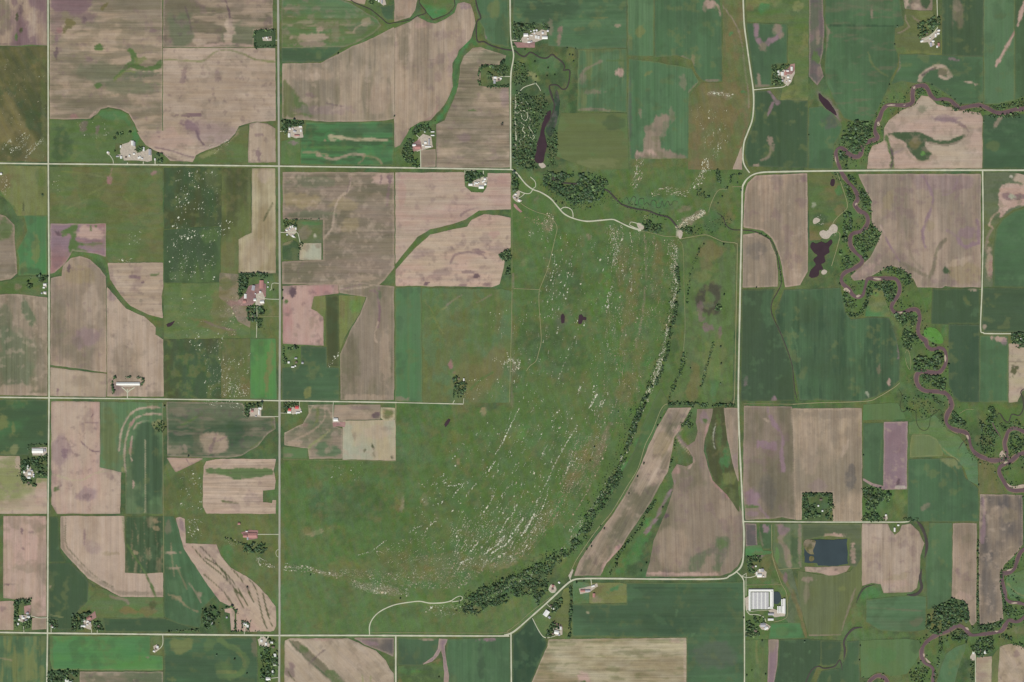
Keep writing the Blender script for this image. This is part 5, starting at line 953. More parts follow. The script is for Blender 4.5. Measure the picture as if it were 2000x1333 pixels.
GROVES_TXT = """
row of dark conifers north-west of the white-yarded dairy farm|L|230,262 255,261|5|2.6|3
short tree row along west side of the dairy farm|L|224,270 224,296|5|2.8|3
tree clump in the middle of the dairy yard|P|267,289 279,288 279,296 268,296|2.8|3
tree clump at the dairy's east drive|P|304,298 316,302 317,317 308,318 312,306|2.8|3
square windbreak ring around the highway homestead at top|L|499,94 499,63 536,61|4|2.6|2.8
lower windbreak of the highway homestead at top|L|500,91 538,91|3|2.8|2.6
block of tall trees north of the small highway farm|P|550,235 591,236 592,246 564,249 560,262 566,270 556,268 550,250|2.8|3.3
tree clump beside the top edge farm|P|718,-2 730,-4 730,10 722,10|2.8|3
dense windbreak north and west of the silo farm|P|1002,47 1060,48 1070,50 1070,58 1040,57 1024,60 1013,64 1014,79 1002,78|2.4|3
windbreak ring of the treed homestead by the gravel road|L|993,168 940,168 940,132 975,130 984,116|4.5|2.5|2.9
trees around the house inside the treed homestead|P|952,142 960,142 960,156 952,155|2.8|3
trees along the drive of the treed homestead|P|965,140 982,126 990,132 992,146 975,148|3.6|3
dense campground woodland west of the purple reservoir|P|1003,180 1012,182 1040,190 1062,186 1068,200 1058,230 1048,262 1044,300 1046,318 1030,322 1010,330 1002,318 1001,250|4.9|3
thick woodland at the south end of the campground|P|1002,285 1030,290 1044,306 1030,316 1050,330 1040,334 1010,322 1002,310|3|3.2
tree line on the east bank of the purple reservoir|P|1078,250 1086,256 1090,290 1084,324 1068,326 1072,300 1068,284|4.6|2.8
scattered trees above the campground meadow|P|1003,130 1012,120 1026,128 1034,150 1028,160 1010,170 1002,160|4.6|2.8
grove around the pink-roofed farm by the waterway|P|785,300 800,262 814,246 828,244 850,250 846,256 824,256 812,262 804,280 806,300 820,312 818,326 798,326|2.9|3.2
block of trees west of the red-yard farm near horseshoe field|P|1508,129 1540,129 1540,134 1520,140 1520,150 1530,160 1525,168 1509,166|2.6|3
wood on the north side of the top right farm|P|1791,46 1812,40 1826,31 1836,38 1836,48 1826,52 1818,64 1806,72 1795,76 1792,62|2.7|3.3
round dense wood inside the upper river bend|P|1665,235 1680,240 1698,238 1702,252 1698,270 1690,280 1682,296 1670,304 1652,290 1642,280 1645,260 1655,244|2.7|3.4
narrow wood beside the bridge on the upper river|P|1640,296 1650,298 1655,312 1654,326 1646,328 1642,314|2.7|3.2
tree belt on the south bank of the upper river at right|P|1838,200 1862,208 1895,220 1925,222 1940,226 2004,224 2004,230 1940,230 1915,226 1860,215 1840,206|3.2|3
tree belt on the north bank of the upper river at right|P|1930,208 1950,206 1975,204 2004,190 2004,210 1975,210 1950,216|4.2|2.8
tree belt below the small upper river loop|P|1692,300 1700,290 1702,276 1694,296 1694,318|3|3
farm grove beside the western gravel road, dark L-shape|P|55,539 92,539 92,547 66,550 62,564 55,562|2.6|3.2
windbreak hugging the red-soiled feedlot farm|P|466,534 522,534 520,542 484,543 482,562 474,576 466,580|2.5|3.2
trees around the feedlot farmhouse|P|483,600 500,598 500,628 492,632 482,622|2.9|3.3
small round grove east of the feedlot lane|P|503,598 514,600 514,614 504,613|2.6|3.4
lower lane trees south of the feedlot farm|P|503,624 513,626 510,642 503,640|2.9|3.2
trees north of the small highway farm in row two|P|552,429 582,430 580,446 570,440 554,446|3.2|3
windbreak line along the top of the small highway farm paddock|L|553,429 630,429|2|2.8|2.4
scrub rows between ash-grey lot and dark grassy plot|P|582,474 592,474 592,486 586,490 586,506 582,506|3.8|2.2
tree patch behind the white farm on the pink field|P|908,336 942,336 944,344 925,350 918,362 909,352|2.7|3.3
dark thicket at the corner of the pink field and park|P|974,498 984,490 998,488 998,505 990,512 976,504|2.5|3
thicket below the dark corner thicket|P|988,520 996,518 996,536 988,540|2.6|3
tree patch around the park office drives|P|1001,336 1012,345 1012,372 1004,380 1000,372|2.9|3.2
big wood on the creek between park road and river valley|P|1070,336 1100,340 1130,342 1165,356 1180,372 1172,392 1145,398 1120,400 1100,384 1080,374 1062,362 1062,350|2.6|3.5
upper valley thicket along the park creek|P|1120,336 1150,338 1180,350 1190,362 1176,366 1150,352|3.4|3.2
roadside wood by the park's valley lot|P|1255,432 1268,430 1275,440 1290,440 1296,452 1280,456 1258,452|2.8|3.2
tree clumps below the old quarry dam|P|1328,446 1350,446 1352,456 1340,462 1332,460|3|3
grove of trees on the hill above the eastern curve|L|1402,334 1404,356|8|3.4|3.2
hooked tree row above the eastern curve|L|1447,340 1430,342 1426,355 1420,368|3|2.8|3
cliff-foot woodland along the east escarpment, upper part|L|1322,525 1325,560 1322,590 1316,625 1308,655 1301,690 1294,720 1282,750|6|2.6|3
cliff-foot woodland along the east escarpment, middle part|L|1268,752 1262,775 1250,800 1240,830 1228,860 1222,885 1204,930|11|2.8|3.2
cliff-foot woodland along the east escarpment, lower part|L|1204,930 1188,958 1168,985 1152,1010 1140,1040 1120,1065 1095,1085|17|2.9|3.2
wide wood along the foot of the south escarpment|P|1090,1075 1100,1090 1080,1110 1072,1130 1070,1150 1058,1168 1050,1182 1040,1160 1020,1164 1000,1170 975,1182 950,1186 925,1205 905,1198 902,1184 915,1165 935,1150 960,1142 985,1128 1010,1120 1040,1108 1060,1095|3.1|3.2
thin tree line down the wet valley pasture|L|1372,475 1360,505 1350,530 1345,560 1342,590|6|4.4|2.4
tree line on the western side of valley pasture|L|1338,690 1332,715 1322,740 1312,765 1308,785|8|3.6|2.6
tree row through the middle of valley pasture|L|1394,670 1386,695 1380,715 1374,740 1368,755|5|3.8|2.6
dense hedgerow along the bottom of valley pasture|L|1308,789 1340,788 1370,791 1432,792|6|2.5|3
dark trees at the reedy patch in valley pasture|P|1398,596 1408,594 1408,604 1402,612 1396,606|2.6|3
trees down the ditch below the hedgerow|L|1354,793 1346,815 1338,830 1332,840|6|3|2.8
thicket around the bare pond hollow in brown fields|P|1330,828 1352,824 1352,836 1338,846 1332,842|3.2|2.6
ditch trees between the slanting tan and brown fields|L|1320,860 1314,885 1308,915|4|3.4|2.6
lower ditch trees beside slanting tan field|L|1278,980 1262,1005 1250,1030 1225,1060 1205,1090 1200,1110 1188,1124|6|3.4|2.8
riverside trees north of the brown-mauve field|P|1655,342 1668,348 1676,360 1672,366 1660,352|3.4|2.8
riverside wood left of the brown-mauve field|P|1680,372 1692,376 1702,392 1700,415 1690,406 1680,396 1676,384|3.6|3
meander woodland inside the second river loop|P|1690,445 1704,438 1720,452 1716,470 1704,486 1690,496 1676,488 1668,470 1680,460|4|3
dark riverside wood beside the quarry tracks|P|1648,416 1662,416 1662,450 1652,456 1654,476 1646,474 1648,440|2.6|3.2
riverside trees west of the second loop|P|1640,490 1656,500 1660,516 1646,524 1636,516|3.2|3.2
river trees on a narrow bar below second loop|P|1668,460 1675,466 1675,484 1670,478|2.8|3
trees between quarry path and upper river|P|1650,358 1660,366 1664,384 1660,396 1652,376|3|2.8
tree clump on the south-facing bank of second loop|P|1686,490 1698,488 1696,500 1690,512 1684,504|2.8|3
wood south of the third river loop|P|1725,548 1745,550 1750,572 1742,590 1730,586 1724,562|2.5|3.3
wood beside the bright green wedge meadow|P|1696,556 1708,554 1725,556 1722,566 1706,568 1698,578 1694,590 1692,570|2.8|3.2
ring of trees around the western meander scar|L|1652,576 1650,596 1658,612 1672,616 1684,606 1692,590|8|3.2|3
tree clumps inside the western meander scar|P|1655,580 1668,588 1674,600 1660,606|3.6|2.8
trees along the north bank of third loop|P|1725,525 1745,520 1765,528 1785,546 1780,556 1766,560 1755,540 1735,532|3.6|3
dark wood below the third loop|P|1746,614 1780,612 1786,620 1784,636 1764,634 1750,624|2.7|3.2
wood inside the fourth river loop, west|P|1762,640 1775,648 1790,656 1794,672 1778,684 1765,680 1762,665|3|3
dark wood north of the S-bend|P|1783,706 1795,696 1818,702 1832,692 1842,690 1838,710 1826,722 1805,726 1786,724|2.7|3.2
wood inside the S-bend|P|1800,734 1812,732 1835,734 1848,742 1846,762 1830,760 1815,750 1804,744|2.8|3.2
riverside trees below the S-bend|P|1815,768 1826,775 1838,788 1834,792 1820,780|3|2.8
dark grove east of the lower river meander|P|1858,800 1866,805 1874,815 1884,822 1884,832 1868,828 1858,822|2.5|3.2
tree belt along the oxbow creeks near right edge|P|1925,798 1940,796 1944,810 1934,830 1946,850 1950,856 1936,856 1928,836 1926,815|2.8|3.2
woodland inside the last loop at right edge|P|1972,852 1990,850 2004,862 2004,874 1985,885 1970,886 1972,870|3.6|3
scattered woodland west of the last loop|P|1912,820 1928,838 1940,862 1940,884 1922,888 1912,870 1916,845|4|2.9
hillside trees at the right edge farm|P|1975,652 1992,648 2004,652 2004,675 1990,680 1976,672|2.7|3.3
big wood below the mauve-purple plot|P|1684,955 1700,952 1725,955 1740,965 1735,985 1715,985 1708,1000 1718,1012 1712,1016 1690,1014 1690,985|2.8|3.4
square grove around the farm in the tall brown field|P|1568,964 1625,964 1626,970 1576,971 1578,990 1592,984 1592,1000 1600,1008 1576,1014 1568,1010|2.5|3.2
east side of the square grove|P|1618,972 1626,972 1626,1016 1612,1016 1614,1000|2.6|3.2
roadside trees along the eastern farm drive|L|1685,1016 1725,1016|5|3.2|2.8
trees at the end of the eastern road|P|1762,1012 1776,1010 1796,1012 1792,1018 1770,1018|3|2.6
large round wood west of the narrow tan strip|P|1822,1188 1850,1176 1862,1170 1878,1172 1890,1184 1892,1212 1880,1216 1860,1222 1835,1240 1820,1238 1808,1226 1812,1204|2.6|3.4
long north-south tree line right of the narrow tan strip|L|1910,1055 1910,1100 1909,1150 1909,1190 1910,1218|3|2.6|3
river woods under the greyish striped field|P|1912,1222 1935,1218 1958,1212 1956,1228 1930,1234 1908,1232|2.8|3.2
trees on the bank right of the greyish striped field|L|1956,1112 1954,1140 1958,1165 1964,1185|4|2.9|2.8
river wood south of the lower river|P|1855,1238 1880,1236 1892,1244 1885,1256 1862,1250|2.8|3.2
wood behind the house at the lower river|P|1895,1262 1912,1252 1938,1242 1940,1270 1932,1278 1908,1284 1900,1272|2.7|3.3
tree line along the hay-side river bank|L|1835,1248 1838,1265 1832,1285 1828,1310 1822,1340|6|3.6|2.8
scattered trees near the bottom river loop|P|1776,1308 1800,1302 1812,1310 1804,1335 1780,1332|4.6|2.8
riverside trees at bottom right edge|P|1960,1185 1975,1182 1985,1195 1968,1206 1960,1200|3.2|3
diagonal tree belt at the right edge, bottom|L|1958,1242 1975,1250 1990,1260 2004,1264|8|3.4|3
lane trees beside the lower river house|L|1898,1290 1899,1315 1897,1340|6|3.4|2.8
farm trees north of the greenhouse complex, L-shape|P|1460,1088 1486,1087 1486,1096 1470,1096 1466,1120 1460,1122|2.5|3.2
trees beside the white shed north of the greenhouse complex|P|1466,1104 1476,1112 1474,1120 1464,1120|2.9|3.2
big trees south-west of the greenhouse complex|P|1458,1212 1470,1220 1482,1228 1482,1240 1468,1246 1456,1240|2.7|3.3
small square grove south of the greenhouses|P|1470,1204 1492,1203 1492,1216 1474,1218|2.6|2.8
tall tree row right of the olive meadow triangle|L|1114,1148 1114,1180 1113,1215 1112,1245|5|2.7|3.2
trees around the diagonal road farm with white shed|P|1080,1178 1096,1168 1098,1178 1088,1196 1078,1196|2.9|3.2
grove around the lower diagonal road house|P|1074,1224 1082,1215 1094,1222 1092,1240 1078,1244 1066,1242|2.9|3.2
L-shaped windbreak of the wooded left edge farm|P|41,900 92,890 92,932 76,932 78,918 64,906 52,918 42,930|2.8|3.2
lower grove of the wooded left edge farm|P|41,930 48,932 60,940 70,944 68,949 50,946 42,938|2.9|3
windbreak behind the large white shed at left edge|L|58,886 58,870 90,869|3|2.6|2.6
windbreak around the long white barn|L|223,768 223,739 277,739 277,752|3|2.4|2.8
black tree block of the red-roofed corner farm|P|553,786 582,786 582,795 562,798 556,806 553,800|2.7|2.8
windbreak of the small farm left of the crossroads|P|478,788 510,787 510,794 488,796 486,812 478,812|2.6|3
trees around the highway house above the crossroads|P|553,680 580,677 582,682 560,684 558,712 553,708|2.7|3
dense black grove in the olive pasture west of the mound|P|885,735 894,735 894,778 885,776|2.4|3.2
open grove beside the dense black grove|P|896,746 910,748 910,768 900,776 895,774|3|3
dark hillside wood below the pink-roofed highway farm|P|476,1066 490,1060 518,1062 522,1068 516,1080 490,1080 478,1076|2.6|3.3
trees around the hidden bottom house, left of terraces|P|396,1190 415,1186 428,1196 428,1226 412,1230 400,1228 396,1210|3.2|3.2
hooked tree row beside the terraced field|L|430,1190 450,1187 460,1192 459,1228|4|2.8|2.8
yard trees around the terraced field house|P|472,1213 488,1213 489,1230 482,1230 484,1220 474,1220 474,1230 471,1228|2.9|2.8
windbreak row above the bottom road, west|L|322,1233 386,1231|3|2.8|2.6
windbreak row above the bottom road, east|L|452,1233 508,1234|3|3.2|2.6
woodlot of roadside houses at the bottom highway edge|P|506,1262 520,1264 542,1272 544,1310 534,1318 528,1328 520,1335 506,1325 512,1300|3.2|3
wooded strip beside the bottom highway houses|P|520,1246 536,1250 542,1262 530,1264|3.2|3
tree block left of the pink-yard bottom farm|P|140,1200 158,1200 168,1196 178,1198 176,1208 160,1212 162,1230 140,1232|2.6|3.2
trees right of the pink-yard bottom farm|P|182,1216 200,1214 201,1230 182,1230|2.9|3.2
windbreak of the lower left farm|P|28,1174 44,1170 60,1168 60,1176 46,1180 36,1182 34,1225 28,1228|2.6|3
yard trees of the lower left farm|P|46,1214 58,1206 62,1214 60,1226 44,1228|3.2|2.9
trees around the crossroads cottage, lower left|P|96,1212 112,1212 113,1228 104,1228 102,1218 98,1222|3|2.9
dense shelterbelt block at the bottom edge, left|P|94,1312 152,1310 155,1325 140,1330 124,1325 118,1338 94,1340|2.6|3.2
shrubs at the contour field's field corner|P|300,825 316,822 325,835 318,845 304,844|3.6|2.6
trees in the rocky draw by the highway|L|440,1050 465,1060 480,1064|5|4|2.4
hedge along the ditch between tan field and small grey field|L|1482,456 1506,470 1518,500 1524,535 1526,556|3|3.6|2
scrub trees on the slope below hill road|P|1360,370 1372,375 1384,386 1378,390 1362,384|3.6|2.6
scrub on the river flat by the S-bend|P|1760,770 1800,775 1830,800 1815,820 1790,812 1770,800|7|2.6
scattered trees on lower right meadows|P|1930,815 1960,828 1990,820 1990,835 1962,840 1945,835|6|2.6
trees by the silo-farm creek bank at the road|P|1000,84 1003,84 1003,90 1000,90|3|2.4
thicket along the grassed waterway near pink-roofed farm|L|800,253 830,242 850,236|4|4|2.2
scattered dark shrubs over the upper cliff slope|L|1318,560 1308,620 1294,690 1270,750|20|8|1.8
scattered dark shrubs over the lower cliff slope|L|1240,800 1215,880 1180,950 1140,1010|26|7|1.8
shrubs fringing the wide south escarpment wood|L|900,1180 960,1150 1020,1120 1080,1085|30|7|1.9
shrubs on the banks of the park creek|L|1190,380 1215,400 1260,414 1300,426|14|7|2
shrubs fringing the big creek wood by the park road|L|1062,362 1100,396 1140,404 1180,392|14|6|2
loose shrubs on the valley slope below the dam|L|1340,448 1370,452 1400,440 1420,430|24|8|2
scattered bushes of the creek meadow beside the reservoir|P|1060,190 1072,200 1066,230 1056,240 1046,262 1052,230|6|2.2
"""

TREES_TXT = """
dark lone tree on the fence line above the green strip-cut field|770,228
small lone tree beside the tan field creek corner|660,106
lone tree in the striped brown field beside the gravel road|981,241
dark tree north of the creek just below the silo farm|1025,98
dark tree on the creek meadow west of the algae pond|1044,122
dark tree on the creek meadow near the reservoir head|1083,148
dark tree among the creek meadow's eastern trees|1070,134
small tree at the north-east corner of the creek meadow|1107,95
tree on the field edge right of the corner tree above creek meadow|1124,96
tree inside the eastern end of the creek meadow, northern one|1112,108
tree inside the eastern end of the creek meadow, middle one|1118,109
tree inside the eastern end of the creek meadow, lower one|1120,121
tree between algae pond and reservoir head|1068,150
dark tree in the middle of the oval algae pond|1047,151
dark tree just below the oval algae pond|1045,163
lone tree beside the field track, east of the dark oxbow|1737,166
lone tree at the right edge of the pale river-bend field|1921,239
lone tree by the fence right of the very dark green field|1579,265
lone tree by the hedgeless ditch near the eastern road|1477,562
lone tree beside the wet pasture's eastern fence, upper|1414,576
lone dark tree near the trail south of the creek|1413,478
dark tree on the grassy slope above the winding creek east|1402,398
lone tree left of the eastern road above the small track|1440,358
lone tree on the bank left of the eastern road|1447,373
tree on the slope below the hooked tree row|1410,385
tree at west end of the valley trail clump|1374,478
lone tree in the bare part of lower valley pasture|1348,720
tree pair member on valley fence, upper|1407,678
tree pair member on valley fence, lower|1408,711
lone tree at the valley fence's south end|1407,750
tree by footpath beside the slanting field, top|1290,818
tree by footpath beside slanting field, second|1284,832
lone tree by footpath at the middle of slanting field|1257,906
lone tree by footpath below the middle of slanting field|1245,931
lone tree by the footpath, lower slanting field|1228,965
dark tree at the footpath bend below the cliff wood|1173,1028
tree beside footpath just below the dark bend tree|1180,1033
tree beside the footpath, lower group upper member|1154,1061
tree beside the footpath, lower group middle member|1155,1068
tree beside the footpath, lower group lowest member|1146,1074
lone tree on the south slope of the mound near the loop road|782,1169
lone shrub in the green slope right of the highway|606,1124
dark shrub on the mound plateau near the cliff, upper|1160,874
dark shrub on the mound plateau near the cliff, lower|1152,900
lone dark bush near the cliff top quarry|1207,805
lone tree in the terraced tan field|483,1147
lone tree in the purple plot's left hedge|1686,890
tree on the field line below the sandbar bend|1911,948
lone tree on the lower right river meadow|1979,1133
tree by the oxbow meadow at right edge|1973,917
second tree by the oxbow meadow at right edge|1996,915
lone tree at the contour field's top corner|321,795
tree at the draw's bend below the pinkish wedge|368,892
tree on the highway verge by the rosy field, upper|552,568
tree on the highway verge by the rosy field, lower|552,584
lone tree in the feedlot farm's front lawn|534,567
tree west of the bottom diagonal road fork|1126,1138
second tree west of the bottom diagonal road fork|1140,1136
tree beside the hay field's upper left corner, lower right|1680,1262
tree on the west side of lower left hay fence|1678,1290
lone dark tree at the south end of the mauve strip|1495,1318
tree in the bottom meadow with curved track, left|1458,1320
tree in the bottom meadow with curved track, middle|1468,1310
tree in the bottom meadow by the farm, upper right|1488,1252
lone tree by the dark field on the bottom edge|1571,1254
tree east of the scrub meadow on bottom edge|857,1323
lone tree beside the bottom-left field swale|423,1280
second tree beside the bottom-left field swale|458,1288
lone tree beside the winding pale swale, lower|482,1316
lone shrub in the yellow-olive striped pasture|83,381
lone dark tree by the olive pasture's northern fence|1747,88
lone dark tree above the olive pasture farm|1752,53
dark tree at the end of the brown field's lower left|1252,1116
dark tree at left foot of the brown field inside road curve|1262,1101
single tree at small dark field by the green ditch|1294,992
tree beside the white shed near greenhouse road|1452,1207
"""

FARMS_TXT = """
the white-yarded dairy farm|W,259,280,5,9,0 G,262,282,5,9,0 G,293,298,5,12,0 W,281,292,3,8,0 W,253,305,3,4,0 W,262,301,4,3,0 W,271,309,3,4,0 W,274,308,3,4,0 S,278,310,3 W,237,308,4,5,0 G,230,306,6,2.5,0 W,236,287,2.5,5,0 H,246,308,3,3,0 W,303,312,2.5,4,0
the lone pad west of the dairy farm|W,211,298,3.5,3.5,30
the homestead ringed by a square windbreak|W,521,74,3,3,0 S,514,75,2 H,527,75,4,3,0 S,523,78,2
the small farmyard right of the highway, top|W,566,252,4,4,0 W,565,265,4.5,8,0 G,576,257,6,4,20 W,587,248,6,2.5,0 W,588,256,3,5,0 P,580,265,10,3,0 S,572,252,2.5
the farm on the top edge by the creek|W,740,2,3,6,0 G,746,4,3,8,0 W,735,0,3,3,0
the silo farm beside the gravel road|S,1043,60,4 S,1048,60,4 S,1070,61,4 S,1060,65,4.5 S,1044,65,3 S,1037,62,2.5 W,1027,69,9,6,0 W,1064,74,11,6,0 W,1047,73,4,6,0 W,1052,74,4,6,0 W,1038,70,5,2,0 W,1033,83,6,3,0 G,1038,82,3,3,0 W,1031,76,3,2,0
the treed homestead by the gravel road|W,967,152,6,4,0 G,966,160,4,8,0 W,978,154,4,3,0 H,974,157,4,4,0
the pink-roofed farm beside the waterway|P,816,288,11,7,0 W,809,284,7,4,0 W,831,279,5,4,0 G,838,278,3,12,0 W,826,284,3,3,0 W,845,258,7,2,0 W,845,265,7,2,0 W,836,287,12,2.5,0 S,830,258,3
the red-yard farm by the horseshoe field|W,1520,143,4,9,0 W,1546,135,4,8,0 W,1528,145,5,7,0 P,1534,143,4,10,0 W,1539,151,4,4,0 W,1536,139,9,3,0 G,1528,158,4,3,20 W,1542,158,4,3,0 H,1531,154,3,3,0 S,1536,160,2
the wooded farm at top right|W,1833,60,5,3,0 W,1832,66,5,3,0 W,1800,81,6,3,-20 G,1818,88,4,8,0 W,1822,81,5,3,0 H,1810,66,3,3,0 W,1830,92,3,4,0 P,1833,88,4,7,0 W,1827,70,3,7,0 S,1816,76,2.5
the white farm notched into the pink field|W,919,361,8,4,0 W,940,366,10,6,0 W,930,358,7,3,10 W,947,350,4,4,0 W,944,355,6,3,-30 W,948,360,4,4,0 S,927,361,2.5 S,935,357,2.5 H,922,356,3,3,0
the park office drives|W,1007,380,4,3,0 W,1014,392,5,4,20 H,1009,388,3,3,0 G,1005,386,3,3,40
the roadside farm at the left edge, row two|W,88,556,6,4,0 W,86,562,4,3,0 W,88,572,4,4,0 G,82,573,3,3,0
the small highway farm in row two|W,560,450,4,3,0 W,568,444,2.5,5,0 W,572,443,2.5,5,0 S,561,459,3 W,573,462,6,3,35 G,566,448,3,3,0 W,578,447,3,4,0 H,557,453,3,3,0
the red-soiled feedlot farm|W,479.5,579,4.5,9,0 G,495,563,6,10,10 P,511,556,8,16,0 W,508.5,571,3.5,4,0 W,498,586,5,5,0 W,512,590,8,5,-5 S,524,552,2.5 S,523.5,561,2.5 H,494,617,6,5,20 P,478,589,6,6,0 S,499,574,2.5
the long white barn by the western road|W,250.5,750,46,5.5,0
the large white shed at the left edge|W,74,881,22,9,0 G,88,880,4,5,0
the wooded farm at the left edge|W,46,922,7,4,0 W,55,913,4,8,0 W,58,925,6,5,0 W,57,933,6,4,0 S,66,931,3 S,66,927,3 H,56,943,5,4,0 G,62,919,5,2.5,0
the small farm left of the middle crossroads|W,508,798,6,4,0 P,493,803,5,5,0 W,506,806,3,9,0 G,500,813,3,2,0
the red-roofed corner farm|R,580,796,7,6,0 R,566,801,6,6,10 W,565,805,7,5,0 W,582,806,8,3,0 W,588,804,3,2.5,0 S,579,808,2.5
the lone barn by the ash-grey square|W,656,820,9,6,0
the highway house above the middle crossroads|W,564,708,4,4,0 G,578,700,5,3,0 H,579,708,4,4,0 W,572,717,6,2.5,0 G,591,709,4,4,0 W,577,715,3,2.5,0
the pink-roofed highway farm|P,493,1046,18,9,0 P,479,1047,8,6,0 G,484,1052,3,6,0 P,467,1023,5,4,0 W,482,1038,4,2,0
the lower left crossroads farm|W,46,1207,6,4,20 W,56,1205,6,4,0 W,38,1210,4,3,0 G,52,1211,5,3,0 W,36,1219,3,4,0 H,47,1213,4,4,0 S,44,1203,2.5 G,54,1198,5,4,0
the crossroads cottage, lower left|H,100,1222,5,4,0 W,103,1225,3,2.5,0
the pink-yard bottom farm|W,163,1223,9,4,0 W,171,1214,5,3,-30 P,174,1208,8,5,-30 W,164,1212,5,4,40 S,171,1220,3 H,192,1223,5,4,0 G,176,1216,4,3,0
the white-drive house below the bottom road|W,308,1264,4,5,0 W,301,1272,4,3,0 H,305,1268,4,3,0
the terraced field house|W,479,1219,6,5,0 W,484,1223,4,5,0 H,475,1218,3,3,0
the hidden house left of the terraces|W,414,1217,3,5,0 G,443,1206,3,3,0
the bottom highway row of houses|W,511,1252,4,5,0 W,520,1258,4,5,0 W,531,1255,5,4,0 W,537,1280,5,6,0 W,536,1298,4,3,0 W,533,1312,4,5,0 W,524,1326,9,6,0 H,534,1264,5,4,0
the shelterbelt farm on the bottom edge|W,131,1329,7,5,0 W,138,1333,5,4,0
the diagonal road farm with the big white shed|W,1067,1198,9,12,35 W,1080,1188,6,4,30 H,1076,1184,4,4,40 G,1073,1206,5,4,35
the lower house off the diagonal road|W,1087,1235,9,7,10 W,1095,1227,4,6,0 G,1092,1240,4,3,0 H,1080,1238,4,4,0
the circular-drive house at the diagonal road|P,1080,1145,4,5,0 H,1079,1151,4,4,0 W,1092,1138,4,3,30
the scrapyard below the bottom road bend|G,1148,1154,10,4,0 P,1138,1154,9,5,0 P,1160,1163,5,8,0 W,1158,1145,7,3,-20
the farm north of the greenhouses|W,1484,1114,3,5,0 G,1489,1114,5,6,0 W,1478,1120,2.5,6,0 W,1483,1124,9,6,0 W,1476,1106,3,3,0 H,1470,1107,5,5,20 S,1491,1126,2.5
the greenhouse complex by the eastern road|W,1486,1153,48,4.5,0 W,1507,1170,7,30,0 W,1464,1174,4,38,0 W,1504.5,1187,10,3.5,0 W,1531.5,1184,4.5,29,0 W,1527,1177,2.5,13,0 W,1519,1191,2,14,0 W,1522,1191,2,14,0 W,1525,1191,2,14,0 W,1528,1191,2,14,0 G,1505.5,1199.5,11,4.5,0 W,1505,1210,11,4,0
the farm south of the greenhouses|G,1490,1221,10,7,0 W,1496,1227,8,5,-30 H,1475,1232,6,5,20
the house in the square grove|W,1598,988,3,3,0 H,1603,976,5,3,0 W,1606,998,3,3,0
the house beside the eastern road in the tan field|W,1747,1035,3,8,0 W,1754,1026,4,3,0
the eastern drive farmhouse|W,1730,1006,3,3,30 H,1727,1012,4,3,0
the wooded house by the lower river|W,1901,1275,4,5,0 W,1924,1274,5,6,0 H,1916,1270,4,4,0
the right edge hillside farm|W,1992,662,4,3,0 H,1986,656,4,4,0 W,1998,671,3,3,0
the ruined grove farm in the olive pasture|W,906,742,2.5,5,0 H,896,740,3,3,0
the left edge lot at the upper crossroads|W,2,340,5,4,0
"""

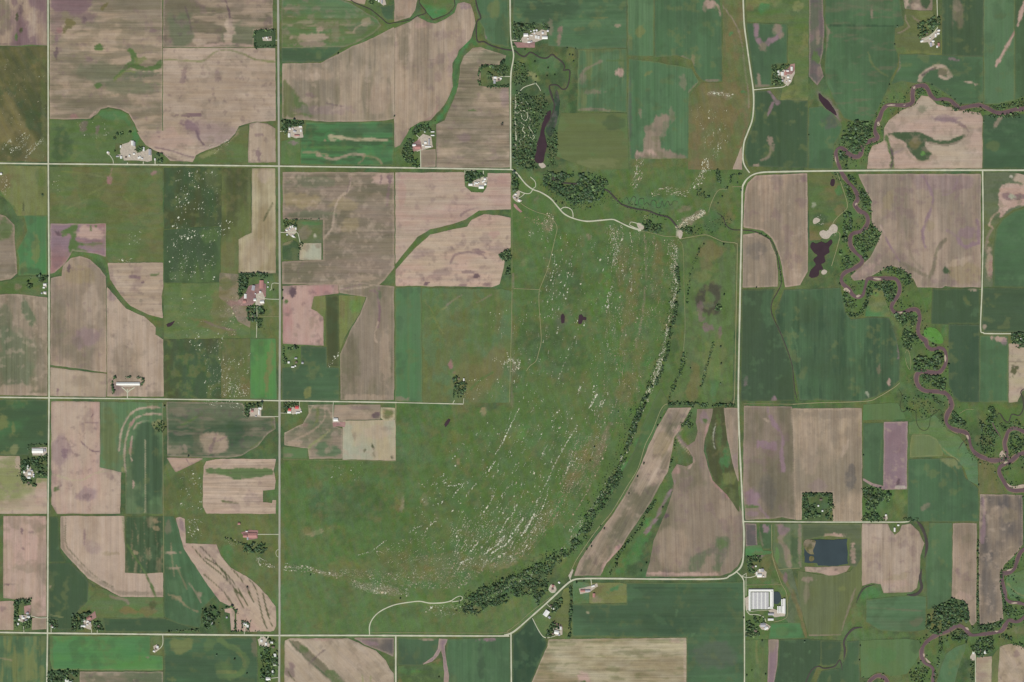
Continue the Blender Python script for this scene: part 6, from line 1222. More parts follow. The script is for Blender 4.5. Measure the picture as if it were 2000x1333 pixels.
ROCKS_TXT = """
# Z polygon n_streaks len dir size tone(0 white .. 1 tan) spread
Z|1030,440 1085,450 1180,450 1215,470 1220,700 1160,780 1000,790 1000,640 1060,560|150|7|100|.62|.1
Z|1060,505 1110,500 1115,560 1085,640 1060,600|16|9|100|.9|.1
Z|1180,445 1250,455 1240,560 1220,700 1190,860 1150,800 1190,600|80|12|97|.55|.45
Z|1255,455 1322,465 1320,520 1300,620 1260,740 1230,820 1200,880 1210,700 1230,560|110|11|100|.5|.6
Z|1300,470 1324,470 1326,540 1316,620 1290,700 1280,740 1300,640 1312,560|110|6|100|.62|.35
Z|1288,690 1300,680 1290,730 1262,790 1240,840 1222,900 1210,930 1226,880 1246,810|80|7|112|.65|.2
Z|1190,930 1205,930 1170,990 1130,1050 1090,1080 1120,1040 1160,980|50|6|120|.65|.2
Z|1190,440 1215,450 1215,500 1200,520 1190,480|25|10|97|.6|.3
Z|960,700 1000,690 1016,705 1008,730 985,725|16|5|90|.85|.3
Z|1000,790 1190,790 1170,880 1110,960 1050,1040 960,1060 880,1040 900,980 960,900|150|8|112|.62|.15
Z|880,860 1000,800 990,860 940,930 900,990 850,980|30|4|112|.7|.05
Z|1120,850 1200,850 1160,940 1100,1010 1060,1030 1090,960|90|18|112|.45|.65
Z|880,1020 1080,1000 1060,1050 1010,1095 950,1110 880,1110|190|10|122|.6|.3
Z|960,1060 1040,1060 1000,1100 960,1120 930,1115|40|8|130|.55|.7
Z|820,930 900,920 900,1000 850,1040 800,1060 810,980|40|6|130|.62|.1
Z|640,910 720,905 720,940 650,950|14|3|120|.6|.1
Z|552,1100 600,1105 630,1120 640,1128 600,1120 552,1115|34|5|170|.62|.35
Z|620,1118 680,1130 760,1140 820,1150 900,1150 940,1120 900,1100 800,1120 700,1110|520|4|160|.42|.45
Z|680,1130 760,1142 800,1150 800,1165 740,1162 700,1150|170|4|170|.5|.3
Z|720,1080 820,1040 870,1060 880,1110 780,1120|150|5|145|.5|.35
Z|830,1180 900,1180 900,1200 860,1205 830,1196|50|4|170|.55|.15
Z|900,1170 960,1150 1010,1125 1050,1105 1040,1125 990,1150 940,1180|60|5|150|.6|.1
Z|820,1085 900,1080 960,1105 900,1150 820,1130|50|8|150|.45|.7
Z|1020,425 1050,425 1080,450 1070,455 1045,440|40|3|110|.6|.8
Z|1060,418 1082,420 1078,452 1062,446|30|4|100|.7|.5
Z|1270,375 1300,365 1330,372 1350,366 1340,385 1290,380 1274,384|40|6|160|.7|.4
Z|1350,360 1362,345 1374,330 1380,340 1368,364 1356,372|30|6|120|.7|.3
Z|1240,310 1258,312 1254,350 1240,370 1228,365 1240,340|36|6|115|.65|.4
Z|1370,310 1385,312 1392,335 1370,336|16|7|105|.8|.1
Z|1375,260 1420,240 1425,280 1390,320 1372,315|30|5|110|.65|.1
Z|1382,178 1398,180 1432,184 1430,192 1420,190 1380,184|26|5|5|.7|.2
Z|1350,210 1420,215 1420,240 1360,260|20|3|110|.5|.2
Z|1320,430 1345,424 1375,410 1378,420 1350,436 1335,445|60|3|150|.7|.3
Z|0,100 88,150 88,310 0,312|50|4|130|.42|.3
Z|20,270 60,262 48,290 20,300|16|7|130|.6|.1
Z|50,292 85,270 84,278 50,312|12|8|130|.6|.1
Z|150,238 215,240 212,275 160,270|12|3|110|.6|.1
Z|405,285 450,270 445,285 410,305|26|4|140|.6|.3
Z|345,332 402,335 400,420 338,420|42|2.5|120|.8|.0
Z|340,425 400,440 460,430 440,460 400,470 335,470|34|4|120|.85|.0
Z|325,470 420,470 420,548 330,548|52|3|120|.8|.05
Z|400,330 432,335 430,440 405,430|16|3|120|.65|.05
Z|330,580 400,570 430,620 350,650|22|3|150|.6|.25
Z|370,640 440,650 440,690 400,700 360,660|24|4|120|.75|.05
Z|400,700 488,690 488,776 430,776 400,770|60|5|120|.62|.1
Z|440,745 486,755 484,776 436,776|30|4|10|.75|.05
Z|400,782 475,785 470,798 400,792|34|4|5|.5|.1
Z|370,910 395,920 396,1000 350,990 345,940|24|4|130|.75|.0
Z|366,1015 396,1015 396,1050 370,1055|24|4|30|.75|.0
Z|425,600 465,575 475,600 470,650 440,660|50|4|130|.6|.55
Z|500,1085 535,1105 540,1112 505,1105|26|5|25|.65|.2
Z|440,1050 475,1060 470,1070 440,1062|12|3|30|.6|.2
Z|0,345 16,345 20,375 4,385|24|4|130|.65|.4
Z|100,340 120,345 116,385 104,380|10|3|120|.5|.2
Z|232,505 262,505 258,515 230,514|12|3|20|.7|.1
Z|250,450 280,455 275,480 250,480|8|3|120|.7|.0
Z|955,610 990,600 985,660 960,660|14|3|100|.5|.1
Z|905,740 990,740 985,785 905,785|34|3|120|.5|.3
Z|1590,420 1612,425 1606,445 1588,440|10|3|120|.7|.0
Z|1604,448 1632,446 1630,462 1606,462|14|3|150|.8|.1
Z|660,685 665,690 644,718 640,712|12|3|120|.7|.0
S|1014,797 1004,818 992,842 980,868 968,886|34|.95|.05|2
S|967,900 958,914 953,922|10|.95|.1|2
S|1127,832 1112,856 1098,880 1082,910 1070,938 1060,955|44|.85|.1|2
S|1108,700 1100,715 1092,740|10|.7|.2|3
S|1150,866 1140,888 1128,912 1108,948 1090,985 1070,1010|44|.6|.75|2.5
S|1185,872 1172,905 1158,938 1142,968 1122,1000 1100,1030|56|.6|.75|3
S|1118,880 1112,906 1104,926|20|.8|.2|2.5
S|1140,905 1130,925 1112,955 1098,985 1078,1018 1062,1040|40|.55|.7|3
S|1010,985 1000,1005 990,1016 975,1045|26|.9|.1|2
S|970,955 958,980 945,1000|18|.85|.1|2
S|1045,998 1035,1020 1025,1040|20|1|.05|2.5
S|1022,1012 1010,1030 995,1048|22|1|.05|3
S|1000,1050 985,1066 972,1072 960,1080|26|1.15|.05|3
S|985,1045 975,1060 955,1075 945,1082|24|1.2|.05|3
S|1040,1010 1028,1032 1018,1045|16|1.1|.05|2.5
S|935,1058 925,1070 918,1078|14|.9|.15|3
S|900,1100 915,1092 925,1088|12|.9|.1|3
S|960,1095 975,1085 990,1078|14|.9|.15|3
S|1055,1000 1062,985 1070,965|12|.8|.2|2
S|1080,1000 1068,1020 1052,1045 1038,1065 1020,1085 1005,1098|44|.5|.8|2
S|1090,1000 1075,1030 1055,1055 1030,1085|30|.45|.85|2
S|865,940 880,948 900,946 915,942|14|.75|.05|3
S|905,948 890,962 884,972|12|.75|.1|2
S|930,945 918,958 910,970|12|.75|.1|2
S|735,1070 748,1060 756,1055|10|.85|.1|2
S|800,1040 815,1030 825,1025|8|.7|.1|3
S|830,1040 843,1022 852,1018|14|.75|.25|2.5
S|700,1084 720,1078 735,1070|10|.6|.2|2
S|555,1108 575,1110 595,1107 610,1110 625,1118|24|.8|.25|4
S|630,1118 640,1122 655,1125 668,1124|20|.7|.35|5
S|690,1140 710,1150 735,1155 760,1157|34|.7|.25|8
S|1190,440 1197,455 1203,480 1200,500 1196,520|40|.7|.3|5
S|1213,440 1216,455 1214,470|16|.7|.3|4
S|1230,455 1234,475 1234,500|20|.55|.45|3
S|1232,530 1234,555 1232,570|14|.65|.2|2
S|1258,455 1262,480 1258,500 1262,525|28|.5|.6|5
S|1318,480 1320,500 1317,525 1318,545|40|.7|.3|6
S|1322,545 1319,575 1312,600|40|.7|.1|6
S|1305,640 1298,665 1296,690|30|.7|.15|5
S|1292,700 1284,730 1278,745|30|.75|.05|4
S|1252,800 1246,815 1236,835|24|.75|.05|4
S|1215,890 1210,905 1203,925|26|.8|.05|4
S|1180,965 1166,980 1160,990|22|.85|.1|5
S|1140,1010 1120,1030 1112,1036|20|.7|.2|5
S|1260,560 1256,600 1250,640 1246,665|24|.45|.8|3
S|1195,560 1188,580 1184,610|22|.7|.15|5
S|1165,770 1158,785 1150,798|24|.85|.1|3
S|1175,783 1170,795|10|.8|.2|3
S|1180,780 1174,795|10|.8|.2|3
S|1134,755 1128,770|10|.9|.15|4
S|985,710 998,702 1006,712 1012,720 1016,706|40|.8|.2|5
S|1330,440 1345,428 1360,424 1376,414|60|.95|.4|7
S|1320,445 1330,440|20|.9|.5|5
S|20,274 12,284 5,292|14|.7|.1|3
S|52,306 66,292 76,278|14|.6|.1|3
Z|1002,186 1030,196 1044,220 1040,300 1004,300|60|2|90|.6|.15
Z|1255,425 1262,420 1266,430 1258,434|4|2|90|.8|.3
Z|1120,850 1195,850 1160,940 1105,1010 1060,1045 1085,970|26|44|113|.36|.55
Z|1060,960 1090,990 1050,1050 1000,1095 940,1115 960,1060|26|36|122|.38|.5
Z|900,990 1060,960 1030,1040 960,1080 890,1080|22|26|120|.45|.15
Z|940,820 1120,800 1100,880 1020,960 930,960|16|22|114|.42|.1
Z|1180,470 1290,470 1270,640 1220,760 1180,760|24|34|98|.32|.5
Z|1215,640 1280,640 1250,760 1200,860 1190,800|16|30|106|.32|.6
"""

GROUND_TXT = """
p 8 m .95 1002,338 1070,380 1120,425 1250,450 1325,470 1330,540 1315,650 1280,760 1250,830 1205,935 1150,1030 1100,1085 1000,1140 900,1190 720,1160 552,1110 552,902 772,902 774,792 1000,788 1000,570
p 8 h .9 552,1112 720,1165 900,1195 1000,1160 1060,1150 1100,1130 1040,1200 980,1238 552,1238
b 700 1180 60 30 10 o .5
b 640 1180 40 10 20 i .5
b 690 1215 50 8 25 i .5
b 600 1060 40 50 0 o .4
b 620 1040 22 6 -15 z .9
b 600 1036 9 8 0 e .8
b 650 1030 14 6 -10 e .5
b 735 1015 14 9 20 e .6
b 780 975 10 24 10 e .8
b 786 985 3 18 5 T .5
b 640 970 50 30 0 c .5
b 690 985 80 40 0 n .45
b 800 880 40 60 20 c .4
b 825 880 30 40 0 o .45
b 945 803 5 10 0 z .8
b 895 901 4 6 0 z .8
b 830 975 8 14 20 z .6
b 900 800 20 12 0 e .5
b 885 850 10 16 -20 i .5
b 1000 850 16 20 10 i .5
b 1018 850 10 14 0 B .35
b 1100 690 20 16 0 B .35
b 1130 790 26 60 12 o .5
b 1180 790 16 40 10 o .5
b 1230 600 14 120 8 e .6
b 1215 520 10 60 4 e .55
b 1260 560 12 90 6 m .6
b 1285 520 12 60 0 e .6
b 1290 620 10 60 12 m .5
b 1160 520 20 60 0 m .6
b 1180 570 10 50 8 B .35
b 1150 600 16 30 15 B .3
b 1245 700 16 60 12 o .5
b 1225 760 20 40 20 e .5
b 1260 720 14 40 15 b .35
b 1150 880 12 60 22 e .6
b 1175 870 8 50 20 r .35
b 1120 920 10 60 24 e .65
b 1085 985 14 40 30 b .5
b 1060 1010 10 40 30 e .5
b 1010 1080 50 22 -20 e .5
b 985 1100 30 10 -15 z .4
b 880 1100 80 20 0 e .6
b 840 1120 60 16 0 e .5
b 760 1100 60 26 0 o .6
b 680 1115 60 20 0 e .4
b 740 1150 50 10 10 w .45
b 640 1120 20 6 5 w .4
b 1120 1055 14 30 30 b .4
b 1050 1090 30 10 -25 i .4
b 1000 1060 60 40 -20 m .4
b 930 1000 60 60 0 m .5
b 870 1020 50 40 0 o .45
b 820 940 60 30 0 m .5
b 1070 440 12 14 0 w .55
b 1150 462 5 8 0 w .6
b 1048 388 6 4 0 w .6
b 1010 490 20 24 0 o .5
b 1040 480 14 30 0 h .5
b 1025 512 5 8 20 y .6
b 1100 470 30 30 0 m .5
b 1100 560 50 40 0 n .5
b 1080 680 60 60 0 n .5
b 1040 760 40 40 0 m .5
b 1097 628 10 18 0 q .35
b 1139 622 12 12 0 q .35
b 1070 740 30 40 0 o .35
b 990 715 20 20 0 w .45
s 2 w .6 1003,535 1003,560
s 3 w .5 1000,570 1000,790
p 6 h .95 552,1100 640,1150 720,1190 740,1236 552,1236
p 4 h .9 960,1230 1000,1195 1050,1170 1060,1185 1010,1222 985,1237 930,1237
b 1000 1180 30 12 -20 i .5
p 5 n .95 1003,100 1010,110 1060,116 1110,120 1128,96 1128,220 1100,220 1080,250 1064,330 1002,330 1004,140
b 1035 135 30 20 0 m .6
b 1070 128 24 18 0 c .6
b 1115 110 12 16 0 i .5
b 1020 118 14 8 0 i .5
b 1100 200 14 30 0 h .5
b 1110 150 12 30 0 h .4
b 1030 160 26 30 0 n .5
p 3 y .9 1032,142 1040,140 1052,152 1054,158 1046,160 1036,152
p 6 m .9 1003,334 1045,336 1100,336 1225,332 1450,334 1448,440 1430,472 1380,460 1330,466 1250,450 1120,424 1060,376 1020,352
p 5 c .7 1215,388 1240,384 1320,385 1330,400 1300,415 1260,410 1225,402
b 1290 395 50 10 0 b .5
b 1255 345 30 20 0 o .6
b 1300 350 40 16 0 h .5
b 1410 410 18 24 0 o .7
b 1425 425 10 16 0 e .6
b 1390 430 20 20 0 n .5
b 1380 350 24 20 0 o .5
b 1340 408 16 6 -10 w .5
p 5 m .9 1305,480 1332,468 1338,600 1330,700 1308,785 1285,840 1215,980 1155,1045 1110,1124 1090,1124 1150,1020 1205,930 1262,780 1300,700 1318,600
p 5 b .6 1270,800 1300,795 1265,870 1190,1000 1160,1035 1200,940 1240,870
b 1320 640 10 80 6 n .5
p 6 m .85 1322,830 1355,822 1350,845 1330,862 1322,900 1305,960 1270,1040 1240,1090 1240,1124 1170,1124 1210,1080 1270,990 1308,910
p 5 b .6 1248,1040 1270,1010 1262,1060 1235,1110 1200,1120 1230,1080
b 1264 1035 5 10 15 B .6
p 4 K .9 1225,1102 1265,1102 1262,1126 1225,1126
p 3 n .9 1225,1102 1265,1102 1260,1125 1228,1125
s 5 p .7 1330,840 1322,850 1340,880 1352,890
s 6 v .8 1318,948 1300,975 1280,1015 1262,1040
s 5 v .7 1325,842 1326,855 1340,872
p 8 m .9 1640,334 1690,334 1702,420 1724,450 1690,510 1660,540 1740,520 1790,560 1820,565 1855,640 1858,770 1875,788 1990,790 2010,800 2010,960 1912,905 1885,850 1848,815 1780,820 1756,790 1560,788 1740,765 1760,740 1760,680 1735,620 1650,615 1640,560
p 6 n .6 1755,760 1830,770 1850,800 1840,820 1790,840 1760,810
b 1800 800 40 24 0 m .6
b 1790 790 20 12 0 e .4
b 1830 600 16 40 0 m .5
b 1700 470 20 20 0 c .5
b 1760 590 24 14 0 m .6
b 1775 690 14 30 0 h .7
b 1790 750 14 20 0 n .5
b 1900 850 26 30 0 n .6
b 1890 830 30 12 0 m .6
b 1920 860 18 10 0 e .6
b 1985 840 16 12 0 c .5
b 1850 590 16 40 0 h .5
b 1845 640 8 14 0 b .5
p 5 m .9 1690,206 1780,206 1810,162 1830,200 1900,212 2010,190 2010,232 1920,226 1800,190 1740,230 1720,280 1690,310 1640,330 1636,290 1650,240 1710,230
b 1835 180 30 6 20 h .6
b 1740 195 30 14 0 h .7
b 1675 297 14 8 0 b .6
p 3 h .9 1656,312 1692,312 1692,330 1656,328
p 4 B .5 1598,200 1612,212 1622,224 1604,220
p 6 h .85 1684,1160 1700,1140 1726,1160 1780,1164 1692,1172 1690,1215 1722,1234 1780,1246 1660,1250 1652,1240 1668,1190
b 1700 1160 20 12 0 b .6
p 6 m .9 1800,1242 1900,1240 1960,1215 1960,1110 2000,1070 2010,1070 2010,1270 1950,1266 1900,1290 1850,1280 1810,1340 1780,1340 1776,1310
b 1980 1235 26 14 0 e .5
b 1990 1230 12 10 0 w .4
b 1840 1300 16 30 0 c .4
p 5 m .8 1684,955 1772,958 1772,1018 1684,1018
b 1755 985 14 24 0 i .6
b 1700 1005 12 8 0 h .7
p 5 m .9 1456,1140 1500,1142 1536,1160 1540,1200 1502,1248 1456,1250
p 3 h .8 1458,1134 1482,1132 1482,1140 1458,1140
b 1514 1135 8 8 0 w .7
b 1500 1138 10 6 0 b .6
p 5 O .5 1480,1090 1506,1090 1512,1120 1490,1126
b 1497 1102 10 14 0 e .6
b 1484 1085 10 5 0 v .7
p 4 o .7 553,790 600,790 602,808 590,828 556,842
p 5 o .9 327,910 396,905 398,1003 345,1008 362,1062 430,1064 470,1100 538,1170 540,1006 330,1003
b 445 1030 50 20 0 o .6
b 500 1030 36 20 0 i .4
b 440 1075 14 14 20 b .5
b 460 1100 20 20 40 m .6
b 510 1130 20 20 40 o .6
b 350 940 12 20 0 n .5
s 7 h .9 102,537 125,522 140,500 160,495 185,500 206,515 212,545
s 6 m .9 212,545 235,580 260,605 300,622 320,625
s 6 m .8 621,122 650,110 690,90 730,72 770,50 800,42
s 12 m .8 655,-5 690,8 725,28 760,50
s 8 b .5 800,42 818,30 836,42 860,42 885,26 892,5
s 10 m .9 928,0 938,40 930,80 935,92 960,92
s 9 b .9 930,85 918,78 908,92 900,104 892,125 888,150 889,170 878,200 866,222 845,240 815,246
s 8 n .6 893,140 888,165
s 6 m .95 772,524 792,500 815,474 845,455 880,445 905,440 920,424 940,415 970,414 998,418
s 5 n .6 900,440 915,430
s 9 m .9 1453,452 1488,455 1512,478 1524,515 1527,560 1512,590 1510,612 1530,655 1548,705 1556,782
b 320 655 8 10 0 n .9
b 1800 1300 10 20 0 h .5
p 4 h .7 98,1210 112,1232 98,1234
p 3 h .9 28,1180 62,1206 62,1232 28,1232
p 3 o .8 480,600 540,590 542,660 485,656
b 530 600 6 30 0 z .3
b 515 640 20 14 0 o .6
p 3 h .9 513,545 542,540 542,590 520,590
p 3 n .9 396,1160 440,1175 460,1200 460,1234 392,1234
p 4 m .8 500,1246 542,1246 542,1340 504,1340
p 3 o .8 293,1246 318,1246 318,1280 294,1280
p 4 m .9 908,338 953,338 952,364 940,376 918,376 908,360
p 3 h .9 552,676 588,678 588,714 552,720
p 4 m .9 730,300 800,250 820,260 820,326 774,326
p 4 i .7 1838,60 1840,104 1800,104 1800,90
p 4 m .8 1516,1110 1530,1140 1512,1130
b 1350 428 30 10 -25 w .6
b 1325 455 5 10 10 l .7
s 1.8 w .5 1262,470 1262,520 1256,600 1242,680
s 1.6 i .5 1246,470 1240,560 1222,640 1212,700
p 4 v .7 1596,178 1612,192 1634,216 1640,234 1622,228 1600,210
p 3 B .6 1600,198 1614,212 1624,224 1604,218
b 1600 440 16 14 0 e .5
"""

# ------------------------------------------------------------------ ground: one sheet, fine inside the map, coarse out to the horizon
def build_ground():
    st = 3.2
    xs = np.arange(-60, 2060 + st, st)
    ys = np.arange(-60, 1393 + st, st)
    nx, ny = len(xs), len(ys)
    gx, gy = np.meshgrid(xs, ys)
    x, y = gx.ravel(), gy.ravel()
    n = fbm(x, y, 55, 3, 5)
    w = ss(0.35, 0.65, n)[:, None]
    col = rgb('n') * (1 - w) + rgb('o') * w
    n2 = fbm(x, y, 22, 19, 4)
    col = col * (1 - 0.35 * ss(.5, .65, n2)[:, None]) + rgb('o') * 0.35 * ss(.5, .65, n2)[:, None]
    col = apply_marks(x, y, col, GROUND, None)
    # natural patchiness of unploughed land
    n3 = ss(0.54, 0.7, fbm(x, y, 16, 23, 5))[:, None] * 0.28
    col = col * (1 - n3) + rgb('e') * n3
    n4 = ss(0.56, 0.7, fbm(x, y, 34, 29, 5))[:, None] * 0.25
    col = col * (1 - n4) + rgb('n') * n4
    n5 = ss(0.55, 0.68, fbm(x, y, 26, 41, 5))[:, None] * 0.35
    col = col * (1 - n5) + rgb('c') * n5
    for sc_, sd_, cc_, th_, k_ in ((10, 43, 'h', .52, .4), (12, 47, 'e', .57, .3), (8, 53, 'n', .57, .3), (45, 59, 'b', .52, .14)):
        n6 = ss(th_, th_ + .12, fbm(x, y, sc_, sd_, 4))[:, None] * k_
        col = col * (1 - n6) + rgb(cc_) * n6
    V = np.stack([(x - 1000) * S, (666.5 - y) * S, height(x, y)], 1)
    idx = np.arange(nx * ny).reshape(ny, nx)
    F = np.stack([idx[1:, :-1], idx[1:, 1:], idx[:-1, 1:], idx[:-1, :-1]], -1).reshape(-1, 4)
    # outer land
    B = 60000.0
    x0, x1 = (xs[0] - 1000) * S, (xs[-1] - 1000) * S
    y1, y0 = (666.5 - ys[0]) * S, (666.5 - ys[-1]) * S
    base = len(V)
    out = np.array([(x0, y0, 0), (x1, y0, 0), (x1, y1, 0), (x0, y1, 0), (-B, -B, 0), (B, -B, 0), (B, B, 0), (-B, B, 0)])
    V = np.vstack([V, out])
    col = np.vstack([col, np.tile(rgb('h'), (8, 1))])
    b = base
    F = np.vstack([F, [(b + 4, b + 5, b + 1, b), (b + 5, b + 6, b + 2, b + 1), (b + 6, b + 7, b + 3, b + 2), (b + 7, b + 4, b, b + 3)]])
    o = link("ground", mesh_np("ground", V, F, M['prairie'], np.clip(col, 0, 1), smooth=True))
    o['row_angle'] = math.radians(75.0)
    o['row_strength'] = 0.25
    tag(o, kind='structure')

GROUND = [l for l in GROUND_TXT.strip().splitlines() if l.strip()]
build_ground()

# ------------------------------------------------------------------ fields and pastures, each one a thing
ARABLE = []
MATOF = dict(bare_field='soil', stubble_field='soil', crop_field='crop', hay_field='crop', pasture='grass')
for i, l in enumerate(q for q in FIELDS_TXT.strip().splitlines() if q.strip() and not q.startswith('#')):
    name, label, pts, cc, rows, marks = l.split('|')
    c1, c2 = cc.split()
    ang, amp = map(float, rows.split())
    marks = marks.split(';')
    if name in ('bare_field', 'stubble_field'): marks.append('e 2.6 %s .35' % ('T' if i % 3 else 'w'))
    if name == 'bare_field': marks.append(('n 22 P .32 .6', 'n 16 w .4 .58', 'n 30 g .35 .56', 'n 14 T .35 .6')[i % 4]); marks.append('n 11 %s .3 .63' % 'PdwT'[(i // 4) % 4])
    if name == 'crop_field': marks += ['e 2.2 %s .4' % 'oGi'[i % 3], 'n 16 %s .3 .6' % 'cio'[i % 3], 'n 30 %s .3 .56' % 'kn'[i % 2]]
    if name == 'pasture': marks.append('n 12 %s .3 .57' % 'ien'[i % 3])
    o = sheet(name, pts, 0.8 + 0.004 * i, c1, c2, ang, amp, marks, M[MATOF[name]], grow=0.8, calm=name in ('crop_field', 'hay_field'))
    if name != 'pasture': ARABLE.append(outline(pts))
    tag(o, label, 'pasture' if name == 'pasture' else 'field', kind='thing')

# ------------------------------------------------------------------ water
for i, l in enumerate(q for q in WATER_TXT.strip().splitlines() if q.strip()):
    f = l.split('|')
    if f[0] in ('river', 'creek'):
        o = ribbon(f[0], f[1], float(f[2]) * (.88 if f[0] == 'river' else 1), (2.6 if f[0] == 'river' else 2.2) + 0.006 * i, M[f[3]], wvar=float(f[4]), thick=3.0, taper=f[0] == 'creek')
        tag(o, kind='structure')
        if f[0] == 'river': tag(ribbon('riverbank', f[1], float(f[2]) * 1.12, 2.2 + 0.006 * i, M['bank'], wvar=.75, thick=2.5), kind='structure')
    elif f[0] == 'pond':
        mt = M['grass'] if f[2] == 'marsh' else M[f[2]]
        o = sheet('marsh' if f[2] == 'marsh' else 'pond', f[1], 2.4 + 0.006 * i, 'j', 'E', 60, .6, ['n 12 q .6 .5'] if f[2] == 'marsh' else [], mt, spacing=4, wob=1.2)
        if f[2] == 'marsh':
            tag(o, 'dark reedy marsh filling the upper end of the purple reservoir', 'marsh', kind='thing')
        else:
            tag(o, kind='structure')
    else:
        q_ = parse(f[1].strip('~'))
        cx_, cy_ = np.mean(q_, 0)
        o = sheet('sandbar', '~' + ' '.join('%.1f,%.1f' % (cx_ + (a - cx_) * .8, cy_ + (b - cy_) * .7) for a, b in q_), 3.2 + 0.006 * i, 'l', 'T', 0, .2, [], M['sand'], spacing=3, wob=.8)
        tag(o, kind='structure')

# ------------------------------------------------------------------ yards, roads, drives and paths
for i, l in enumerate(q for q in YARDS_TXT.strip().splitlines() if q.strip()):
    f = l.split('|')
    if f[0] == 'yard':
        o = sheet('farmyard', f[1], 2.0 + 0.006 * i, 'l', 'T', 0, .2, [], M['yard'], spacing=4, wob=1.0)
    elif f[0] == 'mud':
        o = sheet('mudbank', f[1], 3.2 + 0.006 * i, 'e', 'w', 0, .3, ['n 6 O .6 .5'], M['grass'], spacing=2.5, wob=1.5)
    else:
        o = sheet('feedlot_ground', f[1], 1.8 + 0.006 * i, 'f', 'r', 30, .6, ['n 10 P .5 .5'], M['soil'], spacing=3, wob=1.0)
    tag(o, kind='structure')
for i, l in enumerate(q for q in ROADS_TXT.strip().splitlines() if q.strip()):
    f = l.split('|')
    o = ribbon(f[0], f[1], float(f[2]) * (.84 if f[3] != 'dirt' else .75), 3.0 - 0.012 * i if f[0] in ('road', 'highway') else 2.7 - 0.006 * i, M[f[3]], wvar=0.3, thick=2.0, smooth_path=f[4] == 'C')
    tag(o, kind='structure')

# ------------------------------------------------------------------ trees
IV, IF = ico(1)
IV2, IF2 = ico(2)
def crown_variant(seed, V0, k=0.34):
    r = np.random.default_rng(seed)
    V = V0.copy()
    lob = r.normal(size=(9, 3))
    lob /= np.linalg.norm(lob, axis=1)[:, None]
    d = np.max(V @ lob.T, axis=1)
    rad = 0.72 + 0.4 * ss(0.55, 1.0, d) + r.uniform(-k, k, len(V)) * 0.45
    V = V * rad[:, None]
    V[:, 2] = V[:, 2] * 0.85
    return V
CROWNS = [crown_variant(100 + k, IV) for k in range(8)]
CROWNS2 = [crown_variant(200 + k, IV2) for k in range(6)]
TR = 5
def trunk_np(h, r):
    a = np.arange(TR) * 2 * math.pi / TR
    ring = np.stack([np.cos(a), np.sin(a), 0 * a], 1)
    V = np.vstack([ring * r * [1, 1, 0], ring * r * .55 + [0, 0, h]])
    F = [(i, (i + 1) % TR, TR + (i + 1) % TR) for i in range(TR)] + [(i, TR + (i + 1) % TR, TR + i) for i in range(TR)]
    return V, np.array(F)

def leaf_tint(r):
    t = r.uniform()
    base = np.array([(66, 88, 60), (76, 98, 66), (58, 78, 56), (96, 114, 76), (84, 100, 80), (62, 82, 52), (74, 84, 58), (54, 72, 52)][r.integers(0, 8)], float)
    return lin(base * (0.9 + 0.42 * t)) / LIT

def build_grove(label, P2, size):
    """many crowns and trunks that read as one mass"""
    r = np.random.default_rng(hash_s(label))
    Vc, Fc, Cc, Vt, Ft = [], [], [], [], []
    nv = nt = 0
    # undergrowth between the crowns
    extra = P2[r.uniform(size=len(P2)) < .75] + r.normal(0, size * .55, 2)
    extra = extra + r.normal(0, size * .4, extra.shape)
    small = np.r_[np.ones(len(P2)), np.full(len(extra), .5)]
    P2 = np.vstack([P2, extra])
    hh = height(P2[:, 0], P2[:, 1])
    for ti, ((x, y), h) in enumerate(zip(P2, hh)):
        s = small[ti] * size * S * 0.46 * math.exp(r.normal(-.08, .32))
        a = r.uniform(0, 6.28)
        V = CROWNS[r.integers(0, 8)]
        ca, sa = math.cos(a), math.sin(a)
        V = np.stack([V[:, 0] * ca - V[:, 1] * sa, V[:, 0] * sa + V[:, 1] * ca, V[:, 2] * r.uniform(.9, 1.3)], 1) * s
        wx, wy = W((x, y))
        tall = s * r.uniform(1.0, 1.5)
        Vc.append(V + [wx, wy, h + tall])
        Fc.append(IF + nv)
        Cc.append(np.tile(leaf_tint(r) * (1.0 if small[ti] == 1 else 1.25), (len(V), 1)))
        nv += len(V)
        tv, tf = trunk_np(tall, s * .12)
        Vt.append(tv + [wx, wy, h])
        Ft.append(tf + nt)
        nt += len(tv)
    c0 = np.array([*np.vstack(Vc)[:, :2].mean(0), 0])
    root = empty('tree_grove', tuple(c0))
    link('crowns', mesh_np('crowns', np.vstack(Vc) - c0, np.vstack(Fc), M['leaf'], np.vstack(Cc)), root)
    link('trunks', mesh_np('trunks', np.vstack(Vt) - c0, np.vstack(Ft), M['bark']), root)
    tag(root, label, 'trees', kind='stuff')
    for ch in root.children: ch['kind'] = 'stuff'

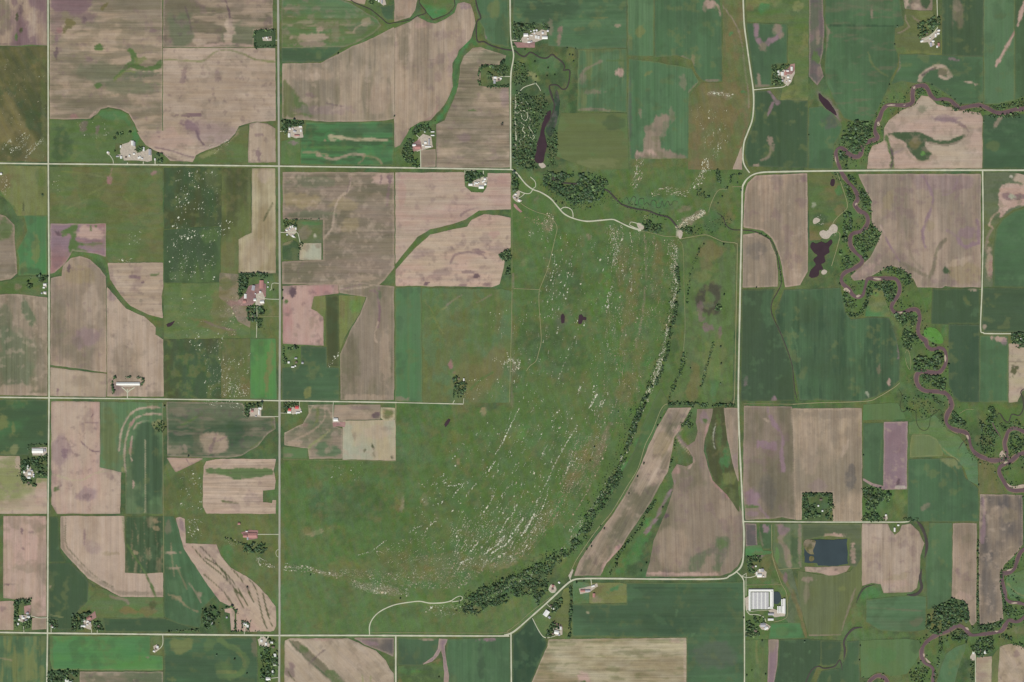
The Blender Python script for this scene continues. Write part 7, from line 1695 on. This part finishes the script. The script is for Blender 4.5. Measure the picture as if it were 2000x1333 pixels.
def grove_points(mode, f, seed):
    r = np.random.default_rng(seed)
    if mode == 'L':
        P = catmull(parse(f[0]), False, 2) if len(parse(f[0])) > 2 else densify(parse(f[0]), False, 2)
        wd, sp = float(f[1]), float(f[2]) * .8
        lo, hi = P.min(0) - wd, P.max(0) + wd
    else:
        P = np.array(parse(f[0])); sp = float(f[1]) * .8; wd = 0
        lo, hi = P.min(0), P.max(0)
    gx, gy = np.meshgrid(np.arange(lo[0], hi[0] + sp, sp), np.arange(lo[1], hi[1] + sp, sp * .9))
    gx = gx + (np.arange(gx.shape[0]) % 2)[:, None] * sp * .5
    gx = gx.ravel() + r.uniform(-.42, .42, gx.size) * sp
    gy = gy.ravel() + r.uniform(-.42, .42, gy.size) * sp
    if mode == 'L':
        d = dist_poly(gx, gy, P, False) + (fbm(gx, gy, 12, 7, 2) - .5) * wd * .5
        k = d < max(wd * .5, sp * .55)
    else:
        k = inside(gx, gy, P)
        d = dist_poly(gx, gy, P, True)
        k = (k & (d + (fbm(gx, gy, 10, 9, 2) - .5) * 5 > -1)) | (~k & (d < 1.5) & (fbm(gx, gy, 8, 13, 2) > .55))
    gap = fbm(gx, gy, 9, 21, 3) > (.40 if sp < 3 else .0)
    keep = (r.uniform(size=gx.size) < .95) & gap
    return np.stack([gx[k & keep], gy[k & keep]], 1)

for l in (q for q in GROVES_TXT.strip().splitlines() if q.strip()):
    f = l.split('|')
    P2 = grove_points(f[1], f[2:], hash_s(f[0]))
    if len(P2): build_grove(f[0], P2, float(f[-1]))

# scrub and young trees along the river banks
RV = [l.split('|')[1] for l in WATER_TXT.strip().splitlines() if l.startswith('river')]
for k, (pts, lab) in enumerate(zip(RV, ("low scrub and young trees along the long winding river", "scrub along the sandbar bend at the right edge", "scrub around the last small loop at the right edge", "scrub along the lower river in the bottom right", "scrub around the bottom edge river loop"))):
    P = catmull(parse(pts), False, 2.0)
    r = np.random.default_rng(60 + k)
    T = np.gradient(P, axis=0)
    T /= np.linalg.norm(T, axis=1)[:, None] + 1e-9
    Q = []
    for j in range(int(len(P) * 2.4)):
        i = r.integers(0, len(P))
        o_ = (4.2 + abs(r.normal(0, 6.5))) * (1 if r.uniform() < .5 else -1)
        Q.append(P[i] + np.array([-T[i][1], T[i][0]]) * o_ + r.normal(0, 1, 2))
    Q = np.array(Q)
    ok = dist_poly(Q[:, 0], Q[:, 1], P, False) > 4.0
    ok &= fbm(Q[:, 0], Q[:, 1], 12, 33, 3) > .44
    for A in ARABLE:
        lo, hi = A.min(0), A.max(0)
        m_ = ok & (Q[:, 0] > lo[0]) & (Q[:, 0] < hi[0]) & (Q[:, 1] > lo[1]) & (Q[:, 1] < hi[1])
        if m_.any(): ok[m_] &= ~inside(Q[m_, 0], Q[m_, 1], A)
    if ok.any(): build_grove(lab, Q[ok], 2.3)

CROWN_ME, TRUNK_ME = [], []
for k in range(6):
    r = np.random.default_rng(300 + k)
    # a crown of overlapping leafy lobes
    Vs, Fs, n = [], [], 0
    for j in range(5):
        c = np.array([0, 0, 0.15]) if j == 0 else np.array([math.cos(j * 1.6 + k) * .48, math.sin(j * 1.6 + k) * .48, r.uniform(-.25, .3)])
        s = .78 if j == 0 else r.uniform(.42, .58)
        V = CROWNS[(k + j) % 8] * s + c
        Vs.append(V); Fs.append(IF + n); n += len(V)
    V = np.vstack(Vs) + [0, 0, 1.55]
    CROWN_ME.append(mesh_np('crown', V, np.vstack(Fs), M['leaf'], np.tile(leaf_tint(r), (len(V), 1))))
    tv, tf = trunk_np(1.5, .13)
    TRUNK_ME.append(mesh_np('trunk', tv, tf, M['bark']))
def lone_tree(x, y, label, size, group=None):
    h = float(height(np.array([x]), np.array([y]))[0])
    wx, wy = W((x, y))
    root = empty('tree', (wx, wy, h + 0.4), RND.uniform(0, 6.28))
    s = size * S * .5
    root.scale = (s, s, s * RND.uniform(.85, 1.1))
    k = RND.randrange(6)
    link('crown', CROWN_ME[k], root)
    link('trunk', TRUNK_ME[k], root)
    tag(root, label, 'tree', group)
for l in (q for q in TREES_TXT.strip().splitlines() if q.strip()):
    label, p = l.split('|')
    lone_tree(*parse(p)[0], label, RND.uniform(3.0, 4.2))

# ------------------------------------------------------------------ rock outcrops: the largest singly, the countless small ones as one
ROCK_V = []
for k in range(10):
    r = np.random.default_rng(500 + k)
    V = IV * (0.8 + r.uniform(-.28, .28, len(IV)))[:, None]
    V[:, 2] = V[:, 2] * .5
    ROCK_V.append(V)
rocks = []
for zi, l in enumerate(q for q in ROCKS_TXT.strip().splitlines() if q.strip() and not q.startswith('#')):
    f = l.split('|')
    r = np.random.default_rng(900 + zi)
    if f[0] == 'S':
        P = catmull(parse(f[1]), False, 1.0) if len(parse(f[1])) > 2 else densify(parse(f[1]), False, 1.0)
        for k in range(int(int(f[2]) * 2.8)):
            j = r.integers(0, len(P) - 1)
            a = math.atan2(P[j + 1][1] - P[j][1], P[j + 1][0] - P[j][0])
            s = float(f[3]) * math.exp(r.normal(0, .45)) * 1.5
            rocks.append((P[j][0] + r.normal(0, .3) * float(f[5]), P[j][1] + r.normal(0, .3) * float(f[5]), min(s, 4.2), a, min(1, max(0, float(f[4]) + r.normal(0, .2))), zi))
        continue
    P = np.array(parse(f[1]))
    n, ln, di, sz, tone = int(f[2]), float(f[3]), math.radians(float(f[4])), float(f[5]), float(f[6])
    n = int(n * 2.5)
    lo, hi = P.min(0), P.max(0)
    got = 0
    while got < n:
        x, y = r.uniform(lo, hi)
        if not inside(np.array([x]), np.array([y]), P)[0]: continue
        got += 1
        L = ln * r.uniform(.3, 1.5)
        a = di + r.normal(0, .16)
        m = max(1, int(L / 1.6))
        big = r.uniform(.6, 1.25)
        for k in range(m):
            t = (k + r.uniform(-.5, .5)) / m - .5
            if m > 2 and r.uniform() < .22: continue
            s = sz * big * math.exp(r.normal(0, .5)) * 1.4
            rocks.append((x + math.cos(a) * L * t + r.normal(0, .5), y + math.sin(a) * L * t + r.normal(0, .5), min(s, 4.2), a, min(1, max(0, tone + r.normal(0, .22))), zi))
rocks.sort(key=lambda q: -q[2])
def rock_mesh(items, c0=None):
    Vs, Fs, Cs, n = [], [], [], 0
    X = np.array([q[0] for q in items]); Y = np.array([q[1] for q in items])
    H = height(X, Y)
    for (x, y, s, a, tone, zi), h in zip(items, H):
        V = ROCK_V[RND.randrange(10)]
        st = RND.uniform(1.0, 1.7)
        a2 = -a
        V = V * [s * S * st * .5, s * S * .5, min(s, 1.6) * S * .5]
        V = np.stack([V[:, 0] * math.cos(a2) - V[:, 1] * math.sin(a2), V[:, 0] * math.sin(a2) + V[:, 1] * math.cos(a2), V[:, 2]], 1)
        wx, wy = W((x, y))
        Vs.append(V + [wx, wy, h + 1.5])
        Fs.append(IF + n); n += len(V)
        c = np.array((212, 214, 192)) * (1 - tone) + np.array((176, 152, 122)) * tone
        Cs.append(np.tile(lin(c * RND.uniform(.86, 1.06)) / LIT, (len(V), 1)))
    return np.vstack(Vs), np.vstack(Fs), np.vstack(Cs)
ZONE = [("white quartzite boulder on the western rock-strewn pastures", lambda x, y: x < 545),
        ("pale quartzite outcrop along the eastern cliff of the mound", lambda x, y: x > 1215 and y > 440),
        ("pale rock ledge on the slopes north of the park creek", lambda x, y: x > 1215),
        ("pale quartzite outcrop on the lower southern slope of the mound", lambda x, y: y > 1000),
        ("pale quartzite boulder on the middle of the green mound", lambda x, y: y > 740),
        ("white quartzite boulder on the upper part of the green mound", lambda x, y: True)]
NBIG = 260
for q in rocks[:NBIG]:
    V, F, Cc = rock_mesh([q])
    c0 = V.mean(0)
    o = link('boulder', mesh_np('boulder', V - c0, F, M['rock'], Cc), None, tuple(c0))
    lab = next(a for a, t in ZONE if t(q[0], q[1]))
    tag(o, lab, 'rock', lab + ' group')
V, F, Cc = rock_mesh(rocks[NBIG:])
tag(link('scattered_rocks', mesh_np('scattered_rocks', V, F, M['rock'], Cc)), 'countless small pale quartzite rocks scattered over mound and rocky pastures', 'rocks', kind='stuff')

# ------------------------------------------------------------------ farm buildings
def box_np(w, d, h):
    x, y = w / 2, d / 2
    V = np.array([(-x, -y, 0), (x, -y, 0), (x, y, 0), (-x, y, 0), (-x, -y, h), (x, -y, h), (x, y, h), (-x, y, h)], float)
    F = np.array([(0, 1, 5, 4), (1, 2, 6, 5), (2, 3, 7, 6), (3, 0, 4, 7), (0, 3, 2, 1)])
    return V, F
def shed(x, y, w, d, rot, kind, label, h=7.0):
    wx, wy = W((x, y))
    z = float(height(np.array([x]), np.array([y]))[0]) + 0.5
    names = dict(W='shed', G='shed', P='shed', R='barn', H='house')
    root = empty(names[kind], (wx, wy, z), math.radians(-rot))
    w, d = w * S, d * S
    along_x = w >= d
    if not along_x:
        root.rotation_euler.z += math.pi / 2
        w, d = d, w
    V, F = box_np(w - 1.0, d - 1.0, h)
    # gable ends rise to the ridge
    rise = min(d * .28, 6.0)
    n = len(V)
    V = np.vstack([V, [(-(w - 1) / 2, 0, h + rise - .3), ((w - 1) / 2, 0, h + rise - .3)]])
    F4 = F.tolist()
    me = bpy.data.meshes.new('wall')
    me.from_pydata(V.tolist(), [], F4 + [(4, 7, n), (5, n + 1, 6)])
    me.materials.append(M['wallG'] if kind == 'H' else M['wallW'])
    link('wall', me, root)
    t = .5
    for sgn in (1, -1):
        y0, y1 = sgn * (d / 2 + .4), 0.0
        z0, z1 = h - .2, h + rise
        v = [(-w / 2, y0, z0), (w / 2, y0, z0), (w / 2, y1, z1), (-w / 2, y1, z1)]
        v += [(a, b, c + t) for a, b, c in v]
        fs = [(0, 1, 2, 3), (4, 5, 6, 7), (0, 1, 5, 4), (1, 2, 6, 5), (2, 3, 7, 6), (3, 0, 4, 7)]
        rm = bpy.data.meshes.new('roof')
        rm.from_pydata(v, [], fs)
        bm = bmesh.new(); bm.from_mesh(rm); bmesh.ops.recalc_face_normals(bm, faces=bm.faces); bm.to_mesh(rm); bm.free()
        rm.materials.append(M[kind])
        link('roof_slope', rm, root)
    tag(root, label, names[kind])
    return root
def bin_(x, y, dia, label, hh=9.0):
    wx, wy = W((x, y))
    root = empty('grain_bin', (wx, wy, 0.5))
    N = 20
    r = dia * S / 2
    a = np.arange(N) * 2 * math.pi / N
    V = np.vstack([np.stack([np.cos(a) * r, np.sin(a) * r, 0 * a], 1), np.stack([np.cos(a) * r, np.sin(a) * r, 0 * a + hh], 1)])
    F = np.array([(i, (i + 1) % N, N + (i + 1) % N, N + i) for i in range(N)])
    link('wall', mesh_np('wall', V, F, M['G']), root)
    V = np.vstack([np.stack([np.cos(a) * (r + .3), np.sin(a) * (r + .3), 0 * a + hh - .1], 1), [(0, 0, hh + r * .5)]])
    F = np.array([(i, (i + 1) % N, N) for i in range(N)])
    link('roof', mesh_np('roof', V, F, M['S']), root)
    tag(root, label, 'grain bin')
ORD = ['westernmost', 'second from west', 'third from west', 'fourth from west', 'fifth from west', 'sixth from west', 'seventh from west', 'eighth from west', 'ninth from west', 'tenth from west', 'eleventh from west', 'twelfth from west', 'thirteenth from west']
WORD = dict(W='white-roofed shed', G='grey-roofed shed', P='rusty pink-roofed shed', R='red-roofed barn', H='brown-roofed house', S='round white grain bin')
for l in (q for q in FARMS_TXT.strip().splitlines() if q.strip()):
    farm, items = l.split('|')
    its = []
    for it in items.split():
        q = it.split(',')
        its.append((q[0], [float(v) for v in q[1:]]))
    for kind in WORD:
        sub = sorted([v for k, v in its if k == kind], key=lambda v: (v[0], v[1]))
        for j, v in enumerate(sub):
            lab = (ORD[j] + ' ' if len(sub) > 1 else '') + WORD[kind] + ' of ' + farm
            if j == len(sub) - 1 and len(sub) > 1: lab = 'easternmost ' + WORD[kind] + ' of ' + farm
            if kind == 'S': bin_(v[0], v[1], v[2], lab)
            else: shed(v[0], v[1], v[2], v[3], v[4], kind, lab)

# the glazed bays of the greenhouse block
for j in range(13):
    x = 1468.6 + j * 2.62
    root = empty('greenhouse_bay', (*W((x, 1173.5)), .5))
    w, d, h = 2.3 * S, 33.0 * S, 3.2
    V, F = box_np(w, d, h)
    me = bpy.data.meshes.new('wall'); me.from_pydata(V.tolist(), [], F.tolist()); me.materials.append(M['wallG']); link('wall', me, root)
    N = 8
    a = np.linspace(0, math.pi, N)
    ring = np.stack([np.cos(a) * (w / 2 + .1), 0 * a, np.sin(a) * 2.4 + h], 1)
    V = np.vstack([ring + [0, -d / 2, 0], ring + [0, d / 2, 0]])
    F = np.array([(i, i + 1, N + i + 1, N + i) for i in range(N - 1)])
    link('roof', mesh_np('roof', V, F, M['W' if j % 3 == 1 else 'glass']), root)
    tag(root, ('westernmost' if j == 0 else 'easternmost' if j == 12 else ORD[j]) + ' long grey roof bay inside the white-framed greenhouse block', 'greenhouse')
